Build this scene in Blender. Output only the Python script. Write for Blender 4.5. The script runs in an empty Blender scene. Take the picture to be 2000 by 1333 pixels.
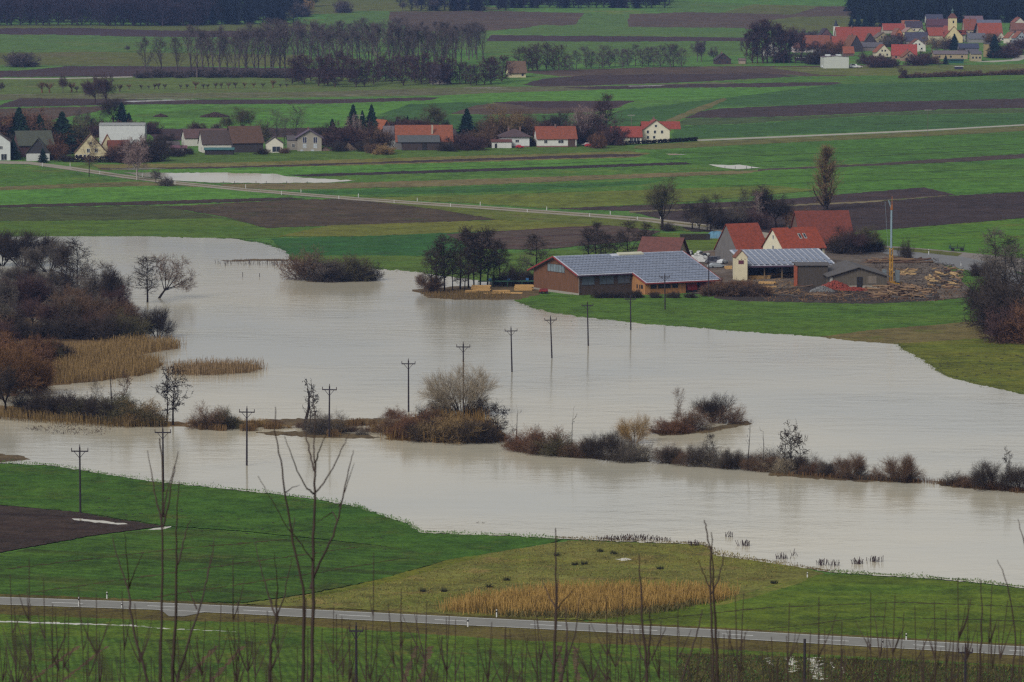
import bpy, bmesh, math, random
import numpy as np
from mathutils import Vector, Matrix
from mathutils.geometry import delaunay_2d_cdt
R = math.radians
scene = bpy.context.scene
# ---------------------------------------------------------------- camera
H0 = 80.0; FPX = 7500.0; PITCH = math.atan(696.5 / FPX)
cam = bpy.data.cameras.new('camera'); cam.lens = 135; cam.sensor_width = 36; cam.clip_start = 1; cam.clip_end = 12000
cam.dof.use_dof = True; cam.dof.focus_distance = 1000; cam.dof.aperture_fstop = 8
camo = bpy.data.objects.new('camera', cam); scene.collection.objects.link(camo)
camo.location = (0, 0, H0); camo.rotation_euler = (math.pi / 2 - PITCH, 0, 0)
scene.camera = camo
# ---------------------------------------------------------------- world and sun (overcast)
SUN_EL, SUN_AZ = R(38), R(215)
w = bpy.data.worlds.new('World'); scene.world = w; w.use_nodes = True
nt = w.node_tree; bg = nt.nodes['Background']
sky = nt.nodes.new('ShaderNodeTexSky'); sky.sky_type = 'NISHITA'; sky.sun_disc = False
sky.sun_elevation = SUN_EL; sky.sun_rotation = SUN_AZ; sky.dust_density = 6; sky.air_density = 1.2
hsv = nt.nodes.new('ShaderNodeHueSaturation'); hsv.inputs['Saturation'].default_value = 0.16
nt.links.new(sky.outputs[0], hsv.inputs['Color']); nt.links.new(hsv.outputs[0], bg.inputs[0])
bg.inputs[1].default_value = 0.085
sun = bpy.data.lights.new('sun', 'SUN'); sun.energy = 0.9; sun.angle = R(14); sun.color = (1, .97, .92)
suno = bpy.data.objects.new('sun', sun); scene.collection.objects.link(suno)
# direction towards the sun: behind the camera on the left
sd = Vector((-math.sin(R(35)) * math.cos(SUN_EL), -math.cos(R(35)) * math.cos(SUN_EL), math.sin(SUN_EL)))
suno.rotation_euler = sd.to_track_quat('Z', 'Y').to_euler()
scene.view_settings.view_transform = 'Standard'; scene.view_settings.look = 'None'
scene.view_settings.exposure = 1.0; scene.view_settings.gamma = 1
scene.cycles.volume_bounces = 0; scene.cycles.max_bounces = 6; scene.cycles.transparent_max_bounces = 8
scene.cycles.volume_step_rate = 10
scene.cycles.use_denoising = False; scene.cycles.use_light_tree = False; scene.cycles.diffuse_bounces = 2; scene.cycles.sample_clamp_indirect = 3; scene.cycles.use_adaptive_sampling = False; scene.render.filter_size = 1.35; scene.cycles.filter_width = 1.35
K = 1.5
# ---------------------------------------------------------------- helpers
col = scene.collection
def lin(c):
    c /= 255.0
    return c / 12.92 if c <= 0.04045 else ((c + 0.055) / 1.055) ** 2.4
def C(r, g, b): return (min(lin(r) / K, .9), min(lin(g) / K, .9), min(lin(b) / K, .9), 1)
def tag(o, label=None, cat=None, group=None, kind=None):
    if label: o['label'] = label
    if cat: o['category'] = cat
    if group: o['group'] = group
    if kind: o['kind'] = kind
    return o
def link(name, me, parent=None, m=None):
    o = bpy.data.objects.new(name, me); col.objects.link(o)
    if parent is not None: o.parent = parent
    if m is not None and not me.materials: me.materials.append(m)
    return o
def empty(name, loc=(0, 0, 0), rz=0, label=None, cat=None, group=None):
    o = bpy.data.objects.new(name, None); col.objects.link(o); o.location = loc; o.rotation_euler = (0, 0, rz)
    o.empty_display_size = .1
    return tag(o, label, cat, group)
def np_mesh(name, V, Fs):
    """V (n,3) array, Fs list of (m,k) index arrays"""
    me = bpy.data.meshes.new(name)
    V = np.asarray(V, dtype=np.float32)
    loops = np.concatenate([f.ravel() for f in Fs]).astype(np.int32)
    cnt = np.concatenate([np.full(len(f), f.shape[1], dtype=np.int32) for f in Fs])
    me.vertices.add(len(V)); me.vertices.foreach_set('co', V.ravel())
    me.loops.add(len(loops)); me.loops.foreach_set('vertex_index', loops)
    me.polygons.add(len(cnt)); st = np.concatenate([[0], np.cumsum(cnt)[:-1]]).astype(np.int32)
    me.polygons.foreach_set('loop_start', st); me.polygons.foreach_set('loop_total', cnt)
    me.update(calc_edges=True)
    return me
class MB:
    def __init__(s): s.v = []; s.f = []
    def box(s, x0, x1, y0, y1, z0, z1):
        n = len(s.v)
        s.v += [(x0,y0,z0),(x1,y0,z0),(x1,y1,z0),(x0,y1,z0),(x0,y0,z1),(x1,y0,z1),(x1,y1,z1),(x0,y1,z1)]
        s.f += [(n,n+3,n+2,n+1),(n+4,n+5,n+6,n+7),(n,n+1,n+5,n+4),(n+1,n+2,n+6,n+5),(n+2,n+3,n+7,n+6),(n+3,n,n+4,n+7)]
        return s
    def poly(s, pts):
        n = len(s.v); s.v += [tuple(p) for p in pts]; s.f.append(tuple(range(n, n + len(pts)))); return s
    def slab(s, pts, t):
        """closed slab: quad/tri pts extruded by vector t"""
        n = len(s.v); k = len(pts); t = Vector(t)
        s.v += [tuple(p) for p in pts] + [tuple(Vector(p) + t) for p in pts]
        s.f.append(tuple(range(n + k, n + 2 * k))); s.f.append(tuple(range(n + k - 1, n - 1, -1)))
        for i in range(k):
            j = (i + 1) % k; s.f.append((n + i, n + j, n + k + j, n + k + i))
        return s
    def tube(s, p0, p1, r0, r1=None, n=6, caps=True):
        if r1 is None: r1 = r0
        p0 = Vector(p0); p1 = Vector(p1); d = (p1 - p0)
        if d.length < 1e-6: return s
        d.normalize(); a = d.orthogonal().normalized(); b = d.cross(a); k = len(s.v)
        for p, r in ((p0, r0), (p1, r1)):
            for i in range(n):
                t = 2 * math.pi * i / n; s.v.append(tuple(p + a * (r * math.cos(t)) + b * (r * math.sin(t))))
        for i in range(n):
            j = (i + 1) % n; s.f.append((k + i, k + j, k + n + j, k + n + i))
        if caps: s.f.append(tuple(k + n - 1 - i for i in range(n))); s.f.append(tuple(k + n + i for i in range(n)))
        return s
    def build(s, name, m, parent=None):
        me = bpy.data.meshes.new(name); me.from_pydata(s.v, [], s.f); me.update()
        o = bpy.data.objects.new(name, me); col.objects.link(o); me.materials.append(m)
        if parent is not None: o.parent = parent
        return o
# ---------------------------------------------------------------- terrain: height depends on the distance only
_ky = [-400, 0, 215, 1300, 1600, 2150, 2420, 3000, 3400, 4200, 6200]
_kz = [79, 78.2, 0, 0, 10.7, 24, 31.6, 48, 66.4, 112, 150]
_raw = lambda y: np.interp(y, _ky, _kz)
GY = np.arange(-400, 6241, 20.0)
GZ = np.array([_raw(np.linspace(y - 70, y + 70, 29)).mean() if 300 < y else _raw(y) for y in GY])
GZ[(GY > 215) & (GY < 1225)] = 0
def g(y): return float(np.interp(y, GY, GZ))
cp, sp_ = math.cos(PITCH), math.sin(PITCH)
def unproj(px, py, off=0.0):
    u = (px - 1000) / FPX; v = (666.5 - py) / FPX
    dy = cp + v * sp_; dz = -sp_ + v * cp
    lo, hi = 240.0, 6000.0
    for _ in range(40):
        m = (lo + hi) / 2
        if H0 + m * dz / dy > g(m) + off: lo = m
        else: hi = m
    return Vector((u * lo / dy, lo, g(lo) + off))
def PXM(p): return FPX / p.y           # photo pixels per metre at a point
# ---------------------------------------------------------------- materials
def new_mat(name):
    m = bpy.data.materials.new(name); m.use_nodes = True
    return m, m.node_tree, m.node_tree.nodes['Principled BSDF']
def N(nt, t, **kw):
    n = nt.nodes.new(t)
    for k, v in kw.items():
        if k in n.inputs: n.inputs[k].default_value = v
        else: setattr(n, k, v)
    return n
def mixc(nt, fac, a, b, blend='MIX'):
    n = nt.nodes.new('ShaderNodeMix'); n.data_type = 'RGBA'; n.blend_type = blend
    for s, val in ((0, fac), (6, a), (7, b)):
        if isinstance(val, (int, float, tuple)): n.inputs[s].default_value = val
        else: nt.links.new(val, n.inputs[s])
    return n.outputs[2]
def ramp(nt, src, lo, hi):
    n = nt.nodes.new('ShaderNodeMapRange'); n.inputs[1].default_value = lo; n.inputs[2].default_value = hi
    nt.links.new(src, n.inputs[0]); return n.outputs[0]
def math_(nt, op, a, b=0.0):
    n = nt.nodes.new('ShaderNodeMath'); n.operation = op
    for i, v in enumerate((a, b)):
        if isinstance(v, (int, float)): n.inputs[i].default_value = v
        else: nt.links.new(v, n.inputs[i])
    return n.outputs[0]
def noise(nt, vec, scale, detail=4, rough=.55):
    n = nt.nodes.new('ShaderNodeTexNoise'); n.inputs['Scale'].default_value = scale
    n.inputs['Detail'].default_value = detail; n.inputs['Roughness'].default_value = rough
    nt.links.new(vec, n.inputs['Vector']); return n.outputs['Fac']
_mc = {}
def field_mat(c1, c2, c3=None, rows=None, patch=.02, fine=1.0, bump=.5):
    """ground cover: two colours mixed by broad and fine noise, a third in patches; rows=(angle deg, period m, strength)"""
    key = ('f', c1, c2, c3, rows, patch, fine, bump)
    yl = lambda c: (c[0] * 1.02, c[1], c[2] * .7) if c and c[1] > c[0] * .98 else c
    c1, c2, c3 = yl(c1), yl(c2), yl(c3)
    if key in _mc: return _mc[key]
    m, nt, b = new_mat('ground_cover'); _mc[key] = m
    tc = N(nt, 'ShaderNodeTexCoord').outputs['Object']
    n1 = noise(nt, tc, patch, 5, .6); n2 = noise(nt, tc, .35 * fine, 5, .7); n3 = noise(nt, tc, 2.2 * fine, 3, .7)
    f = math_(nt, 'ADD', math_(nt, 'MULTIPLY', n1, .9), math_(nt, 'MULTIPLY', n2, .5))
    c = mixc(nt, ramp(nt, f, .5, .9), C(*c1), C(*c2))
    if c3:
        n4 = noise(nt, tc, patch * 2.7, 6, .65)
        sub = math_(nt, 'ADD', n4, math_(nt, 'MULTIPLY', n3, .25))
        c = mixc(nt, ramp(nt, sub, .68, .8), c, C(*c3))
    if rows:
        ang, per, st = rows
        mp = N(nt, 'ShaderNodeMapping'); mp.inputs['Rotation'].default_value = (0, 0, R(ang)); nt.links.new(tc, mp.inputs[0])
        sx = N(nt, 'ShaderNodeSeparateXYZ'); nt.links.new(mp.outputs[0], sx.inputs[0])
        wob = math_(nt, 'MULTIPLY', n2, per * .5)
        s = math_(nt, 'SINE', math_(nt, 'MULTIPLY', math_(nt, 'ADD', sx.outputs[1], wob), 2 * math.pi / per))
        s = math_(nt, 'MULTIPLY', math_(nt, 'ADD', math_(nt, 'MULTIPLY', s, .5), .5), math_(nt, 'ADD', n2, .2))
        c = mixc(nt, math_(nt, 'MULTIPLY', s, st), c, C(*[x * .62 for x in c1]))
        s2 = math_(nt, 'SINE', math_(nt, 'MULTIPLY', sx.outputs[1], 2 * math.pi / (per * 9.3)))
        c = mixc(nt, math_(nt, 'MULTIPLY', ramp(nt, s2, .86, .97), min(1, st * 1.2)), c, C(c1[0] * .85, c1[1] * .62, c1[2] * .7))
    n5 = noise(nt, tc, .09 * fine, 4, .7); v = ramp(nt, math_(nt, 'ADD', math_(nt, 'ADD', n3, n2), math_(nt, 'MULTIPLY', n5, .8)), 1.15, 1.65)
    ms = N(nt, 'ShaderNodeMapping'); ms.inputs['Scale'].default_value = (.012, .16, 1); ms.inputs['Rotation'].default_value = (0, 0, R(-4)); nt.links.new(tc, ms.inputs[0])
    st_ = ramp(nt, noise(nt, ms.outputs[0], 1.0, 5, .6), .3, .7); c = mixc(nt, math_(nt, 'MULTIPLY', st_, .45), c, C(c2[0] * 1.12, c2[1] * .98, c2[2] * .9))
    hs = N(nt, 'ShaderNodeHueSaturation'); nt.links.new(c, hs.inputs['Color'])
    nt.links.new(math_(nt, 'ADD', math_(nt, 'MULTIPLY', v, .95), .5), hs.inputs['Value'])
    nt.links.new(hs.outputs[0], b.inputs['Base Color'])
    b.inputs['Roughness'].default_value = 1; b.inputs['Specular IOR Level'].default_value = .1
    bp = N(nt, 'ShaderNodeBump', Strength=bump, Distance=.5); nt.links.new(n3, bp.inputs['Height'])
    nt.links.new(bp.outputs[0], b.inputs['Normal'])
    return m
def water_mat(deep=(.355, .322, .24, 1), rough=.1, ripple=.26):
    m, nt, b = new_mat('flood_water')
    tc = N(nt, 'ShaderNodeTexCoord').outputs['Object']
    big = noise(nt, tc, .008, 4, .55)
    c = mixc(nt, ramp(nt, big, .38, .62), deep, tuple(x * y for x, y in zip(deep, (.78, .84, .95, 1))))
    nt.links.new(c, b.inputs['Base Color'])
    mp = N(nt, 'ShaderNodeMapping'); mp.inputs['Scale'].default_value = (.5, 1, 1); mp.inputs['Rotation'].default_value = (0, 0, R(12)); nt.links.new(tc, mp.inputs[0])
    h = math_(nt, 'ADD', noise(nt, mp.outputs[0], 1.3, 3, .6), math_(nt, 'MULTIPLY', noise(nt, mp.outputs[0], .22, 3, .5), 2.2))
    calm = ramp(nt, noise(nt, tc, .014, 4, .6), .38, .6)
    bp = N(nt, 'ShaderNodeBump', Distance=.16); nt.links.new(h, bp.inputs['Height'])
    nt.links.new(math_(nt, 'ADD', math_(nt, 'MULTIPLY', calm, ripple), .04), bp.inputs['Strength'])
    nt.links.new(bp.outputs[0], b.inputs['Normal'])
    b.inputs['Roughness'].default_value = rough; b.inputs['IOR'].default_value = 1.33
    return m
def mat(name, rgb, rough=.8, var=.25, scale=1.5, spec=.3, metal=0, streak=None, bump=0, rgb2=None):
    key = (name, rgb, rough, var, scale, spec, metal, streak, bump, rgb2)
    if key in _mc: return _mc[key]
    m, nt, b = new_mat(name); _mc[key] = m
    tc = N(nt, 'ShaderNodeTexCoord').outputs['Object']
    vec = tc
    if streak:
        mp = N(nt, 'ShaderNodeMapping'); mp.inputs['Scale'].default_value = streak; nt.links.new(tc, mp.inputs[0]); vec = mp.outputs[0]
    n = noise(nt, vec, scale, 5, .65)
    a = C(*rgb); d = C(*(rgb2 or tuple(x * (1 - var) for x in rgb)))
    nt.links.new(mixc(nt, ramp(nt, n, .3, .72), a, d), b.inputs['Base Color'])
    b.inputs['Roughness'].default_value = rough; b.inputs['Specular IOR Level'].default_value = spec; b.inputs['Metallic'].default_value = metal
    if bump:
        bp = N(nt, 'ShaderNodeBump', Strength=bump, Distance=.05); nt.links.new(n, bp.inputs['Height']); nt.links.new(bp.outputs[0], b.inputs['Normal'])
    return m
# ---------------------------------------------------------------- ground sheets
rnd = random.Random(7)
LAYERS = []
def jitter_poly(pts, step=9.0, amp=.35, ragged=0.0):
    out = []; n = len(pts)
    for i in range(n):
        a, b = pts[i], pts[(i + 1) % n]
        L = math.hypot(b[0] - a[0], (b[1] - a[1]) * 3); k = max(1, int(L / step))
        edge = abs(a[0]) > 2200 or abs(b[0] - a[0]) < .01 and (a[0] < -200 or a[0] > 2200)
        for j in range(k):
            t = j / k; x = a[0] + (b[0] - a[0]) * t; y = a[1] + (b[1] - a[1]) * t
            if j and not edge:
                y += rnd.gauss(0, amp); x += rnd.gauss(0, amp * 2 + ragged * 4); y += rnd.gauss(0, ragged)
            out.append((x, y))
    return out
def sheet(name, pts, m, amp=.3, ragged=0.0, kind='structure', step=7.0, label=None):
    if amp >= .25 and name not in ('road',): ragged = max(ragged, .22)
    pts = jitter_poly(pts, step, amp, ragged)
    bx = (min(p[0] for p in pts), max(p[0] for p in pts), min(p[1] for p in pts), max(p[1] for p in pts))
    lv = 1 + max([l for l, c in LAYERS if bx[0] < c[1] and bx[1] > c[0] and bx[2] < c[3] and bx[3] > c[2]], default=0)
    LAYERS.append((lv, bx)); off = .0028 * lv
    W = [unproj(x, y, off) for x, y in pts]
    P = [Vector((p.x, p.y)) for p in W]; n0 = len(P)
    x0 = min(p.x for p in P); x1 = max(p.x for p in P); y0 = min(p.y for p in P); y1 = max(p.y for p in P)
    gx = max(20.0, (x1 - x0) / 40)
    far = y1 > 1210
    for yy in np.arange(math.ceil(y0 / 20) * 20, y1, 20):
        for xx in np.arange(math.ceil(x0 / gx) * gx, x1, gx): P.append(Vector((xx, yy)))
    E = [(k, (k + 1) % n0) for k in range(n0)]
    if far:      # keep the sheet lying on the ground: no triangle may span a knot of the terrain profile
        for yy in GY[(GY > max(y0, 1210)) & (GY < y1)]:
            k = len(P); P += [Vector((x0 - 1, yy)), Vector((x1 + 1, yy))]; E.append((k, k + 1))
    vo, _, fo, ov, _, _ = delaunay_2d_cdt(P, E, [list(range(n0))], 1, 1e-4)
    bm = bmesh.new(); vs = [bm.verts.new((p.x, p.y, 0)) for p in vo]
    for f in fo:
        try: bm.faces.new([vs[k] for k in f])
        except ValueError: pass
    bmesh.ops.delete(bm, geom=[v for v in bm.verts if not v.link_faces], context='VERTS')
    for v in bm.verts: v.co.z = g(v.co.y) + off
    me = bpy.data.meshes.new(name); bm.to_mesh(me); bm.free(); me.materials.append(m)
    if len(me.polygons) and sum(p.normal.z for p in me.polygons) < 0: me.flip_normals()
    o = bpy.data.objects.new(name, me); col.objects.link(o); o['kind'] = kind
    if label: o['label'] = label
    return o
def strip_poly(top, bottom): return top + bottom[::-1]
# base ground
xs = np.linspace(-2500, 2500, 41); V = np.array([(x, y, z) for y, z in zip(GY, GZ) for x in xs])
nx = len(xs); ny = len(GY)
ii = np.arange(ny - 1)[:, None] * nx + np.arange(nx - 1)[None, :]; ii = ii.ravel()
Fq = np.stack([ii, ii + 1, ii + nx + 1, ii + nx], 1)
GREEN = field_mat((62, 104, 62), (78, 116, 70), (96, 104, 68), patch=.01)
ground = link('ground', np_mesh('ground', V, [Fq]), m=GREEN); ground['kind'] = 'structure'

PLOUGH = field_mat((56, 47, 48), (68, 56, 54), rows=(4, 2.2, .4), patch=.015)
PLOUGHF = field_mat((56, 44, 46), (68, 54, 54), rows=(0, 5, .3), patch=.01)
STUBBLE = field_mat((90, 76, 60), (74, 64, 56), (100, 92, 66), rows=(2, 7, .5), patch=.01)
TAN = field_mat((112, 104, 76), (88, 90, 62), (70, 80, 52), patch=.05)
OLIVE = field_mat((96, 104, 66), (78, 92, 58), (112, 108, 76), patch=.02)
G_BR = field_mat((66, 114, 60), (80, 124, 66), patch=.012, rows=(3, 9, .15))
G_TEAL = field_mat((50, 88, 58), (60, 94, 64), patch=.01, rows=(4, 12, .12))
G_TEAL2 = field_mat((58, 84, 66), (66, 80, 66), patch=.01)
G_MID = field_mat((58, 98, 52), (74, 108, 58), (92, 104, 60), patch=.015)
G_FAR = field_mat((66, 100, 62), (76, 104, 64), (88, 98, 64), patch=.006)
OLIVEF = field_mat((88, 94, 60), (76, 88, 56), (96, 90, 62), patch=.006)
DULL = field_mat((58, 72, 56), (68, 78, 58), patch=.02, rows=(2, 5, .3))
PALE = mat('pale_track', (158, 154, 140), .95, .15, .4)
E0, E1 = -500, 2500
S = sheet
# far hill, top of the photo
S('hill_meadow', [(560, -8), (800, -8), (1000, 20), (880, 24), (700, 26), (610, 28), (540, 40)], OLIVEF)
S('grass_field', [(E0, 50), (620, 48), (620, 62), (E0, 60)], OLIVEF)
S('ploughed_field', [(E0, 57), (150, 55), (330, 60), (560, 62), (560, 74), (270, 72), (100, 68), (E0, 66)], PLOUGHF)
S('grass_field', [(E0, 67), (100, 69), (270, 73), (600, 78), (600, 130), (330, 131), (130, 128), (E0, 132)], G_FAR)
S('grass_field', [(E0, 104), (200, 102), (600, 108), (600, 131), (130, 128), (E0, 124)], OLIVEF)
S('ploughed_field', [(E0, 150), (40, 138), (140, 129), (330, 130), (700, 136), (700, 152), (260, 149), (E0, 155)], PLOUGHF)
S('grass_field', [(640, 30), (700, 22), (780, 22), (800, 30), (960, 60), (940, 100), (620, 80)], G_FAR)
S('ploughed_field', [(760, 23), (980, 22), (1142, 26), (1126, 48), (960, 60), (820, 62), (760, 40)], STUBBLE)
S('grass_field', [(1142, 26), (1230, 28), (1225, 52), (1124, 49)], G_FAR)
S('stubble_field', [(1230, 28), (1340, 24), (1660, 30), (1700, 44), (1500, 58), (1320, 56), (1225, 52)], STUBBLE)
S('grass_field', [(990, 62), (1060, 49), (1225, 53), (1455, 55), (1458, 74), (1200, 70), (1000, 67)], G_FAR)
S('ploughed_field', [(960, 69), (1200, 71), (1480, 74), (1480, 80), (1200, 82), (950, 80)], PLOUGHF)
S('grass_field', [(940, 81), (1200, 83), (1460, 82), (1460, 106), (1300, 112), (940, 104)], G_FAR)
S('grass_field', [(1290, 6), (1340, 2), (1470, 9), (1410, 25), (1340, 23), (1280, 22)], G_FAR)
S('grass_field', [(1470, 9), (1610, 12), (1540, 29), (1412, 25)], OLIVEF)
S('ploughed_field', [(1545, 30), (1600, 13), (1760, 12), (1760, 32)], STUBBLE)
S('pasture', [(1500, 40), (1560, 33), (1760, 30), (1780, 60), (1480, 62), (1470, 50)], OLIVEF)
# middle distance
S('grass_field', [(E0, 156), (260, 151), (700, 153), (1000, 168), (900, 180), (300, 186), (E0, 184)], field_mat((74, 98, 70), (84, 102, 70), (92, 96, 72), patch=.01))
S('road', [(E0, 152), (100, 153), (260, 149.5), (260, 151.5), (100, 155), (E0, 155)], PALE, amp=.05)
S('stubble_field', [(1010, 140), (1300, 131), (1700, 128), (E1, 126), (E1, 152), (1700, 158), (1500, 144), (1100, 150)], STUBBLE)
S('grass_field', [(1500, 132), (1750, 130), (E1, 115), (E1, 150), (1900, 152), (1600, 146)], OLIVE)
S('ploughed_field', [(1020, 166), (1060, 154), (1150, 147), (1340, 145), (1500, 143), (1560, 150), (1300, 163), (1060, 170)], PLOUGH)
S('grass_field', [(1400, 160), (1560, 150), (1700, 148), (E1, 146), (E1, 154), (1640, 163)], G_MID)
S('fallow_field', [(E0, 188), (600, 180), (950, 170), (1200, 168), (1440, 160), (1380, 172), (900, 186), (500, 192), (E0, 200)], field_mat((92, 88, 76), (84, 94, 70), (120, 116, 104), patch=.02))
S('ploughed_field', [(1100, 171), (1300, 166), (1500, 162), (1650, 161), (1620, 167), (1420, 173), (1150, 175)], PLOUGH)
S('grass_field', [(700, 196), (960, 182), (1300, 172), (1580, 170), (1420, 192), (1200, 198), (900, 200), (600, 245), (240, 250), (180, 232), (500, 204)], G_BR)
S('grass_field', [(1190, 232), (1260, 210), (1420, 191), (1640, 164), (E1, 146), (E1, 190), (1400, 209), (1290, 245), (1120, 250)], G_TEAL)
S('ploughed_field', [(E0, 218), (0, 206), (40, 192), (220, 194), (400, 196), (620, 195), (860, 190), (840, 196), (640, 203), (300, 204), (80, 208), (E0, 226)], PLOUGH)
S('stubble_field', [(E0, 226), (40, 212), (250, 206), (170, 222), (80, 238), (E0, 248)], STUBBLE)
S('grass_field', [(240, 206), (430, 205), (380, 216), (250, 226), (200, 232), (120, 234)], G_BR)
S('grass_field', [(250, 226), (440, 208), (540, 214), (460, 230), (280, 232)], G_MID)
S('grass_field', [(740, 224), (800, 204), (900, 200), (960, 202), (900, 222), (820, 228)], G_TEAL)
S('stubble_field', [(880, 222), (930, 206), (1000, 198), (1240, 197), (1190, 216), (1100, 222), (940, 224)], STUBBLE)
S('ploughed_field', [(960, 200), (1240, 197), (1200, 211), (1060, 212)], PLOUGHF)
S('grass_field', [(740, 226), (1180, 224), (1240, 210), (1300, 244), (1100, 262), (700, 258)], G_TEAL)
S('grass_field', [(150, 236), (600, 234), (760, 240), (740, 256), (300, 256), (140, 250)], G_BR)
S('ploughed_field', [(290, 252), (740, 250), (760, 262), (300, 276)], PLOUGHF)
S('ploughed_field', [(1335, 231), (1365, 219), (1410, 212), (1700, 200), (E1, 180), (E1, 203), (1850, 214), (1560, 227), (1460, 230)], PLOUGH)
S('grass_field', [(1320, 246), (1340, 232), (1560, 228), (1850, 215), (E1, 204), (E1, 211), (1700, 226), (1450, 242)], G_TEAL2)
S('grass_field', [(1310, 272), (1320, 247), (1450, 243), (1700, 227), (E1, 212), (E1, 226), (1370, 270)], G_TEAL)
S('track', [(1414, 192), (1420, 194), (1385, 212), (1340, 228), (1300, 246), (1286, 250), (1290, 240), (1350, 214)], TAN)
S('road', [(1362, 273), (1600, 263), (1800, 254), (2000, 243), (E1, 212), (E1, 215), (2000, 245.5), (1800, 257), (1600, 266), (1362, 276)], PALE, amp=.05)
S('verge', [(1180, 288), (1360, 277), (1800, 258), (E1, 217), (E1, 226), (1900, 262), (1500, 281), (1280, 292)], field_mat((100, 98, 64), (84, 90, 56), patch=.04))
S('grass_field', [(1230, 300), (1500, 281), (1900, 262), (E1, 226), (E1, 276), (2000, 300), (1640, 322), (1480, 326), (1350, 320)], field_mat((58, 100, 52), (70, 110, 56), (52, 84, 58), patch=.01, rows=(4, 14, .2)))
S('grass_field', [(280, 300), (700, 290), (1240, 284), (1240, 299), (700, 314), (260, 328)], field_mat((66, 96, 56), (74, 100, 58), patch=.02))
S('verge', [(180, 322), (450, 318), (700, 311), (1230, 296), (1270, 300), (1240, 308), (700, 323), (200, 333)], field_mat((112, 106, 70), (96, 98, 62), patch=.05))
S('ploughed_field', [(190, 329), (430, 326), (700, 318), (1160, 302), (1262, 301), (1240, 306), (700, 321), (430, 329.5), (200, 331.5)], PLOUGH)
S('grass_field', [(240, 333), (700, 323), (1240, 308), (1340, 316), (1000, 329), (560, 343), (300, 340)], G_BR)
S('ploughed_field', [(600, 345), (560, 342), (1000, 328), (1340, 317), (1352, 321), (1180, 327), (700, 343)], field_mat((42, 36, 38), (52, 43, 44), patch=.02))
S('grass_field', [(560, 347), (1180, 328), (1360, 321), (1480, 331), (1300, 341), (900, 354), (520, 364)], G_MID)
S('verge', [(430, 360), (700, 357), (900, 351), (1300, 338), (1560, 330), (1580, 334), (1300, 346), (900, 363), (560, 371), (440, 366)], field_mat((114, 100, 70), (100, 98, 64), patch=.05))
S('grass_field', [(540, 374), (900, 363), (1300, 348), (1560, 334), (1640, 350), (1250, 372), (900, 384), (640, 385)], G_MID)
S('grass_field', [(560, 374), (900, 365), (1300, 352), (1250, 362), (900, 378), (640, 381)], field_mat((48, 90, 56), (56, 96, 58), patch=.02))
S('grass_field', [(1500, 332), (1640, 326), (1800, 321), (E1, 286), (E1, 372), (2000, 374), (1860, 380), (1800, 366), (1560, 372), (1250, 374)], field_mat((62, 108, 50), (74, 112, 56), (50, 92, 56), patch=.01, rows=(2, 16, .2)))
S('ploughed_field', [(1480, 331), (1700, 320), (1900, 307), (E1, 270), (E1, 280), (1900, 315), (1700, 324), (1480, 334)], field_mat((74, 64, 56), (64, 56, 52), patch=.02))
S('verge', [(700, 387), (1250, 372), (1500, 362), (1600, 372), (1300, 398), (1080, 408), (900, 396)], field_mat((98, 104, 60), (84, 104, 56), (72, 96, 50), patch=.03))
S('ploughed_field', [(1070, 408), (1230, 402), (1500, 392), (1640, 380), (1805, 366), (1865, 381), (1680, 394), (1400, 406), (1260, 413)], PLOUGH)
S('ploughed_field', [(1240, 415), (1500, 404), (1680, 397), (1865, 382), (2000, 375), (E1, 360), (E1, 402), (2000, 426), (1720, 450), (1600, 460), (1340, 452), (1330, 440)], field_mat((50, 42, 42), (62, 52, 50), patch=.01, rows=(3, 2.5, .4)))
S('track', [(1228, 413), (1400, 406), (1680, 394), (1865, 381.2), (1680, 397), (1400, 408.5), (1230, 415.5)], field_mat((118, 112, 84), (100, 96, 72), patch=.05))
S('grass_field', [(1690, 452), (2000, 427), (E1, 403), (E1, 560), (2000, 505), (1740, 484), (1700, 480)], field_mat((64, 106, 44), (76, 112, 48), (88, 100, 52), patch=.012))
TRKM = field_mat((46, 76, 46), (56, 80, 48), patch=.1)
for ln in ([(1300, 311), (1700, 296), (2200, 270)], [(1420, 320), (1800, 300), (2200, 280)], [(1500, 345), (1800, 336), (2200, 318)], [(1400, 364), (1700, 352), (2200, 340)], [(700, 332), (1000, 323), (1240, 313)], [(700, 377), (1000, 368), (1250, 358)], [(1720, 470), (1900, 452), (2200, 440)], [(1500, 200), (1800, 184), (2200, 172)], [(1400, 262), (1700, 244), (2200, 220)], [(-100, 345), (80, 340), (180, 346)], [(-100, 388), (200, 381), (450, 380)], [(600, 478), (750, 472), (840, 470)]):
    S('wheel_track', strip_poly(ln, [(x, y + .8) for x, y in ln]), TRKM, amp=.15)
# left of the village road
S('grass_field', [(E0, 318), (60, 322), (230, 352), (240, 358), (0, 366), (E0, 372)], G_MID)
S('verge', [(E0, 372), (0, 365), (260, 355), (400, 362), (560, 380), (400, 370), (0, 372), (E0, 380)], TAN)
S('grass_field', [(E0, 380), (0, 372), (330, 362), (480, 372), (570, 387), (300, 394), (0, 401), (E0, 406)], G_BR)
S('ploughed_field', [(E0, 407), (0, 401), (300, 393), (560, 386), (600, 388), (560, 391), (300, 400), (0, 406), (E0, 414)], field_mat((50, 42, 38), (60, 50, 44), patch=.02))
S('fallow_field', [(E0, 414), (0, 407), (330, 401), (360, 412), (500, 436), (300, 430), (0, 432), (E0, 436)], DULL)
S('ploughed_field', [(320, 404), (560, 391), (700, 388), (860, 410), (975, 429), (760, 438), (640, 441), (520, 446), (440, 424)], field_mat((66, 58, 46), (78, 68, 52), (54, 66, 48), patch=.03, rows=(2, 1.8, .5)))
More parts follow.
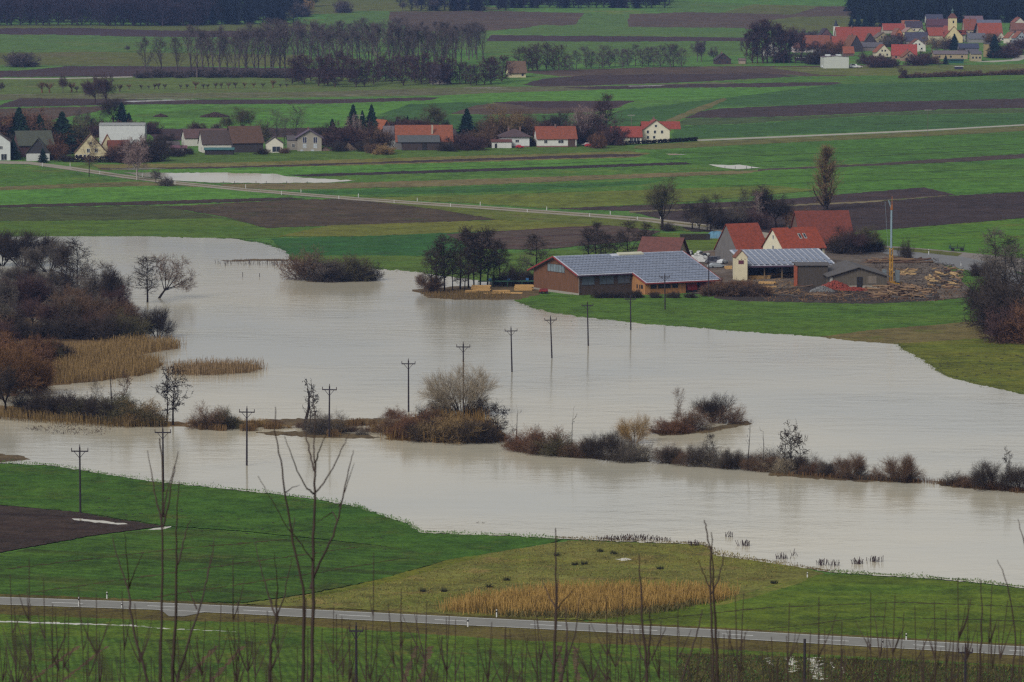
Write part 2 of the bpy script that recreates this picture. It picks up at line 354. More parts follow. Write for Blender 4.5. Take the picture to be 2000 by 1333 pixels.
S('grass_field', [(E0, 438), (0, 433), (250, 430), (440, 426), (520, 446), (700, 440), (560, 462), (500, 466), (0, 462), (E0, 460)], field_mat((84, 104, 48), (66, 98, 46), (56, 92, 48), patch=.03))
S('verge', [(690, 389), (1000, 409), (1300, 434), (1350, 452), (1180, 442), (975, 430), (860, 410)], field_mat((92, 100, 58), (80, 96, 52), (104, 96, 62), patch=.03))
S('grass_field', [(540, 462), (640, 441), (975, 430), (1190, 441), (1130, 446), (840, 457), (700, 462)], field_mat((104, 106, 60), (90, 100, 54), patch=.03))
S('grass_field', [(530, 466), (700, 462), (850, 456), (1000, 450), (960, 480), (850, 500), (700, 501), (560, 499)], field_mat((40, 84, 52), (48, 90, 56), (60, 86, 52), patch=.015))
S('grass_field', [(560, 499), (850, 500), (1000, 494), (1150, 486), (1400, 470), (1480, 520), (1300, 545), (1000, 560), (840, 540), (740, 528), (600, 518)], field_mat((64, 98, 48), (76, 102, 52), (90, 98, 56), patch=.02))
S('ploughed_field', [(870, 458), (1100, 444), (1190, 440), (1290, 452), (1250, 470), (1050, 488), (930, 486)], field_mat((74, 64, 56), (86, 74, 66), patch=.03, rows=(-38, 3.0, .7)))
S('grass_field', [(1290, 455), (1440, 458), (1450, 490), (1330, 496), (1260, 480)], field_mat((72, 100, 46), (84, 102, 50), patch=.03))
# roads to the farm
ASPH = mat('asphalt', (112, 112, 112), .9, .12, .3, bump=.1)
ROADF = mat('worn_road', (142, 134, 118), .95, .14, .15)
S('road', strip_poly([(E0, 316), (0, 315), (60, 316), (140, 326), (240, 341), (330, 353), (480, 368), (700, 386), (950, 403), (1150, 417), (1260, 425), (1400, 441), (1520, 458)],
                [(E0, 321), (0, 320), (55, 321), (140, 333), (240, 348), (330, 359), (480, 374), (700, 392), (950, 409), (1150, 424), (1260, 433), (1380, 449), (1500, 466)]), ROADF, amp=.08)
S('verge', strip_poly([(140, 329), (240, 343.5), (330, 355), (480, 370), (700, 388), (950, 405), (1150, 419.5), (1260, 428), (1380, 441)],
                 [(140, 330), (240, 345), (330, 356.3), (480, 371.3), (700, 389.3), (950, 406.5), (1150, 421), (1260, 430), (1380, 444)]), field_mat((92, 92, 62), (104, 98, 70), patch=.1), amp=.1)
S('road', strip_poly([(1690, 479), (1740, 481), (1830, 488), (1920, 497), (2050, 512), (E1, 560)],
                [(1690, 484), (1760, 489), (1860, 503), (1940, 520), (2050, 545), (E1, 640)]), mat('gravel', (128, 120, 112), .95, .2, .5), amp=.1)
S('road', strip_poly([(1690, 481), (1760, 487), (1860, 498), (1930, 512), (2060, 560), (E1, 720)],
                [(1700, 489), (1740, 498), (1830, 514), (1910, 536), (1960, 556), (E1, 800)]), ASPH, amp=.05)
S('verge', [(1720, 482.5), (1800, 487), (1880, 495), (1870, 501), (1800, 494), (1730, 487)], field_mat((88, 92, 60), (76, 84, 52), patch=.1))
# farmyard
S('farm_yard', [(1325, 500), (1440, 488), (1690, 486), (1740, 498), (1830, 514), (1880, 530), (1900, 548), (1910, 578), (1800, 590), (1600, 588), (1400, 578), (1330, 570), (1320, 540)],
  field_mat((104, 96, 86), (84, 76, 68), (124, 116, 106), patch=.06))
S('verge', [(1850, 519), (1890, 528), (1930, 548), (1940, 590), (1912, 580), (1890, 560), (1866, 538)], G_MID)
S('muddy_ground', [(1400, 572), (1640, 556), (1720, 560), (1830, 566), (1840, 586), (1700, 594), (1500, 592), (1390, 586)], field_mat((66, 58, 52), (50, 46, 44), (96, 88, 78), patch=.1))
# meadow between the farm and the flood
S('grass_field', [(960, 582), (1060, 576), (1340, 576), (1440, 588), (1700, 594), (1840, 587), (1930, 580), (2050, 600), (E1, 640), (E1, 960), (2000, 790), (1700, 700), (1000, 640)],
  field_mat((60, 98, 48), (74, 104, 52), (52, 82, 42), patch=.03))
S('stubble_field', [(1600, 658), (1700, 645), (1900, 628), (1950, 626), (E1, 640), (E1, 700), (1940, 662), (1760, 676), (1650, 672)], field_mat((108, 98, 60), (96, 90, 54), (84, 96, 52), patch=.03))
S('grass_field', [(1740, 672), (1940, 660), (E1, 700), (E1, 960), (1990, 790), (1800, 730)], field_mat((78, 96, 44), (94, 100, 50), (50, 64, 36), patch=.05))
# ---------------------------------------------------------------- water
WATER = water_mat()
PUDDLE = water_mat(rough=.05, ripple=.03)
S('flood_water', [(E0, 466), (60, 463), (250, 462), (450, 466), (510, 475), (548, 486), (565, 497), (562, 508), (600, 516), (640, 520), (735, 526), (800, 530), (870, 541), (950, 549), (1000, 556),
   (1010, 580), (1005, 588), (1040, 602), (1080, 612), (1150, 621), (1250, 632), (1350, 640), (1450, 648), (1600, 658), (1650, 665), (1755, 673), (1763, 684), (1798, 700), (1826, 722), (1850, 736), (1900, 749), (2000, 771), (E1, 900),
   (E1, 1230), (2000, 1149), (1900, 1137), (1800, 1129), (1700, 1123), (1620, 1118), (1560, 1108), (1480, 1096), (1400, 1086), (1375, 1064), (1300, 1061), (1170, 1056), (1090, 1052), (1000, 1047), (900, 1044), (820, 1040), (790, 1021), (720, 1001), (700, 990),
   (600, 973), (500, 961), (400, 951), (300, 941), (200, 926), (100, 909), (0, 905), (E0, 900)], WATER, amp=.25, ragged=.55, step=6)
S('flood_water', [(240, 337), (330, 338), (430, 337.5), (540, 340), (560, 345), (600, 348), (695, 353), (640, 357), (500, 358), (410, 357), (330, 352), (280, 345)], PUDDLE, amp=.2, ragged=.3)
S('flood_water', [(200, 330.5), (300, 328.5), (330, 329.5), (260, 332)], PUDDLE, amp=.1)
S('flood_water', [(1384, 321.5), (1430, 323), (1445, 322), (1485, 328), (1440, 331), (1418, 329), (1400, 326)], PUDDLE, amp=.15)
S('flood_water', [(1300, 301), (1320, 300.6), (1342, 302.4), (1310, 303)], PUDDLE, amp=.1)
S('flood_water', [(905, 171.5), (960, 171), (1000, 172.3), (960, 173), (910, 173)], PUDDLE, amp=.1)
S('flood_water', [(1225, 168), (1300, 166.6), (1290, 168.2), (1230, 169.3)], PUDDLE, amp=.1)
S('flood_water', [(240, 198), (320, 195), (400, 195), (330, 197), (260, 200)], PUDDLE, amp=.1)
# ---------------------------------------------------------------- marsh and river bank (low ground standing out of the flood)
MARSH = field_mat((112, 90, 58), (92, 76, 52), (70, 62, 44), patch=.06)
BANK = field_mat((106, 92, 66), (84, 74, 56), (64, 58, 48), patch=.1)
S('marsh_ground', [(E0, 590), (0, 600), (100, 640), (260, 664), (345, 672), (348, 681), (290, 690), (240, 699), (280, 704), (320, 711), (295, 730), (220, 742), (120, 752), (0, 765), (E0, 770)], MARSH, ragged=.8, step=7)
S('marsh_ground', [(360, 713), (420, 709), (500, 713), (512, 722), (480, 729), (400, 733), (350, 730)], MARSH, ragged=.8, step=7)
S('marsh_ground', [(E0, 775), (0, 792), (120, 805), (260, 818), (370, 826), (372, 834), (240, 833), (100, 822), (0, 814), (E0, 800)], MARSH, ragged=.8, step=7)
S('river_bank', [(375, 826), (480, 822), (560, 818), (680, 820), (760, 816), (760, 828), (680, 834), (560, 832), (480, 838), (390, 836)], BANK, ragged=1.0, step=7)
S('river_bank', [(500, 844), (600, 842), (700, 848), (745, 855), (700, 856), (640, 856), (520, 850)], BANK, ragged=.8, step=7)
S('river_bank', [(745, 830), (830, 810), (940, 812), (985, 846), (990, 862), (850, 865), (760, 860)], MARSH, ragged=.8, step=7)
S('river_bank', [(990, 862), (1060, 868), (1130, 884), (1260, 895), (1270, 904), (1140, 896), (1020, 884), (985, 872)], BANK, ragged=.6, step=7)
S('river_bank', [(1500, 922), (1640, 930), (1800, 938), (1800, 945), (1640, 939), (1500, 929)], BANK, ragged=.7, step=7)
S('river_bank', [(1820, 940), (2000, 952), (E1, 990), (E1, 1000), (2000, 964), (1840, 950)], BANK, ragged=.7, step=7)
S('river_bank', [(1265, 840), (1350, 842), (1460, 822), (1470, 828), (1380, 846), (1290, 852)], BANK, ragged=.7, step=7)
S('river_bank', [(805, 566), (880, 560), (1000, 556), (1060, 560), (1055, 576), (1010, 586), (900, 586), (835, 582)], field_mat((104, 88, 62), (84, 72, 52), (76, 84, 48), patch=.08), ragged=.6)
S('river_bank', [(590, 546), (730, 544), (735, 549), (650, 552), (600, 551)], BANK, ragged=.3)
S('river_bank', [(430, 509), (500, 506), (590, 507), (585, 510), (500, 510), (440, 511)], BANK, ragged=.4)
S('muddy_ground', [(E0, 880), (0, 886), (40, 890), (60, 898), (0, 904), (E0, 900)], BANK, ragged=.6)
# ---------------------------------------------------------------- near side of the flood
S('ploughed_field', [(E0, 960), (0, 987), (150, 1000), (240, 1016), (320, 1028), (180, 1046), (0, 1079), (E0, 1160)], field_mat((50, 42, 38), (62, 52, 46), patch=.03, rows=(20, 1.2, .5)))
S('grass_field', [(E0, 1164), (0, 1082), (180, 1048), (330, 1030), (480, 1040), (620, 1054), (780, 1070), (880, 1092), (740, 1132), (600, 1160), (480, 1176), (300, 1176), (0, 1166), (E0, 1158)],
  field_mat((52, 88, 40), (62, 94, 44), (72, 78, 50), patch=.02, rows=(22, 2.4, .55)))
S('grass_field', [(E0, 895), (0, 906), (100, 910), (300, 942), (500, 962), (700, 991), (790, 1022), (820, 1041), (1000, 1048), (1100, 1053), (1060, 1066), (920, 1092), (885, 1096), (780, 1070), (620, 1052), (480, 1038), (325, 1027), (150, 1000), (0, 986), (E0, 960)],
  field_mat((46, 84, 36), (60, 92, 42), (72, 86, 44), patch=.03))
S('pasture', [(470, 1180), (640, 1156), (880, 1102), (960, 1080), (1110, 1056), (1300, 1062), (1372, 1064), (1400, 1086), (1480, 1096), (1560, 1108), (1610, 1120), (1520, 1146), (1420, 1170), (1200, 1212), (1000, 1208), (700, 1190)],
  field_mat((110, 106, 60), (94, 104, 56), (120, 102, 62), patch=.05))
S('track', [(560, 1172), (740, 1132), (880, 1093), (950, 1082), (930, 1090), (760, 1138), (600, 1170)], field_mat((78, 100, 42), (94, 96, 48), patch=.1))
S('grass_field', [(1150, 1214), (1430, 1168), (1500, 1146), (1610, 1121), (1800, 1130), (2000, 1150), (E1, 1230), (E1, 1310), (2000, 1264), (1500, 1234)],
  field_mat((70, 100, 40), (86, 104, 46), (60, 84, 38), patch=.03, rows=(10, 5, .3)))
S('grass_strip', [(1380, 1186), (1430, 1166), (1490, 1150), (1600, 1122), (1560, 1140), (1480, 1164), (1420, 1180)], field_mat((116, 116, 78), (86, 100, 56), patch=.2))
TRK = field_mat((52, 62, 38), (62, 64, 42), patch=.2)
for ln in ([(40, 1160), (420, 1106), (700, 1068)], [(0, 1112), (330, 1073), (560, 1053)], [(300, 1166), (600, 1121), (800, 1088)], [(1250, 1212), (1500, 1186), (1760, 1176), (2040, 1186)], [(1500, 1228), (1700, 1204), (2040, 1214)]):
    S('wheel_track', strip_poly(ln, [(x, y + 1.6) for x, y in ln]), TRK, amp=.3, ragged=.5)
# near verge and road
VG = field_mat((92, 80, 50), (78, 78, 44), (70, 62, 40), patch=.2)
S('verge', strip_poly([(E0, 1150), (0, 1160), (300, 1172), (600, 1186), (1000, 1206), (1400, 1226), (2000, 1259), (E1, 1290)], [(E0, 1205), (0, 1213), (300, 1222), (600, 1238), (1000, 1256), (1400, 1274), (2000, 1306), (E1, 1335)]), VG, ragged=.5)
S('grass_field', strip_poly([(E0, 1192), (0, 1200), (300, 1212), (500, 1216), (1000, 1250), (1400, 1268), (2000, 1300), (E1, 1328)], [(E0, 1500), (0, 1500), (300, 1500), (600, 1500), (1000, 1500), (1400, 1500), (2000, 1500), (E1, 1500)]),
  field_mat((58, 90, 38), (74, 96, 42), (84, 92, 46), patch=.1), ragged=.4)
S('crop_field', strip_poly([(E0, 1222), (0, 1238), (300, 1248), (700, 1258), (1000, 1272), (1330, 1290)], [(E0, 1500), (0, 1500), (300, 1500), (700, 1500), (1000, 1500), (1330, 1500)]),
  field_mat((62, 96, 44), (74, 100, 48), (84, 84, 50), patch=.05, rows=(80, 1.0, .7)))
S('weedy_field', strip_poly([(1325, 1276), (1500, 1281), (1750, 1290), (2000, 1304), (E1, 1330)], [(1325, 1500), (1500, 1500), (1750, 1500), (2000, 1500), (E1, 1500)]),
  field_mat((54, 70, 34), (72, 68, 40), (84, 68, 46), patch=.3, rows=(86, 3.4, .9)), ragged=.5)
for i, x in enumerate((150, 205, 810, 838, 1088, 1118, 420, 470)):
    d = (x - 1000) * .25
    S('wheel_track', [(x, 1262 + i % 2), (x + 9, 1262), (x + 9 + d * .5 - 8, 1345), (x + d * .5 - 8, 1345)], field_mat((86, 74, 50), (76, 68, 46), patch=.3), ragged=.4)
S('flood_water', strip_poly([(E0, 1206), (0, 1213), (100, 1216), (250, 1221), (330, 1228), (460, 1234)], [(E0, 1209), (0, 1215.6), (100, 1218.6), (250, 1222.2), (330, 1228.8), (460, 1234.6)]), PUDDLE, ragged=.5)
S('flood_water', [(140, 1013), (200, 1017), (250, 1024), (230, 1025), (180, 1020), (145, 1016)], PUDDLE, ragged=.4)
S('flood_water', [(285, 1036), (300, 1032), (335, 1028), (320, 1034)], PUDDLE, ragged=.2)
rq = random.Random(12)
for x0, y0, x1, y1, n in ((1490, 1284, 1506, 1300, 7), (1530, 1282, 1554, 1312, 22), (1570, 1284, 1600, 1328, 30), (1618, 1292, 1628, 1312, 8), (1636, 1300, 1648, 1314, 7)):
    for k in range(n):
        y = y0 + (y1 - y0) * (k + .5) / n + rq.uniform(-.6, .6); xa = rq.uniform(x0, x0 + (x1 - x0) * .5); L = rq.uniform(.45, .95) * (x1 - x0); d = (y - y0) * .22
        S('puddle', [(xa + d, y), (xa + L * .5 + d, y - .5), (xa + L + d, y), (xa + L * .6 + d, y + rq.uniform(.9, 2.0))], PUDDLE, amp=.2, ragged=.2, step=6)
S('flood_water', [(1200, 1092), (1222, 1090), (1234, 1093), (1215, 1096)], PUDDLE, ragged=.3)
road_top = [(E0, 1147), (0, 1166), (300, 1176.5), (600, 1190), (1000, 1210), (1400, 1229.5), (2000, 1263), (E1, 1292)]
road_bot = [(E0, 1163), (0, 1181), (300, 1191), (600, 1206), (1000, 1226), (1400, 1246), (2000, 1281), (E1, 1311)]
S('road', strip_poly(road_top, road_bot), mat('asphalt_near', (122, 121, 115), .92, .1, .6, bump=.1), amp=.05)
S('road', [(300, 1186), (380, 1188), (400, 1196), (360, 1204), (330, 1204), (320, 1196)], mat('asphalt_near', (122, 121, 115), .92, .1, .6, bump=.1), amp=.1)
MARK = mat('road_paint', (190, 190, 186), .8, .1, 2)
def lerp(P, x):
    for a, b in zip(P, P[1:]):
        if a[0] <= x <= b[0]: return a[1] + (b[1] - a[1]) * (x - a[0]) / (b[0] - a[0])
def rpt(x, t): return (x, lerp(road_top, x) * (1 - t) + lerp(road_bot, x) * t)
for t0 in (.035, .94):
    a = [rpt(x, t0) for x in range(E0 + 20, E1 - 20, 60)]; b = [rpt(x, t0 + .04) for x in range(E0 + 20, E1 - 20, 60)]
    S('road_marking', strip_poly(a, b), MARK, amp=0, step=500)
x = -460.0
while x < 2440:
    L = 61; S('road_marking', strip_poly([rpt(x, .47), rpt(x + L, .47)], [rpt(x, .53), rpt(x + L, .53)]), MARK, amp=0, step=500); x += 187
# ---------------------------------------------------------------- tree library
def rot_about(d, ang, az):
    a = d.orthogonal().normalized(); b = d.cross(a)
    return (d * math.cos(ang) + (a * math.cos(az) + b * math.sin(az)) * math.sin(ang)).normalized()
def grow(rg, segs, p, d, L, r, lev, P, top=None):
    n = P['n'][lev]; tip = P.get('tip', .018)
    mx = len(P['n']) - 1
    for i in range(n):
        t = (i + 1) / n
        d = (d + Vector((rg.gauss(0, 1), rg.gauss(0, 1), rg.gauss(0, 1))) * P['wob'][lev] + Vector((0, 0, P['up'][lev]))).normalized()
        q = p + d * (L / n)
        ra = max(tip, r * (1 - i / n * P['tap'][lev])); rb = max(tip * .7, r * (1 - t * P['tap'][lev]))
        segs.append((p, q, ra, rb, lev)); p = q
        if lev < mx and t >= P['bare'][lev]:
            for k in range(P['kids'][lev]):
                if rg.random() < .12: continue
                cd = rot_about(d, P['ang'][lev] * rg.uniform(.7, 1.25), rg.uniform(0, 6.283))
                tt = (t - P['bare'][lev]) / (1.0001 - P['bare'][lev])
                Lc = P['H'] * P['len'][lev] * P['shape'][lev](tt) * rg.uniform(.7, 1.2)
                grow(rg, segs, p, cd, Lc, max(tip, rb * P.get('rr', .55)), lev + 1, P)
flat_ = lambda t: 1.0
cone = lambda t: 1.15 - .85 * t
egg = lambda t: .45 + .75 * math.sin(math.pi * (.12 + .8 * t))
fan = lambda t: 1.0 - .45 * t
def segs_mesh(segs, split):
    """tubes for thick levels (first mesh), thin ribbons for twigs (second mesh)"""
    T = MB(); tw = [s for s in segs if s[4] >= split]
    for p, q, a, b, l in segs:
        if l < split: T.tube(p, q, a, b, n=6 if l == 0 else 4, caps=False)
    rs = np.random.RandomState(len(segs))
    if tw:
        P0 = np.array([tuple(s[0]) for s in tw]); P1 = np.array([tuple(s[1]) for s in tw])
        A = np.array([s[2] for s in tw])[:, None]; B = np.array([s[3] for s in tw])[:, None]
        D = P1 - P0; rv = rs.normal(size=D.shape); S1 = np.cross(D, rv); S1 /= np.linalg.norm(S1, axis=1, keepdims=True) + 1e-9
        V = np.concatenate([P0 + S1 * A, P0 - S1 * A, P1 - S1 * B, P1 + S1 * B]); n = len(tw); i = np.arange(n)
        W = np_mesh('crown', V, [np.stack([i, i + n, i + 2 * n, i + 3 * n], 1)])
    else: W = None
    me = bpy.data.meshes.new('trunk'); me.from_pydata(T.v, [], T.f); me.update()
    for p_ in me.polygons: p_.use_smooth = True
    return me, W
KIND = {
 # tall upright tree with a straight trunk and short fine side branches
 'alder': dict(H=14, r=.2, n=[11, 4, 3, 2], wob=[.03, .1, .2, .25], up=[.05, .04, .02, 0], tap=[.92, .8, .7, .6], bare=[.24, .25, .3], kids=[4, 2, 2], ang=[1.15, .7, .7], len=[.27, .11, .06], shape=[cone, flat_, flat_], tip=.022),
 'alder_cones': dict(H=12, r=.24, n=[9, 4, 3, 2], wob=[.05, .15, .3, .3], up=[.05, .05, .02, 0], tap=[.9, .8, .7, .3], bare=[.3, .3, .3], kids=[3, 2, 2], ang=[1.2, .8, .8], len=[.26, .12, .05], shape=[egg, flat_, flat_], tip=.045),
 'broad': dict(H=12, r=.34, n=[4, 6, 4, 3, 2], wob=[.05, .16, .16, .2, .25], up=[0, .07, .05, .02, 0], tap=[.4, .85, .8, .6, .5], bare=[.55, .2, .2, .2], kids=[5, 3, 2, 2], ang=[.75, .7, .7, .7], len=[.62, .24, .13, .07], shape=[flat_, fan, flat_, flat_], tip=.016, trunk=.36, rr=.6),
 'willow': dict(H=7, r=.11, n=[6, 4, 3, 2], wob=[.08, .1, .14, .15], up=[.05, .06, .04, .02], tap=[.85, .8, .7, .6], bare=[.3, .2, .2], kids=[3, 3, 2], ang=[.5, .5, .45], len=[.4, .25, .14], shape=[fan, flat_, flat_], tip=.011, stems=14, spread=1.15),
 'bush': dict(H=4, r=.05, n=[5, 4, 3], wob=[.14, .18, .22], up=[.05, .04, .02], tap=[.8, .7, .6], bare=[.2, .1], kids=[3, 3], ang=[.7, .7], len=[.42, .2], shape=[fan, flat_], tip=.013, stems=24, spread=1.25),
 'dome': dict(H=9, r=.13, n=[6, 5, 4, 2], wob=[.02, .05, .08, .1], up=[.0, .02, .02, .02], tap=[.8, .8, .7, .6], bare=[.3, .2, .25], kids=[3, 2, 2], ang=[.5, .45, .45], len=[.4, .24, .12], shape=[fan, flat_, flat_], tip=.011, stems=15, spread=.92, even=1),
 'alder_low': dict(H=13, r=.2, n=[10, 4, 3, 2], wob=[.05, .12, .2, .25], up=[.05, .08, .04, 0], tap=[.9, .8, .7, .6], bare=[.02, .2, .3], kids=[4, 2, 2], ang=[.95, .7, .7], len=[.3, .13, .07], shape=[egg, flat_, flat_], tip=.022),
 'poplar': dict(H=26, r=.34, n=[9, 7, 3, 2], wob=[.02, .05, .12, .15], up=[.04, .12, .08, .03], tap=[.9, .85, .7, .6], bare=[.18, .3, .2], kids=[2, 3, 2], ang=[.5, .5, .5], len=[.62, .12, .06], shape=[lambda t: 1.08 - .85 * t, flat_, flat_], tip=.05),
 'lombardy': dict(H=20, r=.3, n=[14, 6, 3, 2], wob=[.004, .05, .1, .12], up=[.04, .3, .2, .1], tap=[.9, .8, .7, .6], bare=[.06, .15, .2], kids=[4, 3, 2], ang=[.5, .4, .4], len=[.3, .1, .06], shape=[cone, flat_, flat_], tip=.022),
 'birch': dict(H=15, r=.16, n=[10, 5, 3, 2], wob=[.04, .1, .16, .2], up=[.04, .05, -.05, -.15], tap=[.9, .85, .7, .6], bare=[.3, .2, .2], kids=[3, 2, 2], ang=[.65, .6, .6], len=[.3, .14, .08], shape=[egg, flat_, flat_], tip=.016),
 'snag': dict(H=8, r=.22, n=[8, 3, 2], wob=[.07, .2, .2], up=[.05, .05, 0], tap=[.85, .8, .6], bare=[.45, .4], kids=[1, 1], ang=[.9, .8], len=[.2, .1], shape=[flat_, flat_], tip=.03),
 'pollard': dict(H=4, r=.3, n=[2, 4, 2], wob=[.04, .08, .1], up=[0, .06, .03], tap=[.1, .8, .6], bare=[.9, .4], kids=[38, 2], ang=[.7, .4], len=[.55, .2], shape=[flat_, flat_], tip=.022, trunk=.42, rr=.14),
}
TREES = {}
def tree_lib(kind, seed, tipf=1.0):
    key = (kind, seed, tipf)
    if key in TREES: return TREES[key]
    P = dict(KIND[kind]); P['tip'] = P.get('tip', .018) * tipf
    rg = random.Random(hash((kind.__len__(), kind[0], seed)) if 0 else seed * 131 + sum(map(ord, kind))); segs = []
    if 'stems' in P:
        for k in range(P['stems']):
            az = rg.uniform(0, 6.283); a = P['spread'] * math.sqrt(rg.random()) 
            d = Vector((math.sin(a) * math.cos(az), math.sin(a) * math.sin(az), math.cos(a)))
            b = Vector((math.cos(az), math.sin(az), 0)) * rg.uniform(0, P['H'] * .12)
            L = P['H'] * (1 - .35 * (a / 1.4)) * (rg.uniform(.55, 1.1) if 'even' not in P else rg.uniform(.92, 1.05))
            grow(rg, segs, b - Vector((0, 0, .3)), d, L, P['r'] * rg.uniform(.6, 1), 0, P)
    else:
        grow(rg, segs, Vector((0, 0, -.4)), Vector((0, 0, 1)), P['H'] * P.get('trunk', 1.0), P['r'], 0, P)
    # normalise to height 1
    zs = max(s[1].z for s in segs)
    if 'trunk' in P or 1:
        f = P['H'] / zs; segs = [(p * f, q * f, a, b, l) for p, q, a, b, l in segs]
    me, W = segs_mesh(segs, 1 if 'stems' in P or kind in ('snag', 'pollard') else 2)
    TREES[key] = (me, W, P['H']); return TREES[key]
def conifer_lib(seed):
    key = ('conifer', seed)
    if key in TREES: return TREES[key]
    rg = random.Random(seed + 50); H = 14.0; T = MB().tube((0, 0, -.4), (0, 0, H * .96), .22, .02, n=7)
    W = MB()
    z = H * .05
    while z < H:
        t = z / H; Rr = (1 - t) ** .85 * H * .21 * rg.uniform(.8, 1.1) + .12
        nb = max(5, int(13 * (1 - t) + 5)); a0 = rg.random() * 6.28
        for k in range(nb):
            a = a0 + 6.283 * k / nb + rg.uniform(-.2, .2); L = Rr * rg.uniform(.65, 1.15)
            c, s = math.cos(a), math.sin(a)
            for j in range(7):      # needle sprays along the drooping branch
                u = (j + .6) / 7; w = L * .24 * (1.15 - u) + .1
                px_, py_, pz = c * L * u, s * L * u, z - L * u * .28 + rg.uniform(-.1, .1)
                e = L * .24 + .1; dz = rg.uniform(-.45, -.1)
                W.poly([(px_ - s * w, py_ + c * w, pz - rg.uniform(.05, .3)), (px_ + s * w, py_ - c * w, pz - rg.uniform(.05, .3)), (px_ + c * e, py_ + s * e, pz + dz * e), (px_ - c * .1, py_ - s * .1, pz + .22)])
        z += .22 + .42 * (1 - t)
    me = bpy.data.meshes.new('trunk'); me.from_pydata(T.v, [], T.f); W_ = bpy.data.meshes.new('crown'); W_.from_pydata(W.v, [], W.f)
    me.update(); W_.update(); TREES[key] = (me, W_, H); return TREES[key]
def twig_mat(name, rgb):
    rgb = tuple(x * (1.4 if sum(rgb) > 170 else 1.26) for x in rgb)
    return mat(name, rgb, 1.0, .3, .6, spec=.05)
TC = {'dark': (54, 47, 42), 'grey': (72, 66, 60), 'brown': (78, 62, 50), 'purple': (66, 50, 48), 'red': (80, 58, 44), 'orange': (84, 62, 42), 'tan': (112, 92, 62),
      'olive': (66, 62, 46), 'birch': (104, 88, 84), 'green': (28, 44, 36), 'dgreen': (22, 38, 36), 'ochre': (96, 80, 56), 'pale': (112, 102, 86), 'far': (68, 60, 58), 'fargreen': (34, 46, 52), 'black': (36, 30, 30)}
BARK = {'dark': (42, 36, 34), 'birch': (168, 160, 150), 'green': (48, 38, 34), 'dgreen': (48, 38, 34), 'grey': (66, 60, 54)}
def set_mat(o, m):
    me = o.data
    if not me.materials: me.materials.append(m)
    o.material_slots[0].link = 'OBJECT'; o.material_slots[0].material = m
_rt = random.Random(99)
def put_tree(kind, px, py, hpx, colr='dark', label=None, cat=None, group=None, wf=1.0, name=None, parts=True, seed=None, tipf=1.0, lean=0, loc=None):
    """a tree whose foot stands at the photo point and which is hpx photo pixels tall"""
    seed = _rt.randint(0, 3) if seed is None else seed
    tr, cr, H = conifer_lib(seed % 2) if kind == 'conifer' else tree_lib(kind, seed, tipf)
    if kind == 'conifer': wf *= 1.45
    p = unproj(px, py) if loc is None else Vector(loc); h = hpx / PXM(p); sc = h / H
    nm = name or {'alder': 'alder_tree', 'alder_cones': 'alder_tree', 'alder_low': 'alder_tree', 'dome': 'willow_tree', 'broad': 'bare_tree', 'willow': 'willow_shrub', 'bush': 'shrub', 'poplar': 'poplar_tree', 'lombardy': 'lombardy_poplar', 'birch': 'birch_tree', 'snag': 'dead_tree', 'pollard': 'pollard_willow', 'conifer': 'spruce_tree'}[kind]
    rz = _rt.uniform(0, 6.28)
    bark = mat('bark', BARK.get(colr, (52, 44, 40)), 1, .3, 3, spec=.05); tw = twig_mat('twigs_' + colr, TC[colr])
    if parts:
        root = empty(nm, p, rz, label, cat or ('shrub' if kind in ('willow', 'bush') else 'tree'), group)
        root.scale = (sc * wf, sc * wf, sc); root.rotation_euler[0] = lean
        a = bpy.data.objects.new('stems' if kind in ('willow', 'bush') else 'trunk', tr); col.objects.link(a); a.parent = root; set_mat(a, bark if kind not in ('willow', 'bush') else tw)
        if cr: b = bpy.data.objects.new('crown', cr); col.objects.link(b); b.parent = root; set_mat(b, tw)
        return root
    key = ('joined', id(tr))
    if key not in TREES:
        vs = []; fs = []; k = 0
        for me in (tr, cr):
            v = np.empty(len(me.vertices) * 3, np.float32); me.vertices.foreach_get('co', v); vs.append(v.reshape(-1, 3))
            fs.append([tuple(i + k for i in p_.vertices) for p_ in me.polygons]); k += len(me.vertices)
        J = bpy.data.meshes.new('tree'); J.from_pydata(np.concatenate(vs).tolist(), [], fs[0] + fs[1]); J.update(); TREES[key] = J
    o = bpy.data.objects.new(nm, TREES[key]); col.objects.link(o); set_mat(o, tw); o.location = p
    o.rotation_euler = (lean, 0, rz); o.scale = (sc * wf, sc * wf, sc)
    return tag(o, label, cat or ('shrub' if kind in ('willow', 'bush') else 'tree'), group)
ORD = ['first', 'second', 'third', 'fourth', 'fifth', 'sixth', 'seventh', 'eighth', 'ninth', 'tenth', 'eleventh', 'twelfth', 'thirteenth', 'fourteenth', 'fifteenth', 'sixteenth', 'seventeenth', 'eighteenth', 'nineteenth', 'twentieth']
def ordn(i):
    if i < 20: return ORD[i]
    t = (i + 1) // 10; u = (i + 1) % 10; tn = {2: 'twenty', 3: 'thirty', 4: 'forty', 5: 'fifty', 6: 'sixty'}[t]
    return tn + '-' + ORD[u - 1] if u else {2: 'twentieth', 3: 'thirtieth', 4: 'fortieth', 5: 'fiftieth'}[t]
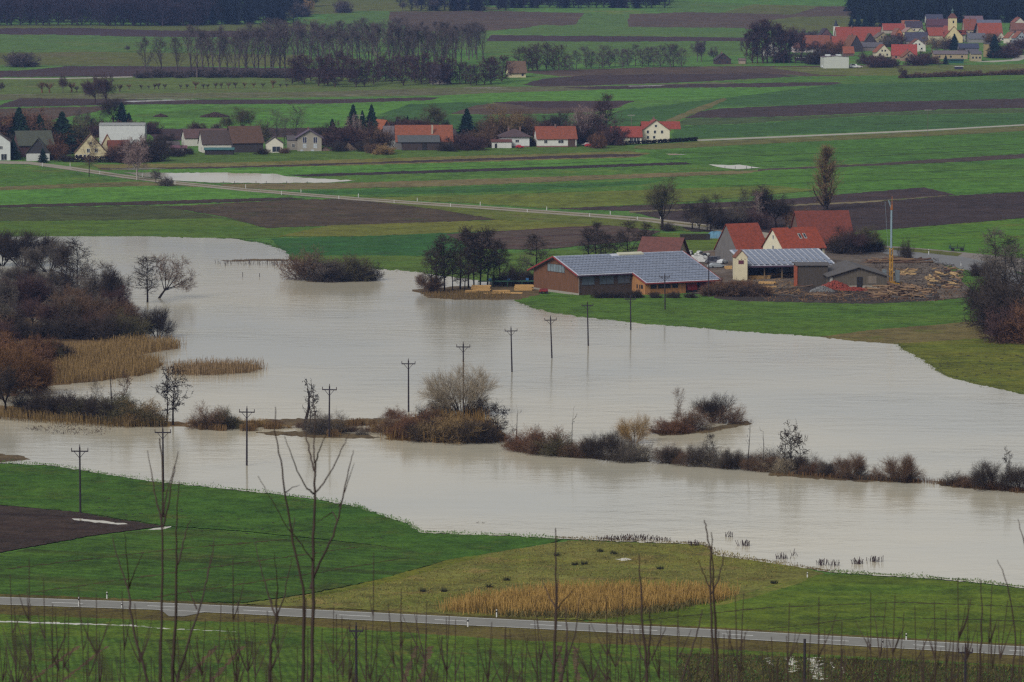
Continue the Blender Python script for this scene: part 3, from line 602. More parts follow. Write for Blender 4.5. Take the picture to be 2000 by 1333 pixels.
def forest(name, label, rows, kinds, seedn, hm, step):
    """a wood that reads as one mass: one object. rows = list of (px0, px1, py) lines; trees every step metres"""
    rs = np.random.RandomState(seedn); VS = []; FS = []; k = 0; protos = []
    for kd, sd in kinds:
        tr, cr, H = conifer_lib(sd) if kd == 'conifer' else tree_lib(kd, sd, 2.6)
        me = cr; v = np.empty(len(me.vertices) * 3, np.float32); me.vertices.foreach_get('co', v)
        f = np.array([p_.vertices[:] for p_ in me.polygons if len(p_.vertices) == 4]); v = v.reshape(-1, 3)
        v2 = np.empty(len(tr.vertices) * 3, np.float32); tr.vertices.foreach_get('co', v2)
        f2 = np.array([p_.vertices[:] for p_ in tr.polygons if len(p_.vertices) == 4])
        sub = rs.permutation(len(f))[:1500]; f = f[sub]
        ff = np.concatenate([f2, f + len(v2) // 3]); vv = np.concatenate([v2.reshape(-1, 3), v]) / H
        used, inv = np.unique(ff.ravel(), return_inverse=True); protos.append((vv[used], inv.reshape(ff.shape)))
    for (x0, x1, py) in rows:
        p0, p1 = unproj(x0, py), unproj(x1, py); n = max(1, int((p1.x - p0.x) / step))
        for i in range(n):
            x = p0.x + (p1.x - p0.x) * (i + rs.rand()) / n; y = p0.y + rs.uniform(-6, 6)
            v, f = protos[rs.randint(len(protos))]; a = rs.rand() * 6.28; s = hm * rs.uniform(.75, 1.15)
            c_, s_ = math.cos(a), math.sin(a); M = np.array([[c_, -s_, 0], [s_, c_, 0], [0, 0, 1]])
            VS.append((v @ M.T) * np.array([s * 1.7, s * 1.7, s]) + np.array([x, y, g(y)])); FS.append(f + k); k += len(v)
    return np.concatenate(VS), np.concatenate(FS)
# ---------------------------------------------------------------- reeds and grasses (nobody could count them)
def reeds(name, label, pts, n, h, rgb, seedn, wd=.05, lean=.12, hvar=.3, cat='reeds', clump=0, spread=0):
    """upright blades spread over a traced patch of ground"""
    rs = np.random.RandomState(seedn); P = np.array(pts, float); lo, hi = P.min(0), P.max(0)
    out = []
    def inside(x, y):
        c = False; j = len(P) - 1
        for i in range(len(P)):
            if (P[i, 1] > y) != (P[j, 1] > y) and x < (P[j, 0] - P[i, 0]) * (y - P[i, 1]) / (P[j, 1] - P[i, 1]) + P[i, 0]: c = not c
            j = i
        return c
    cl = [(rs.uniform(lo[0], hi[0]), rs.uniform(lo[1], hi[1])) for _ in range(clump)] if clump else None
    tries = 0
    while len(out) < n and tries < n * 30:
        tries += 1
        if cl:
            c_ = cl[rs.randint(len(cl))]; x, y = c_[0] + rs.normal() * 6, c_[1] + rs.normal() * .8
        else: x, y = rs.uniform(lo[0], hi[0]), rs.uniform(lo[1], hi[1])
        if inside(x, y): out.append((x + rs.normal() * spread * 1.6, y + rs.normal() * spread * .28))
    B = np.array([tuple(unproj(x, y)) for x, y in out]); n = len(B)
    hh = h * rs.uniform(1 - hvar, 1 + hvar, (n, 1)); a = rs.uniform(0, 6.28, n)
    S1 = np.stack([np.cos(a), np.sin(a), 0 * a], 1) * wd * .5
    top = B + np.concatenate([rs.normal(size=(n, 2)) * lean * hh, hh], 1)
    V = np.concatenate([B - S1 - [0, 0, .1], B + S1 - [0, 0, .1], top + S1 * .8, top - S1 * .8]); i = np.arange(n)
    me = np_mesh(name, V, [np.stack([i, i + n, i + 2 * n, i + 3 * n], 1)])
    o = link(name, me, m=mat('reed_' + name, rgb, 1, .35, .5, spec=.05)); return tag(o, label, cat, kind='stuff')
# ================================================================ woods on the far slope
def add_forest(label, rows, kinds, seedn, hm, step, rgb):
    V, F = forest('wood', label, rows, kinds, seedn, hm, step)
    o = link('forest', np_mesh('forest', V, [F]), m=mat('forest_' + str(seedn), rgb, 1, .3, .02, spec=.05)); tag(o, label, 'forest', kind='stuff')
add_forest('bare purple brown wood along the top left of the valley', [(-300, 400, 50), (-300, 420, 44), (-300, 380, 38), (-300, 360, 31), (-300, 340, 24), (-300, 320, 17), (-300, 300, 10), (-300, 300, 4), (200, 385, 51)], [('alder_low', 0), ('alder_low', 1), ('alder_low', 2)], 1, 21, 6, (64, 52, 58))
add_forest('dark evergreen wood behind the bare wood at the top left', [(300, 580, 48), (300, 560, 40), (300, 540, 32), (300, 600, 24), (-300, 620, 14), (-300, 600, 4), (-300, 640, -5)], [('conifer', 0), ('conifer', 1), ('alder_low', 0)], 2, 20, 6, (34, 38, 40))
add_forest('dark wood at the top middle above the brown fields', [(800, 990, 21), (960, 1300, 16), (780, 1300, 10), (980, 1310, 4), (980, 1650, -2), (980, 1700, -10)], [('alder_low', 0), ('conifer', 0), ('alder_low', 1)], 3, 18, 6, (46, 40, 46))
add_forest('dark evergreen wood rising behind the church village', [(1670, 2300, 44), (1665, 2300, 37), (1660, 2300, 30), (1660, 2300, 22), (1660, 2300, 14), (1660, 2300, 6), (1660, 2300, -2), (1680, 1790, 52)], [('conifer', 0), ('conifer', 1), ('alder', 3)], 4, 19, 6, (32, 42, 36))
rb = random.Random(5)
# lone trees near the top
for px, py, h, k, c, lb in ((586, 33, 34, 'bush', 'far', 'rounded dark tree on the pale top meadow beside the left wood'), (603, 30, 32, 'broad', 'tan', 'thin tan tree on the top meadow right of a rounded dark one'), (668, 25, 28, 'bush', 'far', 'round bushy tree standing alone on the pale top meadow'),
                       (786, 22, 20, 'broad', 'far', 'small bare tree at the left end of the top middle wood'), (812, 22, 24, 'alder', 'far', 'bare tree just inside the left edge of the top middle wood'), (848, 22, 30, 'broad', 'far', 'wide bare tree at the left edge of the top middle wood')):
    put_tree(k, px, py, h, c, lb, tipf=2.4, parts=False)
put_tree('bush', 38, 131, 34, 'far', 'rounded multi-stemmed tree alone in the far left green field', 'tree', parts=False, tipf=2.2, wf=1.5)
put_tree('broad', 248, 102, 14, 'far', 'tiny lone tree in the far left green field', parts=False, tipf=2)
# belt of tall poplars
xsb = [284, 316, 346] + sorted([372 + i * 10.4 + rb.uniform(-5, 5) for i in range(56)])
for i, x in enumerate(xsb):
    far = x > 560 and rb.random() < .6
    py = 150 if i < 3 else (rb.uniform(118, 132) if far else rb.uniform(140, 152)); top = (68 if i < 3 else rb.uniform(34, 58) if x > 470 else rb.uniform(46, 66))
    if x > 900: py = rb.uniform(112, 126); top = rb.uniform(36, 48)
    put_tree('poplar', x, py, py - top, 'far', 'tall bare poplar, %s from the left in the long far row' % ordn(i), 'tree', 'tall poplars in the long far row', parts=False, tipf=.85, wf=1.45)
for i, x in enumerate(sorted([480 + i * 17 + rb.uniform(-7, 7) for i in range(27)])):
    put_tree('poplar', x, rb.uniform(100, 112), rb.uniform(60, 76), 'far', 'paler poplar, %s from the left in the row showing behind the long far row' % ordn(i), 'tree', 'paler poplars behind the long far row', parts=False, tipf=.8, wf=1.5)
# dark alders in front of the poplars
xa = sorted([572 + i * 12.0 + rb.uniform(-4, 4) for i in range(35)])
for i, x in enumerate(xa):
    py = rb.uniform(158, 171); h = rb.uniform(44, 66)
    if 985 > x > 850: h = rb.uniform(40, 60)
    put_tree('alder_low', x, py, h, 'purple', 'dark bushy alder, %s from the left in the belt below the poplars' % ordn(i), 'tree', 'dark alders below the poplars', parts=False, tipf=2.2, wf=1.4)
for i, x in enumerate(sorted([280 + i * 10.5 + rb.uniform(-4, 4) for i in range(28)])):
    put_tree('bush', x, rb.uniform(150, 153), rb.uniform(12, 22), 'far', 'low bare scrub at the foot of the far poplars', 'shrub', 'scrub at the foot of the far poplars', parts=False, tipf=2.2, wf=1.5)
xr = sorted([1016 + i * 12.6 + rb.uniform(-4, 4) for i in range(26)])
for i, x in enumerate(xr):
    h = rb.uniform(46, 60) if x < 1100 else rb.uniform(34, 50)
    if 1095 < x < 1115: h = 34
    put_tree('alder_low' if x < 1100 or i % 3 else 'alder', x, rb.uniform(136, 143) - (x - 1016) * .03, h, 'purple' if x < 1110 else 'far', 'bare tree, %s from the left in the hedge right of the thatched house' % ordn(i), 'tree', 'hedge trees right of the thatched house', parts=False, tipf=1.6, wf=1.35)
for px, py, h in ((1362, 121, 48), (1370, 121, 44), (1394, 119, 30)):
    put_tree('broad', px, py, h, 'far', {1362: 'slim bare tree left of a twin by the far hedge end', 1370: 'slim bare tree right of its twin by the far hedge end', 1394: 'small round bare tree near the dark gabled hut'}[px], parts=False, tipf=1.8, wf=.7)
for i, x in enumerate(sorted([1456 + i * 11 + rb.uniform(-3, 3) for i in range(11)])):
    put_tree('alder_low' if i % 2 else 'poplar', x, 124, [60, 75, 84, 88, 90, 86, 80, 74, 62, 56, 60][i], 'purple', 'tall bare tree, %s from the left in the clump left of the church village' % ordn(i), 'tree', 'tall clump left of the church village', parts=False, tipf=2.0, wf=1.25)
# pollard row
for i, (x, h, c) in enumerate([(82, 24, 'red'), (97, 22, 'red'), (140, 22, 'red'), (150, 14, 'purple'), (166, 20, 'purple'), (176, 18, 'purple'), (234, 16, 'purple'), (252, 12, 'red'), (276, 10, 'purple'), (291, 8, 'purple'), (302, 12, 'purple'), (310, 13, 'purple'), (322, 11, 'purple'), (353, 9, 'purple'), (365, 10, 'purple'), (382, 16, 'red'), (397, 11, 'purple'), (406, 10, 'purple'), (421, 12, 'purple'), (432, 12, 'purple'), (446, 12, 'red'), (460, 13, 'purple'), (478, 12, 'red'), (496, 11, 'red'), (513, 10, 'purple'), (533, 16, 'red'), (548, 8, 'purple'), (560, 9, 'purple')]):
    put_tree('pollard', x, 182 - (x - 80) * .014 - (4 if x > 250 else 0), h, c, 'pollard willow, %s from the left in the row across the fields' % ordn(i), 'tree', 'pollard willows across the fields', parts=False, tipf=2.0, wf=1.1)
for px, py, h, w_ in ((123, 182, 40, .6), (186, 205, 66, .8), (208, 207, 64, .9), (2, 180, 22, .8)):
    put_tree('broad', px, py, h, 'purple', {123: 'narrow dark tree at the left end of the pollard row', 186: 'tall bare tree left of its twin by the brown strip', 208: 'tall bare tree right of its twin by the brown strip', 2: 'bare tree cut by the left edge behind the village'}[px], parts=False, tipf=2.0, wf=w_)
for i in range(34):
    put_tree('bush', 1760 + i * 8 + rb.uniform(-3, 3), 153 - i * .25, rb.uniform(7, 14), 'brown', 'low hedge shrub in the brown row below the church village', 'shrub', 'low hedge row below the church village', parts=False, tipf=2.2, wf=1.4)
put_tree('broad', 1761, 153, 24, 'purple', 'small bare tree at the left end of the low hedge below the village', parts=False, tipf=1.8)
# ================================================================ trees of the near village
VT = [('bush', 20, 285, 74, 'red', 'big rusty brown tree at the left edge behind the mossy barn', 1.0), ('conifer', 38, 292, 82, 'green', 'broad dark spruce behind the mossy roofed barn', 1.5), ('conifer', 78, 280, 56, 'green', 'small pointed spruce right of the broad one', 1.4),
 ('conifer', 122, 300, 82, 'green', 'blunt dark evergreen left of the cream gabled house', 1.5), ('bush', 138, 296, 72, 'olive', 'tall rounded olive tree behind the cream gabled house', .9), ('bush', 5, 285, 60, 'purple', 'purplish bushy tree at the far left edge of the village', 1.0), ('broad', 162, 255, 44, 'grey', 'thin grey bare tree behind the village gardens', 1),
 ('broad', 222, 246, 62, 'dark', 'dark spreading tree behind the white roofed hall', 1.2), ('conifer', 238, 246, 46, 'dgreen', 'blue green spruce against the dark spreading tree', 1.4), ('conifer', 252, 246, 26, 'dgreen', 'little spruce behind the white roofed hall', 1.3), ('conifer', 180, 258, 26, 'dgreen', 'small spruce left of the white roofed hall', 1.6),
 ('bush', 190, 268, 34, 'purple', 'round purple shrub tree left of the white roofed hall', 1.4), ('bush', 236, 262, 30, 'brown', 'brown bare tree in front of the white roofed hall', 1.4), ('broad', 262, 262, 28, 'brown', 'second bare tree in front of the white roofed hall', 1.2), ('bush', 290, 262, 30, 'purple', 'round purplish tree at the right end of the white hall', 1.2),
 ('birch', 174, 346, 84, 'brown', 'brown twigged roadside birch in front of the cream gabled house', 1.1), ('broad', 268, 352, 94, 'birch', 'pale stemmed roadside tree right of the cream gabled house', .85), ('broad', 304, 358, 30, 'grey', 'small bare tree beside the flooded strip by the road', 1.0), ('bush', 324, 364, 22, 'grey', 'little leafless shrub beside the village road', 1.0),
 ('bush', 270, 316, 58, 'dark', 'big dark rounded bush behind the pale stemmed roadside tree', 1.0), ('bush', 292, 316, 50, 'dark', 'dark bush right of the biggest rounded one', 1.1), ('bush', 245, 318, 48, 'purple', 'dark purple bush left of the biggest rounded one', 1.0), ('conifer', 84, 318, 28, 'green', 'small spruce in front of the mossy barn gable', 1.5), ('conifer', 26, 312, 40, 'green', 'small dark spruce between the white gable and the mossy barn', 1.5), ('bush', 105, 312, 44, 'red', 'reddish shrub right of the mossy barn', .9),
 ('broad', 474, 262, 56, 'olive', 'round crowned tree standing behind the dark wooden barn', 1.2), ('broad', 448, 262, 40, 'olive', 'smaller tree left of the round crowned one behind the barn', 1.0), ('birch', 540, 285, 76, 'grey', 'grey veiled tree behind the white garage', 1.1), ('birch', 578, 285, 84, 'grey', 'tallest grey green tree behind the unfinished house', 1.2), ('birch', 556, 286, 62, 'grey', 'grey tree between two taller ones behind the garage', 1.0),
 ('conifer', 649, 284, 52, 'green', 'short spruce left of the pale birch trunks', 1.1), ('conifer', 690, 282, 78, 'green', 'tall spruce left of another behind the birch trunks', 1.0), ('conifer', 726, 284, 80, 'green', 'tall narrow spruce nearest the dark red roof', .9), ('conifer', 708, 284, 68, 'green', 'spruce in the middle between two taller ones', .9), ('bush', 668, 288, 56, 'purple', 'purplish bush behind the pale birch trunks', 1.0), ('bush', 700, 290, 60, 'purple', 'dense purple bush behind the middle birch trunk', 1.0), ('bush', 735, 290, 54, 'brown', 'brown bush left of the dark red roof', 1.0), ('bush', 642, 284, 34, 'brown', 'low brown bush right of the unfinished house', 1.3),
 ('birch', 678, 288, 62, 'birch', 'pale birch trunk behind the sand heap, leftmost of the four', .5), ('birch', 693, 290, 70, 'birch', 'pale birch trunk, second of the four by the sand heap', .5), ('birch', 702, 290, 64, 'birch', 'pale birch trunk, third of the four by the sand heap', .5), ('conifer', 737, 288, 34, 'green', 'small spruce in front of the dark red roof', 1.3), ('bush', 748, 302, 24, 'tan', 'pale rounded bush in front of the white gable and red roof', 1.4),
 ('broad', 852, 262, 62, 'olive', 'broad bare tree behind the long red roofed barn', 1.2), ('bush', 800, 258, 34, 'purple', 'left purple tree behind the red roofed barn ridge', 1.1), ('bush', 822, 258, 30, 'purple', 'low purple tree behind the red roofed barn ridge', 1.3), ('bush', 836, 256, 24, 'red', 'rust coloured bush behind the red roofed barn ridge', 1.2), ('conifer', 776, 256, 28, 'green', 'small spruce behind the left end of the red roofed barn', 1.2), ('conifer', 796, 256, 30, 'green', 'second small spruce behind the red roofed barn', 1.0), ('bush', 868, 262, 30, 'dark', 'dark bush behind the right end of the red roofed barn', 1.2), ('conifer', 836, 256, 28, 'green', 'small spruce beside the rust coloured bush', 1.2),
 ('conifer', 912, 282, 70, 'dgreen', 'dark pointed spruce right of the red roofed barn', 1.35), ('bush', 905, 292, 42, 'purple', 'purple bush below the pointed spruce', 1.2), ('bush', 890, 290, 32, 'brown', 'brown bush at the right end of the red roofed barn', 1.3), ('bush', 935, 288, 40, 'brown', 'brown bush between spruce and bungalow', 1.2), ('alder', 952, 272, 50, 'grey', 'thin grey tree behind the white garages', 1.4), ('broad', 985, 275, 76, 'ochre', 'tall ochre tinted tree behind the brown roofed bungalow', 1.1), ('bush', 965, 275, 50, 'brown', 'bushy brown tree left of the ochre tinted tree', 1.0), ('broad', 1008, 272, 62, 'brown', 'brown tree right of the ochre tinted tree', 1.0), ('bush', 1050, 262, 32, 'purple', 'low purple tree behind the ridge of the white red roofed house', 1.5), ('bush', 1032, 265, 30, 'purple', 'low purple tree between bungalow and red roofed house', 1.2),
 ('broad', 1096, 262, 52, 'dark', 'dark bare tree behind the right end of the red roofed house', 1.0), ('broad', 1136, 280, 80, 'birch', 'pale limbed tree between the two red roofed houses', 1.15), ('alder', 1160, 280, 62, 'purple', 'bushy purple tree right of the pale limbed one', 1.6), ('alder', 1184, 274, 96, 'purple', 'tallest purple tree between the two red roofed houses', 1.15), ('alder', 1172, 274, 84, 'purple', 'tall tree just left of the tallest purple one', 1.1), ('bush', 1190, 284, 44, 'purple', 'purple bush beside the left roof of the L-shaped house', 1.0), ('bush', 1168, 290, 38, 'red', 'small reddish tree by the parked red car', .7), ('bush', 1112, 278, 44, 'purple', 'dark bush beside the porch of the red roofed house', 1.0), ('bush', 1150, 282, 40, 'dark', 'dark bush below the pale limbed tree', 1.0),
 ('broad', 980, 288, 16, 'tan', 'tiny tree in front of the white garages', 1.0)]
for k, px, py, h, c, lb, wf in VT: put_tree(k, px, py, h, c, lb, 'tree' if k != 'bush' or h > 30 else 'shrub', wf=wf, tipf=1.5 if k != 'bush' else 1.9, parts=h > 44)
# ================================================================ trees round the farm
FT = [('broad', 1293, 450, 112, 'olive', 'round crowned roadside tree left of the farm', 1.0, 1.3), ('broad', 1352, 448, 62, 'dark', 'small dark roadside tree right of the round crowned one', .9, 1.5), ('broad', 1388, 452, 80, 'dark', 'dark roadside tree above the blue tarpaulin', .8, 1.5), ('alder', 1381, 450, 66, 'dark', 'slender leaning trunk beside the blue tarpaulin', 1.0, 1.5),
 ('lombardy', 1613, 412, 134, 'ochre', 'tall columnar poplar behind the farm', 2.4, .8), ('broad', 1496, 446, 92, 'dark', 'wide dark tree behind the left red farm roof', 1.25, 1.6), ('broad', 1535, 444, 56, 'dark', 'dark tree between the farm roofs and the columnar poplar', 1.2, 1.6), ('birch', 1452, 446, 70, 'grey', 'pale stemmed tree left of the wide dark tree', 1.1, 1.5), ('birch', 1430, 446, 58, 'dark', 'bare tree at the left end of the trees behind the farm', 1.1, 1.5), ('bush', 1412, 448, 50, 'dark', 'bushy bare tree above the firewood stack', 1.0, 1.6), ('bush', 1470, 448, 54, 'purple', 'purple scrub tree behind the left red farm roof', 1.2, 1.7), ('bush', 1560, 446, 44, 'red', 'reddish scrub behind the white farmhouse', 1.1, 1.7),
 ('bush', 1650, 496, 56, 'dark', 'bare bushy tree in front of the old red barn, left one', 1.3, 1.8), ('bush', 1682, 492, 52, 'olive', 'greenish bush right of the old red barn', 1.2, 1.8), ('bush', 1706, 492, 40, 'dark', 'dark low bush at the bend behind the crane', 1.2, 1.8), ('bush', 1630, 490, 44, 'red', 'reddish bush touching the white farmhouse', 1.1, 1.7),
 ('bush', 1771, 510, 52, 'dark', 'slim young tree beside the road right of the crane', .45, 1.6),
 ('alder', 1048, 540, 88, 'dark', 'lone bushy alder left of the solar barn gable', 1.5, 1.9), ('alder', 1150, 512, 72, 'dark', 'bare alder behind the solar roof, leftmost', 1.4, 1.7), ('alder', 1163, 512, 84, 'dark', 'tall bare alder behind the solar roof, second from left', 1.3, 1.7), ('alder', 1182, 512, 58, 'dark', 'shorter bare alder behind the solar roof', 1.5, 1.7), ('alder', 1205, 512, 62, 'dark', 'bushy alder left of the cream skylight', 1.6, 1.7), ('alder', 1227, 514, 88, 'dark', 'tall alder behind the cream skylight', 1.3, 1.7), ('alder', 1265, 512, 82, 'dark', 'dark alder in front of the pink roofed cottage', 1.2, 1.9), ('bush', 1004, 560, 60, 'dark', 'thin scrub tree left of the lone alder', .7, 1.6),
 ('bush', 1302, 452, 22, 'dark', 'little shrub beside the farm road', 1.2, 1.5)]
FT += [('broad', 1440, 450, 60, 'grey', 'grey bare tree behind the ridge of the tall grey gabled barn', 1.1, 1.3), ('birch', 1482, 448, 84, 'birch', 'pale stemmed slender tree just left of the wide dark tree', .8, 1.2), ('broad', 1515, 444, 74, 'dark', 'bare tree between the wide dark tree and the white farmhouse', 1.1, 1.4), ('broad', 1365, 452, 50, 'grey', 'low grey tree between the two dark roadside trees', 1.1, 1.2),
 ('bush', 1575, 450, 56, 'brown', 'brown bare tree in front of the left end of the old red barn', 1.0, 1.3), ('broad', 1662, 498, 62, 'purple', 'bare tree with reddish twigs in front of the old red barn', 1.1, 1.4), ('broad', 1694, 494, 58, 'olive', 'greenish bare tree right of the old red barn', 1.1, 1.4), ('alder_low', 1175, 514, 66, 'dark', 'thin alder between two taller ones behind the solar roof', 1.2, 1.3), ('alder_low', 1283, 514, 56, 'dark', 'thin alder at the right end of the pink roofed cottage', 1.0, 1.3), ('alder_low', 1250, 512, 64, 'dark', 'thin alder at the left end of the pink roofed cottage', 1.1, 1.3), ('alder_low', 1030, 556, 60, 'grey', 'thin grey tree left of the brown barn gable', 1.0, 1.2)]
for k, px, py, h, c, lb, wf, tf in FT: put_tree(k, px, py, h, c, lb, 'tree' if h > 40 else 'shrub', wf=wf, tipf=tf * (.68 if k == 'bush' else .9))
AL = [(852, 570, 104), (868, 570, 118), (884, 568, 86), (899, 566, 124), (915, 564, 128), (926, 562, 112), (938, 561, 118), (952, 560, 122), (964, 562, 100), (976, 560, 92), (842, 574, 96), (908, 570, 90)]
for i, (x, y, h) in enumerate(sorted(AL)):
    put_tree('alder', x, y, h, 'dark', 'tall bare alder, %s from the left in the grove by the timber stacks' % ordn(i), 'tree', 'alder grove by the timber stacks', wf=1.1, tipf=1.7)
put_tree('willow', 838, 572, 44, 'brown', 'low spreading willow leaning over the water at the grove', wf=1.1, tipf=1.4)
for i, x in enumerate(range(985, 1050, 13)):
    put_tree('bush', x, 557, 26, 'black', 'low dark shrub in the hedge behind the timber stacks', 'shrub', 'dark hedge behind the timber stacks', parts=False, tipf=2.2, wf=1.6)
for i, x in enumerate(range(1170, 1490, 12)):
    h = rb.uniform(16, 26) if x < 1370 else rb.uniform(28, 44)
    if 1240 < x < 1400 and i % 3: continue
    put_tree('bush', x, 583 - (4 if x > 1360 else 0), h * .8, 'dark' if x < 1380 or i % 2 else 'brown', 'scrub bush in the ragged hedge in front of the farm', 'shrub', 'ragged hedge in front of the farm', parts=False, tipf=1.6, wf=1.3)
for x, y in ((1405, 576), (1420, 577), (1448, 578)): put_tree('bush', x, y, 38, 'red', 'reddish twigged bush below the cream tower', 'shrub', 'reddish bushes below the cream tower', tipf=1.3)
# right edge clump
RE = [(1945, 560, 120, 'alder', 'grey', 1.3), (1962, 585, 130, 'alder', 'dark', 1.4), (1990, 590, 128, 'broad', 'grey', 1.2), (1930, 590, 66, 'bush', 'dark', 1.1), (1950, 620, 110, 'bush', 'dark', .9), (1975, 640, 120, 'bush', 'dark', 1.0), (2000, 650, 140, 'bush', 'dark', 1.0), (1985, 668, 90, 'bush', 'purple', 1.1), (2020, 672, 100, 'bush', 'red', 1.0), (1960, 650, 80, 'bush', 'dark', 1.0), (1915, 540, 36, 'bush', 'dark', 1.2), (2030, 620, 130, 'alder', 'dark', 1.3)]
for i, (x, y, h, k, c, wf) in enumerate(sorted(RE)):
    put_tree(k, x, y, h, c, 'leafless %s, %s from the left in the thicket at the right edge' % ('tree' if k != 'bush' else 'bush', ordn(i)), 'tree' if k != 'bush' else 'shrub', 'thicket at the right edge', wf=wf, tipf=1.25)
# island bushes
for i, (x, y, h, k, c, wf) in enumerate([(606, 548, 74, 'bush', 'brown', .9), (628, 549, 62, 'bush', 'grey', .9), (650, 549, 48, 'bush', 'dark', 1.0), (668, 549, 50, 'bush', 'grey', 1.0), (690, 549, 62, 'bush', 'olive', .9), (700, 549, 50, 'bush', 'dark', 1.0), (716, 549, 42, 'bush', 'dark', 1.0), (640, 551, 36, 'bush', 'dark', 1.3)]):
    put_tree(k, x, y, h, c, 'leafless bush, %s from the left on the small island beyond the flood' % ordn(i), 'shrub', 'bushes on the small island', wf=wf * 1.2, tipf=1.1)
# ================================================================ left thicket
put_tree('dome', 46, 522, 84, 'dark', 'wide spreading bare tree standing in water at the upper left', wf=1.25, tipf=1.5)
put_tree('dome', 4, 520, 80, 'dark', 'bare tree at the left edge beside the wide spreading one', wf=1.1, tipf=1.5)
put_tree('dome', 96, 532, 70, 'grey', 'bare tree right of the wide spreading one in the flood', wf=1.1, tipf=1.5)
put_tree('alder', 128, 590, 112, 'dark', 'tall dark alder rising from the left thicket, left of a taller one', wf=1.3, tipf=1.5)
put_tree('alder', 152, 590, 132, 'dark', 'tallest alder rising from the left thicket', wf=1.2, tipf=1.4)
put_tree('broad', 196, 612, 108, 'grey', 'pale crowned bare tree right of the tallest alder', wf=1.0, tipf=1.4)
put_tree('broad', 222, 616, 106, 'dark', 'dark crowned bare tree right of the pale crowned one', wf=1.0, tipf=1.4)
put_tree('alder', 288, 592, 96, 'dark', 'dense dark alder standing in the flood beside the leaning willow', wf=1.6, tipf=1.5)
def leaning_willow():
    rg = random.Random(4); s = []; P = dict(KIND['broad']); P['H'] = 9; P['tip'] = .022
    root = Vector((0, 0, -.4))
    grow(rg, s, root, Vector((.5, 0, .8)).normalized(), 3.2, .34, 0, dict(P, n=[4, 6, 4, 3, 2], kids=[0, 3, 2, 2], bare=[2, .2, .2, .2]))
    p = s[-1][1]
    for d, L, r in (((.9, .1, .35), 7.0, .2), ((.75, -.2, .75), 7.5, .2), ((.2, .1, 1), 7.0, .17), ((-.15, -.1, 1), 7.5, .15), ((.95, .2, -.02), 6.0, .12), ((.6, .3, .9), 6.5, .15)):
        grow(rg, s, p - Vector((.2, 0, .3)), Vector(d).normalized(), L, r, 1, dict(P, up=[0, .1, .07, .03, 0]))
    tr, cr = segs_mesh(s, 2); zs = max(q[1].z for q in s)
    pt = unproj(308, 584); e = empty('leaning_willow', pt, 0, 'willow leaning right over the water with a long low limb', 'tree'); f = 92 / PXM(pt) / zs; e.scale = (f, f, f)
    a = link('trunk', tr, e, mat('bark', (46, 40, 36), 1, .3, 3, spec=.05)); b = link('crown', cr, e, twig_mat('twigs_brown', TC['brown']))
leaning_willow()
put_tree('willow', 308, 660, 70, 'dark', 'multi-stemmed willow standing in water right of the dark thicket', wf=.72, tipf=1.1)
rl = random.Random(31); TH = []
for r_, y in enumerate((560, 585, 605, 625, 645, 664)):
    x1 = (150, 200, 235, 262, 268, 262)[r_]; x = -70 + r_ * 7
    while x < x1:
        TH.append((x, y + rl.uniform(-5, 5), (rl.uniform(26, 44) if r_ < 2 else rl.uniform(40, 66)) if r_ < 4 else rl.uniform(44, 70), rl.choice(['dark', 'dark', 'purple', 'olive', 'brown']))); x += rl.uniform(28, 42)
for x, y, h, c in TH:
    k_ = rl.choice(['bush', 'bush', 'alder', 'broad', 'willow'])
    if k_ == 'bush' or y > 650: put_tree('bush', x, y, h, c, 'leafless bush in the dense thicket at the left', 'shrub', 'dense dark thicket at the left', wf=1.15, tipf=1.1)
    else: put_tree(k_, x, y, h * 1.25, rl.choice([c, 'grey', 'brown', 'purple']), 'bare tree standing among the bushes of the left thicket', 'tree', 'bare trees of the left thicket', wf=1.1, tipf=1.3)
OR = [(-30, 760, 120, 'orange'), (10, 735, 100, 'red'), (40, 722, 80, 'orange'), (75, 718, 72, 'red'), (-10, 700, 70, 'orange'), (20, 775, 110, 'orange'), (58, 770, 90, 'orange'), (100, 712, 56, 'olive'), (118, 708, 46, 'dark'), (60, 745, 86, 'red')]
for i, (x, y, h, c) in enumerate(sorted(OR)):
    put_tree('willow' if i % 2 else 'bush', x, y, h, c, 'rust and orange twigged willow, %s from the left in the left marsh' % ordn(i), 'shrub', 'rust coloured willows in the left marsh', wf=.8, tipf=1.6)
put_tree('broad', 12, 812, 110, 'dark', 'gnarled dark tree at the left edge of the river bank', wf=1.0, tipf=1.5)
for i, (x, y, h, c) in enumerate([(78, 812, 56, 'dark'), (100, 816, 66, 'dark'), (124, 816, 58, 'dark'), (146, 818, 60, 'dark'), (166, 820, 54, 'olive'), (186, 822, 58, 'dark'), (208, 824, 62, 'dark'), (226, 826, 54, 'dark'), (250, 830, 58, 'olive'), (272, 832, 60, 'ochre'), (292, 832, 50, 'olive'), (238, 826, 66, 'olive'), (60, 808, 50, 'black')]):
    put_tree('bush', x, y, h, c, 'leafless bank bush, one of the dark row left of the twin alders', 'shrub', 'dark bank bushes left of the twin alders', wf=1.3, tipf=1.0)
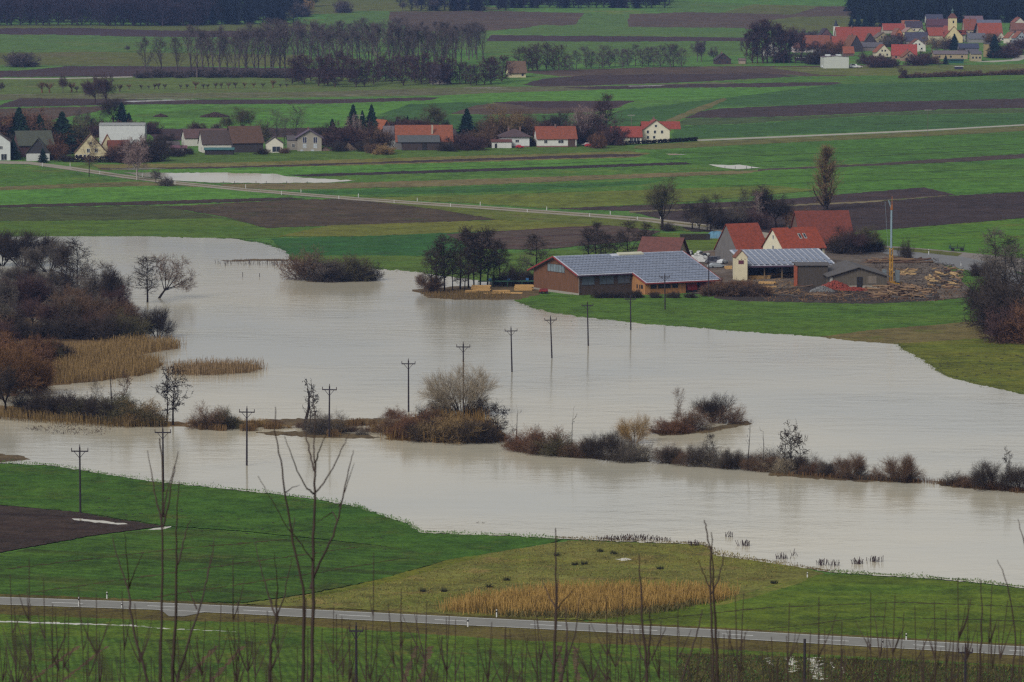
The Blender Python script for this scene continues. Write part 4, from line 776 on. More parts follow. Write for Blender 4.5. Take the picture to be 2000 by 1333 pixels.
BT = [('snag', 219, 820, 112, 'brown', 'slender bare stem rising above the left bank bushes', .7, 1.4), ('alder_cones', 239, 818, 100, 'brown', 'short twiggy alder above the left bank bushes', .6, 1.2), ('birch', 188, 812, 80, 'grey', 'faint bare sapling behind the left bank bushes', .8, 1.2),
 ('alder_cones', 326, 832, 120, 'black', 'left one of the twin alders on the river bank', .85, 1.1), ('alder_cones', 338, 832, 126, 'black', 'right one of the twin alders on the river bank', .85, 1.1),
 ('bush', 408, 838, 62, 'brown', 'left bush of the pair right of the twin alders', .8, 1.4), ('bush', 440, 838, 48, 'olive', 'right bush of the pair right of the twin alders', 1.0, 1.4), ('bush', 424, 839, 40, 'dark', 'low bush between the pair right of the twin alders', 1.1, 1.4),
 ('snag', 594, 842, 98, 'black', 'dead forked tree on the flooded bank', 1.6, 1.6), ('alder_cones', 606, 842, 106, 'black', 'cone laden alder beside the dead forked tree', .7, 1.3), ('bush', 640, 848, 56, 'grey', 'thin grey bush behind the fourth utility pole', .9, 1.1), ('bush', 620, 848, 40, 'grey', 'low thin bush right of the cone laden alder', .9, 1.1), ('bush', 660, 846, 34, 'tan', 'small tan shrub on the flooded bank', .9, 1.1),
 ('dome', 902, 814, 116, 'pale', 'large dome shaped willow behind the utility pole', 1.0, .85),
 ('bush', 766, 818, 30, 'red', 'small reddish bush left of the fifth pole', .9, 1.5), ('bush', 765, 850, 50, 'brown', 'leftmost brown bush of the big island thicket', .9, 1.5), ('bush', 795, 858, 58, 'red', 'rusty bush at the left of the island thicket', .9, 1.6), ('bush', 812, 852, 62, 'red', 'dark red bush of the island thicket', 1.0, 1.6), ('bush', 834, 838, 62, 'dark', 'dark upright bush left of the dome shaped willow', .7, 1.4), ('bush', 826, 862, 54, 'dark', 'dark bush at the front of the island thicket', 1.0, 1.6), ('bush', 862, 862, 64, 'ochre', 'ochre bush at the front of the island thicket', 1.1, 1.5), ('bush', 892, 864, 62, 'ochre', 'ochre bush below the dome shaped willow', 1.1, 1.5), ('bush', 880, 864, 44, 'dark', 'low dark bush in front of the ochre ones', 1.2, 1.6), ('bush', 918, 865, 56, 'dark', 'dark bush right of the ochre ones', 1.0, 1.6), ('bush', 945, 864, 58, 'dark', 'dark bush near the right end of the island thicket', 1.0, 1.6), ('bush', 936, 812, 50, 'dark', 'bush right behind the dome shaped willow', .9, 1.4), ('bush', 862, 812, 44, 'dark', 'bush left behind the dome shaped willow', .9, 1.4), ('alder_cones', 968, 862, 76, 'black', 'small cone laden alder at the right tip of the thicket', 1.1, 1.4),
 ('snag', 1009, 864, 74, 'grey', 'thin dead stem between the two island thickets', .6, 1.2), ('snag', 1117, 892, 98, 'dark', 'thin dead trunk standing in the reddish bushes', .45, 1.5),
 ('bush', 1012, 880, 38, 'red', 'low red bush at the left end of the middle bank', 1.0, 1.5), ('bush', 1040, 884, 58, 'red', 'reddish bush left of the larger one on the middle bank', .9, 1.5), ('bush', 1068, 888, 62, 'brown', 'large brown bush of the middle bank', 1.0, 1.6), ('bush', 1096, 891, 56, 'olive', 'olive bush left of the thin dead trunk', 1.0, 1.5), ('bush', 1128, 894, 50, 'brown', 'brown bush right of the thin dead trunk', 1.0, 1.5), ('willow', 1165, 898, 62, 'dark', 'dark twiggy bush in the middle of the bank', .8, 1.3), ('willow', 1190, 900, 70, 'dark', 'dark open bush right of the middle of the bank', .7, 1.3), ('bush', 1214, 902, 58, 'grey', 'grey bush beside the pale fan shaped willow', .8, 1.2), ('willow', 1240, 866, 68, 'tan', 'pale fan shaped willow left of the rust bush', .75, 1.2), ('bush', 1244, 903, 60, 'grey', 'grey bush at the right end of the middle bank', .8, 1.3),
 ('bush', 1300, 848, 38, 'red', 'rust red bush on the small tongue of land, left one', 1.2, 1.6), ('bush', 1328, 846, 40, 'red', 'rust red bush on the small tongue of land, right one', 1.2, 1.6), ('bush', 1350, 842, 54, 'brown', 'brown bush left of the large fan shaped willow', 1.0, 1.4), ('birch', 1322, 836, 86, 'brown', 'slim pale tree rising behind the rust red bushes', .7, 1.2), ('willow', 1395, 826, 64, 'dark', 'large fan shaped willow at the end of the land tongue', .95, 1.7), ('bush', 1420, 828, 48, 'brown', 'bush at the right foot of the large fan shaped willow', 1.0, 1.3),
 ('willow', 1312, 908, 44, 'dark', 'small leafless shrub right of the flooded gap', .8, 1.2), ('snag', 1300, 908, 50, 'black', 'bare post-like stem beside the small leafless shrub', .25, 1.6),
 ('willow', 1360, 912, 52, 'dark', 'open twiggy shrub, left of the tree line in the water', .7, 1.2), ('alder', 1386, 914, 72, 'dark', 'young bare tree in the line standing in the water', 1.1, 1.2), ('willow', 1408, 916, 48, 'grey', 'twiggy shrub right of the young bare tree', .7, 1.2), ('willow', 1430, 918, 50, 'dark', 'twiggy shrub left of the tall dead stem', .7, 1.2), ('snag', 1460, 921, 108, 'black', 'tall dead stem leaning left in the tree line', .45, 1.5), ('snag', 1491, 921, 88, 'black', 'dead stem with forked top right of the leaning one', .45, 1.5), ('bush', 1474, 921, 42, 'brown', 'brown shrub between the two dead stems', .9, 1.2),
 ('alder_cones', 1530, 923, 88, 'dark', 'left stem of the cone laden alders in the tree line', .7, 1.3), ('alder_cones', 1546, 924, 108, 'dark', 'tallest of the cone laden alders in the tree line', .7, 1.3), ('alder_cones', 1564, 924, 84, 'dark', 'right stem of the cone laden alders in the tree line', .8, 1.3), ('bush', 1512, 922, 44, 'brown', 'brown shrub left of the cone laden alders', .9, 1.2), ('bush', 1580, 927, 36, 'brown', 'brown shrub right of the cone laden alders', 1.0, 1.2), ('bush', 1606, 929, 30, 'red', 'low red shrub left of the round willows', 1.3, 1.2),
 ('willow', 1664, 936, 58, 'brown', 'left of the two round willows on the lower right bank', .92, 1.7), ('willow', 1758, 942, 62, 'brown', 'right of the two round willows on the lower right bank', .92, 1.7), ('bush', 1714, 938, 26, 'brown', 'small shrub between the two round willows', 1.0, 1.2),
 ('bush', 1870, 950, 36, 'dark', 'low dark bush left of the last willow', 1.0, 1.2), ('bush', 1895, 953, 36, 'brown', 'brown bush left of the last willow', 1.0, 1.2), ('willow', 1940, 958, 66, 'dark', 'last spreading willow near the right edge', .9, 1.4), ('alder_cones', 1966, 958, 88, 'dark', 'upright alder growing through the last willow', .5, 1.2), ('willow', 1995, 960, 60, 'dark', 'dark bush cut by the right edge on the river bank', .9, 1.4)]
for k, px, py, h, c, lb, wf, tf in BT: put_tree(k, px, py, h, c, lb, wf=wf * (1.3 if k == 'bush' else 1.15 if k == 'willow' else 1), tipf=tf * (.52 if k in ('bush', 'willow') else 1))
rk = random.Random(64)
for i in range(24):
    x = 1300 + i * 14.2 + rk.uniform(-4, 4)
    put_tree(rk.choice(['bush', 'bush', 'willow']), x, lerp([(1200, 903), (1270, 906), (1400, 916), (1500, 923), (1640, 934), (1700, 938)], x) - rk.uniform(0, 4), rk.uniform(24, 56), rk.choice(['brown', 'grey', 'dark', 'grey', 'pale']), 'thin twiggy shrub in the flooded hedge line right of centre', 'shrub', 'thin shrubs of the flooded hedge line', wf=1.1, tipf=.5, parts=False)
for i in range(16):
    x = 1640 + i * 27 + rk.uniform(-6, 6)
    if 1800 < x < 1856: continue
    put_tree('bush', x, lerp([(1600, 933), (1800, 944), (2000, 962), (2150, 972)], x), rk.uniform(14, 30), rk.choice(['brown', 'red', 'grey']), 'low twiggy shrub along the lower right river bank', 'shrub', 'low shrubs along the lower right river bank', wf=1.5, tipf=.7, parts=False)
for i in range(22):
    x = 380 + i * 17 + rk.uniform(-6, 6); put_tree('bush', x, lerp([(370, 834), (560, 840), (760, 850)], x) + rk.uniform(-8, 4), rk.uniform(10, 26), rk.choice(['brown', 'tan', 'grey']), 'low twiggy shrub on the flooded bank left of the island thicket', 'shrub', 'low shrubs on the flooded bank', wf=1.5, tipf=.7, parts=False)
# ================================================================ reeds
reeds('reed_bed', 'orange brown reed bed in the rough pasture', [(865, 1196), (930, 1178), (1080, 1160), (1250, 1158), (1430, 1162), (1400, 1178), (1250, 1196), (1150, 1206), (1000, 1204), (900, 1200)], 16000, 1.35, (176, 142, 82), 11, .048, lean=.2, hvar=.5, spread=7)
reeds('marsh_reeds', 'tan reeds on the marsh tongue at the left', [(130, 690), (260, 672), (348, 674), (346, 682), (290, 690), (240, 700), (315, 711), (290, 732), (200, 745), (100, 752), (60, 740)], 16000, 1.7, (146, 120, 80), 12, .07, hvar=.5, spread=6)
reeds('marsh_reeds', 'narrow spit of pale reeds in the open flood', [(330, 722), (400, 716), (505, 718), (510, 725), (480, 731), (400, 736), (340, 736)], 2600, 1.5, (146, 122, 90), 13, .07, hvar=.5, spread=5)
reeds('bank_reeds', 'tan reeds along the lower left river bank', [(-60, 806), (0, 806), (60, 812), (180, 824), (340, 836), (240, 838), (100, 830), (0, 822), (-60, 820)], 2600, 1.4, (126, 104, 68), 14, .07, hvar=.5, spread=4)
reeds('bank_reeds', 'thin reeds on the flooded bank between the poles', [(375, 836), (480, 830), (560, 828), (680, 830), (760, 826), (750, 852), (680, 858), (560, 850), (480, 846), (390, 842)], 3600, 1.1, (124, 98, 66), 15, .06, clump=26)
reeds('bank_reeds', 'ochre reeds among the island thicket', [(745, 862), (790, 830), (840, 812), (940, 812), (960, 830), (985, 866), (850, 868)], 2200, 1.6, (132, 104, 62), 16, .07, hvar=.5, spread=4)
reeds('bank_reeds', 'short dead reeds on the lower right river bank', [(1500, 930), (1640, 938), (1800, 946), (2000, 966), (2100, 970), (2000, 956), (1820, 942), (1640, 930)], 1600, .7, (110, 84, 58), 17, .07)
reeds('shore_stalks', 'dark stalks standing in shallow water off the pasture', [(1300, 1058), (1380, 1052), (1480, 1048), (1540, 1085), (1640, 1100), (1700, 1085), (1780, 1108), (1640, 1116), (1480, 1094), (1390, 1080)], 240, .8, (70, 56, 60), 18, .09, lean=.3, clump=22)
reeds('shore_stalks', 'brown stalks fringing the right edge of the pasture tip', [(1160, 1054), (1230, 1049), (1300, 1054), (1310, 1060), (1180, 1058)], 260, .5, (70, 54, 50), 19, .1, lean=.4)
reeds('shore_stalks', 'dark stalks in the shallow water right of the left pond', [(420, 512), (500, 510), (600, 512), (600, 520), (480, 520), (420, 518)], 260, .8, (72, 60, 56), 20, .09, lean=.3)
reeds('grass_tufts', 'dry grass tufts on the farm spit by the grove', [(820, 576), (880, 570), (1000, 576), (990, 586), (860, 586)], 1800, .7, (118, 96, 62), 21, .08)
reeds('floating_debris', 'dark stalks lying in the near left shallows', [(40, 838), (130, 830), (220, 840), (200, 852), (100, 850)], 300, .35, (88, 74, 66), 22, .12, lean=1.2)
reeds('pasture_grass', 'coarse dry grass tufts across the rough pasture', [(500, 1178), (700, 1150), (960, 1084), (1110, 1060), (1370, 1066), (1560, 1110), (1430, 1164), (1200, 1210), (1000, 1206), (700, 1188)], 9000, .26, (134, 124, 70), 23, .12, lean=.5)
for i_, (pts, n_, cl_, lb_) in enumerate((
    ([(0, 905), (100, 909), (200, 926), (300, 941), (400, 951), (500, 961), (600, 973), (700, 990), (720, 1001), (790, 1021), (820, 1040), (900, 1044), (1000, 1047), (1090, 1052)], 4200, (88, 124, 62), 'green grass standing in the water along the near left shore'),
    ([(1090, 1052), (1170, 1056), (1300, 1061), (1375, 1064), (1400, 1086), (1480, 1096), (1560, 1108), (1620, 1118)], 2200, (118, 104, 70), 'brown grass fringe along the pasture shore'),
    ([(1620, 1118), (1700, 1123), (1800, 1129), (1900, 1137), (2000, 1149), (2100, 1160)], 2200, (94, 118, 62), 'grass fringe along the near right shore'),
    ([(1005, 588), (1040, 602), (1080, 612), (1150, 621), (1250, 632), (1350, 640), (1450, 648), (1600, 658), (1755, 673), (1763, 684), (1798, 700), (1826, 722), (1850, 736), (1900, 749), (2000, 771)], 3600, (96, 104, 62), 'soggy grass fringe along the far shore below the farm'),
    ([(110, 463), (450, 466), (510, 475), (548, 486), (565, 497), (640, 520), (735, 526), (800, 530), (870, 541)], 1800, (74, 78, 52), 'dull grass fringe along the far left shore'))):
    rs = np.random.RandomState(60 + i_); out = []
    for _ in range(n_):
        k = rs.randint(len(pts) - 1); t = rs.rand(); x = pts[k][0] + (pts[k + 1][0] - pts[k][0]) * t; y = pts[k][1] + (pts[k + 1][1] - pts[k][1]) * t
        out.append((x + rs.normal() * 4, y + rs.normal() * (1.6 + 1.2 * math.sin(x * .05)) - .6))
    B = np.array([tuple(unproj(x, y)) for x, y in out]); n = len(B); hh = rs.uniform(.06, .28, (n, 1)); a = rs.uniform(0, 6.28, n)
    S1 = np.stack([np.cos(a), np.sin(a), 0 * a], 1) * .09; top = B + np.concatenate([rs.normal(size=(n, 2)) * .1, hh], 1)
    V = np.concatenate([B - S1 - [0, 0, .1], B + S1 - [0, 0, .1], top + S1 * .5, top - S1 * .5]); q_ = np.arange(n)
    tag(link('shore_grass', np_mesh('shore_grass', V, [np.stack([q_, q_ + n, q_ + 2 * n, q_ + 3 * n], 1)]), m=mat('shore_grass_%d' % i_, cl_, 1, .4, .5, spec=.05)), lb_, 'grass', kind='stuff')
reeds('weeds', 'green and brown weeds in rows over the puddled field at the bottom right', [(1325, 1278), (1500, 1282), (1750, 1291), (2000, 1305), (2100, 1333), (2100, 1345), (1330, 1345)], 5200, .34, (96, 92, 52), 24, .12, lean=.6, hvar=.6)
reeds('weeds', 'bright green leaves among the weeds at the bottom right', [(1325, 1278), (1500, 1282), (1750, 1291), (2000, 1305), (2100, 1333), (2100, 1345), (1330, 1345)], 3600, .22, (76, 112, 50), 25, .14, lean=.7, hvar=.6)
reeds('reed_bed', 'low grey olive growth along the near edge of the reed bed', [(890, 1192), (1000, 1196), (1150, 1196), (1300, 1186), (1420, 1172), (1300, 1198), (1160, 1212), (1000, 1208)], 3600, .6, (112, 104, 66), 26, .09, hvar=.6, spread=5, lean=.4)
# clods, tussocks and molehills
def clods(name, label, pts, size, rgb, seedn):
    rs = random.Random(seedn); mb = MB()
    for px, py in pts:
        p = unproj(px, py); s = size * rs.uniform(.6, 1.5)
        n = 7; base = [(p.x + math.cos(6.283 * i / n) * s * rs.uniform(.8, 1.3), p.y + math.sin(6.283 * i / n) * s * rs.uniform(.8, 1.3), p.z - .05) for i in range(n)]
        mid = [(p.x + (b[0] - p.x) * .6, p.y + (b[1] - p.y) * .6, p.z + s * rs.uniform(.4, .7)) for b in base]; k = len(mb.v)
        mb.v += base + mid + [(p.x, p.y, p.z + s * .75)]
        for i in range(n):
            j = (i + 1) % n; mb.f += [(k + i, k + j, k + n + j, k + n + i), (k + n + i, k + n + j, k + 2 * n)]
    o = mb.build(name, mat('soil_' + name, rgb, 1, .4, 2), None); return tag(o, label, 'clods', kind='stuff')
rc = random.Random(77)
clods('molehills', 'small dark molehills scattered over the near left meadow', [(rc.gauss(480, 120), 0) for _ in range(0)] + [(x, 930 + (x * .13) + rc.uniform(18, 62)) for x in [rc.uniform(160, 760) for _ in range(170)]], .22, (44, 48, 30), 1)
clods('molehills', 'small dark clods scattered over the meadow below the farm', [(rc.uniform(1100, 1900), rc.uniform(600, 640)) for _ in range(110)], .22, (56, 62, 36), 2)
clods('molehills', 'dark clods on the meadow at the right edge of the flood', [(rc.uniform(1830, 2050), rc.uniform(690, 740)) for _ in range(90)], .3, (54, 54, 32), 3)
clods('molehills', 'dark clods on the near right meadow', [(rc.uniform(1640, 1990), rc.uniform(1196, 1250)) for _ in range(40)], .16, (60, 62, 34), 4)
for i, (x, y, lb) in enumerate(((825, 1158, 'dark rush tussock leftmost in the rough pasture'), (866, 1158, 'low dark tussock above the left tip of the reed bed'), (990, 1136, 'single dark tussock in the middle of the rough pasture'), (1123, 1106, 'left tussock of the close pair in the rough pasture'), (1140, 1105, 'right tussock of the close pair in the rough pasture'), (1198, 1084, 'tussock beside the little pasture puddle'), (1088, 1088, 'tussock at the upper edge of the rough pasture'), (1172, 1080, 'tussock left of the little pasture puddle'), (1512, 1142, 'dark tussock beside the field corner post'), (955, 1150, 'small brown tussock behind the reed bed'), (1290, 1114, 'low tussock right of the bright green patch'))):
    p = unproj(x, y); rs = random.Random(i); mb = MB()
    for k in range(150):
        a = rs.uniform(0, 6.28); r = rs.uniform(0, .38); hx = rs.uniform(.35, .8); l = rs.uniform(.1, .5)
        q = (p.x + math.cos(a) * r, p.y + math.sin(a) * r); b = rs.uniform(0, 6.28)
        mb.poly([(q[0] - math.cos(b) * .03, q[1] - math.sin(b) * .03, p.z), (q[0] + math.cos(b) * .03, q[1] + math.sin(b) * .03, p.z), (q[0] + math.cos(a) * l, q[1] + math.sin(a) * l, p.z + hx)])
    tag(mb.build('grass_tussock', mat('tussock', (44, 46, 30), 1, .3, 2)), lb, 'tussock', 'rush tussocks in the rough pasture')
# ================================================================ houses
GLASS = mat('window_glass', (44, 48, 58), .15, .2, 1, spec=.5)
FRAME = mat('window_frame', (196, 196, 190), .6, .05, 1)
DARKW = mat('dark_opening', (30, 27, 28), .9, .2, 1)
def WALL(rgb): return mat('render_wall', rgb, .9, .07, .8, bump=.1)
def WOOD(rgb): return mat('timber_boards', rgb, .9, .35, 1.2, streak=(3.5, 3.5, .25), bump=.3)
def ROOF(rgb, v=.3):
    rgb = (rgb[0] * .9, rgb[1] * .96, rgb[2] * .84) if rgb[0] > rgb[2] * 1.4 else rgb
    return mat('roof_tiles', rgb, .85, v, 1.1, streak=(1, 1, 1.6), bump=.4)
_wc = {}
def window(parent, face, a, z, w_, h_, L, W, name='window', m_frame=None, m_pane=None, detail=True):
    """window centred at a along the face and z above ground"""
    mf = m_frame or FRAME; mp = m_pane or GLASS
    d = .05
    def bx(mb, u0, u1, z0, z1, t0, t1):
        if face == 'F': mb.box(u0, u1, -t1, -t0, z0, z1)
        elif face == 'L': mb.box(-t1, -t0, u0, u1, z0, z1)
        elif face == 'R': mb.box(L + t0, L + t1, u0, u1, z0, z1)
        return mb
    u0, u1, z0, z1 = a - w_ / 2, a + w_ / 2, z - h_ / 2, z + h_ / 2
    if not detail:
        return bx(MB(), u0, u1, z0, z1, .004, .05).build(name, mp, parent)
    f = MB(); t = .1
    bx(f, u0 - t, u0, z0 - t, z1 + t, .003, .07); bx(f, u1, u1 + t, z0 - t, z1 + t, .003, .07)
    bx(f, u0, u1, z1, z1 + t, .003, .07); bx(f, u0, u1, z0 - t, z0, .003, .09)
    if w_ > .9: bx(f, (u0 + u1) / 2 - .04, (u0 + u1) / 2 + .04, z0, z1, .003, .065)
    o = f.build(name, mf, parent)
    bx(MB(), u0, u1, z0, z1, .002, .03).build('pane', mp, o); return o
def gable_shell(mb, L, W, h, r, ridge, base=-.6, thick=None):
    if ridge == 'u':
        mb.poly([(0, 0, base), (L, 0, base), (L, 0, h), (0, 0, h)]); mb.poly([(L, W, base), (0, W, base), (0, W, h), (L, W, h)])
        mb.poly([(0, W, base), (0, 0, base), (0, 0, h), (0, W / 2, h + r), (0, W, h)]); mb.poly([(L, 0, base), (L, W, base), (L, W, h), (L, W / 2, h + r), (L, 0, h)])
    else:
        mb.poly([(0, W, base), (0, 0, base), (0, 0, h), (0, W, h)]); mb.poly([(L, 0, base), (L, W, base), (L, W, h), (L, 0, h)])
        mb.poly([(0, 0, base), (L, 0, base), (L, 0, h), (L / 2, 0, h + r), (0, 0, h)]); mb.poly([(L, W, base), (0, W, base), (0, W, h), (L / 2, W, h + r), (L, W, h)])
    return mb
def gable_roof(mb, L, W, h, r, ridge, ov=.5, t=.22):
    D = W if ridge == 'u' else L; E = L if ridge == 'u' else W
    k = ov * r / (D / 2)
    for s in (0, 1):
        e = -ov if s == 0 else D + ov
        pts = [(-ov, e, h - k), (E + ov, e, h - k), (E + ov, D / 2, h + r), (-ov, D / 2, h + r)]
        if s: pts = pts[::-1]
        if ridge != 'u': pts = [(y, x, z) for x, y, z in pts][::-1]
        mb.slab([(x, y, z + .02) for x, y, z in pts], (0, 0, t))
    return mb
def hip_roof(mb, L, W, h, r, ov=.5, t=.2):
    a = W / 2
    e = [(-ov, -ov, h), (L + ov, -ov, h), (L + ov, W + ov, h), (-ov, W + ov, h)]; r0 = (a, W / 2, h + r); r1 = (L - a, W / 2, h + r)
    for pts in ([e[0], e[1], r1, r0], [e[1], e[2], r1], [e[2], e[3], r0, r1], [e[3], e[0], r0]): mb.poly([(x, y, z + t) for x, y, z in pts])
    mb.box(-ov, L + ov, -ov, W + ov, h - .05, h + t); return mb
def house(name, label, cat, px, py, a_px, b_px, h_px, r_px, rot=25, ridge='u', wall=(190, 188, 176), roof=(150, 66, 52), wood=False, Wm=None, wins=(), chim=0, hip=False, ov=.5, plinth=None, door=None, group=None, detail=True, flat=False, s_over=None):
    """px,py: photo point of the foot of the nearest corner; a_px: front side (to the right), b_px: left side (to the left)"""
    p = unproj(px, py); s = PXM(p) if s_over is None else s_over; ra = R(rot)
    L = a_px / s / math.cos(ra); W = Wm if Wm is not None else b_px / s / math.sin(ra)
    h = h_px / s; r = r_px / s
    e = empty(name, p, ra, label, cat, group)
    wm = WOOD(wall) if wood else WALL(wall)
    if flat: MB().box(0, L, 0, W, -.6, h).build('wall', wm, e); MB().box(-ov, L + ov, -ov, W + ov, h + .01, h + .3).build('roof', ROOF(roof), e)
    elif hip: MB().box(0, L, 0, W, -.6, h).build('wall', wm, e); rf = hip_roof(MB(), L, W, h, r, ov).build('roof', ROOF(roof), e)
    else: gable_shell(MB(), L, W, h, r, ridge).build('wall', wm, e); rf = gable_roof(MB(), L, W, h, r, ridge, ov).build('roof', ROOF(roof), e)
    for i in range(chim):
        f = (.5 if chim == 1 else .3 + .4 * i)
        if ridge == 'u': cx, cy = L * f, W * .46
        else: cx, cy = L * .46, W * f
        ch = MB().box(cx - .35, cx + .35, cy - .3, cy + .3, h + r * .6, h + r + 1.0); ch.box(cx - .45, cx + .45, cy - .4, cy + .4, h + r + 1.0, h + r + 1.12); ch.build('chimney', mat('chimney', (120, 92, 82), .9), e)
    for wd in wins:     # (face, n, z, w, h [, start, end])
        face, n, z, w_, hh = wd[:5]; D = L if face == 'F' else W
        s0, s1 = (wd[5], wd[6]) if len(wd) > 5 else (0, 1)
        for i in range(n):
            u = D * (s0 + (s1 - s0) * (i + .5) / n); window(e, face, u, z, w_, hh, L, W, detail=detail)
    if plinth: MB().box(-.03, L + .03, -.03, W + .03, -.6, .55).build('plinth', WALL(plinth), e)
    if door: window(e, door[0], (L if door[0] == 'F' else W) * door[1], door[3] / 2, door[2], door[3], L, W, 'door', m_pane=DARKW, detail=False)
    e['_L'] = L; e['_W'] = W; e['_h'] = h; e['_r'] = r
    return e
RED = (150, 70, 54); DRED = (120, 58, 50); BRN = (78, 62, 58); GRY = (92, 88, 86); ORG = (164, 84, 58)
# ---- near village, left to right
house('house', 'white gabled house cut by the left edge beside the village road', 'house', -30, 314, 50, None, 36, 18, 4, 'v', (186, 190, 186), BRN, Wm=9, wins=[('F', 1, 1.4, 2.2, 2.4, .5, 1), ('F', 1, 5.2, 1, 1.2, .4, .9)], ov=.3)
b = house('barn', 'dark timber barn with a mossy roof and white base at the village road', 'barn', 51, 315, 46, None, 15, 28, 5, 'v', (56, 54, 56), (76, 78, 62), True, Wm=14, ov=.4)
MB().box(.1, b['_L'] - .1, -.06, 0, -.3, 3.0).build('white_base', WALL((176, 178, 172)), b)
house('barn', 'larger mossy roofed barn with brown gable behind the dark timber one', 'barn', 38, 308, 64, None, 24, 26, 20, 'u', (86, 60, 58), (74, 78, 64), True, Wm=12)
house('farmhouse', 'cream gabled house with brown roof and red lean-to, left of the cypress hedge', 'house', 146, 312, 62, None, 13, 36, 6, 'v', (188, 176, 140), (104, 66, 54), Wm=10, wins=[('F', 2, 3.6, 1.1, 1.5, .3, .8), ('F', 1, 6.6, .9, .9, .4, .6), ('F', 4, 1.3, .9, 1.3, 0, .5)], ov=.35)
house('house', 'cream gabled house with a red roof beside the brown roofed cream house', 'house', 192, 308, 35, None, 12, 32, 6, 'v', (190, 178, 142), RED, Wm=9, wins=[('F', 1, 2.2, 1.2, 1.2, .3, .7)], ov=.3)
house('shed', 'dark shed with a red strip of roof right of the cream gables', 'shed', 214, 310, 38, None, 14, 20, 12, 'u', (66, 52, 50), DRED, True, Wm=8)
house('hall', 'long flat white hall behind the village gardens', 'hall', 194, 284, 89, None, 38, 4, 2, 'u', (186, 188, 186), (150, 152, 150), Wm=12, ov=.15)
hd = MB()
def hedge(name, label, cat, pts, h, wd, rgb, seedn):
    """clipped or rough hedge: many small leaf faces along a line"""
    rs = np.random.RandomState(seedn); V = []; 
    for (a, b_) in zip(pts, pts[1:]):
        p, q = unproj(*a), unproj(*b_); n = int((q - p).length * h * 40)
        t = rs.rand(n, 1); c = np.array(p)[None] * (1 - t) + np.array(q)[None] * t
        c += np.concatenate([rs.uniform(-wd, wd, (n, 2)), rs.uniform(0, h, (n, 1)) * rs.uniform(.85, 1.05, (n, 1))], 1)
        s1 = rs.normal(size=(n, 3)) * .16; s2 = rs.normal(size=(n, 3)) * .16
        V.append(np.stack([c - s1, c - s2, c + s1, c + s2], 1).reshape(-1, 3))
    V = np.concatenate(V); F = np.arange(len(V)).reshape(-1, 4)
    return tag(link(name, np_mesh(name, V, [F]), m=mat('hedge_' + str(rgb[0]), rgb, 1, .35, 1, spec=.05)), label, cat)
hedge('hedge', 'dark hedge in front of the cream gabled houses', 'hedge', [(142, 317), (200, 318), (252, 318)], 2.6, .5, (46, 36, 36), 1)
hedge('hedge', 'black clipped hedge in front of the L-shaped red roofed house', 'hedge', [(1193, 285), (1260, 282), (1310, 279), (1362, 276)], 1.7, .4, (34, 30, 34), 2)
house('shed', 'small white shed left of the narrow white gable', 'shed', 326, 292, 24, None, 8, 6, 8, 'u', (176, 176, 172), (84, 76, 78), Wm=5, ov=.3)
house('garage', 'low white building with a violet roof beside the narrow white gable', 'garage', 334, 299, 30, None, 9, 4, 6, 'u', (170, 170, 166), (112, 74, 86), Wm=5, ov=.4, wins=[('F', 2, 1, .9, 1.0, .5, 1)])
house('house', 'white gabled house with brown roof, leftmost of the brown roofed pair', 'house', 362, 286, 84, 17, 16, 16, 14, 'u', (186, 184, 172), (92, 68, 66), Wm=10, wins=[('L', 1, 3.4, .9, 1.4)], ov=.4)
house('house', 'tall narrow white gable with a long dark thatch brown roof', 'house', 396, 299, 62, 20, 17, 25, 14, 'u', (190, 188, 176), (74, 60, 56), Wm=11, wins=[('L', 1, 4.6, .8, 1.3), ('L', 1, 1.6, .9, 1.6, 0, .6)], ov=.35)
b = house('barn', 'big dark timber barn with rusty brown roof beside the white garage', 'barn', 455, 299, 58, None, 20, 30, 16, 'u', (60, 54, 54), (98, 66, 58), True, Wm=15)
house('shed', 'long dark open shed with teal tarpaulins in front of the brown roofs', 'shed', 400, 303, 56, None, 10, 3, 2, 'u', (46, 40, 40), (58, 104, 106), True, Wm=4, ov=.4)
house('garage', 'white gabled garage with a small violet canopy', 'garage', 519, 299, 34, None, 18, 12, 4, 'v', (194, 190, 174), (80, 70, 72), Wm=9, ov=.3, wins=[('F', 1, 1.5, 3.2, 2.2, .3, .9)])
b = house('unfinished_house', 'unfinished grey block house with two blue covered windows', 'house', 581, 296, 47, None, 27, 14, 4, 'v', (142, 136, 124), (96, 82, 100), Wm=12, ov=.9, chim=1)
for u in (.3, .74):
    window(b, 'F', b['_L'] * u, 4.7, 1.6, 2.4, b['_L'], b['_W'], m_pane=mat('blue_sheet', (48, 50, 72), .4)); window(b, 'F', b['_L'] * u, 2.2, 1.5, 1.8, b['_L'], b['_W'], m_pane=mat('white_sheet', (176, 182, 186), .5), detail=False)
    window(b, 'F', b['_L'] * (u - .12), .3, 1.3, .8, b['_L'], b['_W'], m_pane=mat('white_sheet', (176, 182, 186), .5), detail=False)
house('annex', 'grey block annex left of the unfinished house', 'house', 562, 294, 22, None, 20, 7, 6, 'u', (136, 130, 120), (88, 82, 84), Wm=8, ov=.3, wins=[('F', 1, 2, 1, 1.4)])
house('hut', 'small hut with orange roof among the dark bushes', 'hut', 656, 284, 20, None, 8, 10, -20, 'u', (70, 56, 50), ORG, True, Wm=6)
house('house', 'house with orange roof behind the long red roofed barn', 'house', 744, 268, 22, None, 12, 20, 20, 'v', (84, 60, 58), ORG, True, Wm=14)
house('house', 'white gable with a grey roof leaning against the long red roofed barn', 'house', 750, 290, 24, None, 18, 24, 4, 'u', (190, 188, 182), (100, 92, 96), Wm=9, ov=.3)
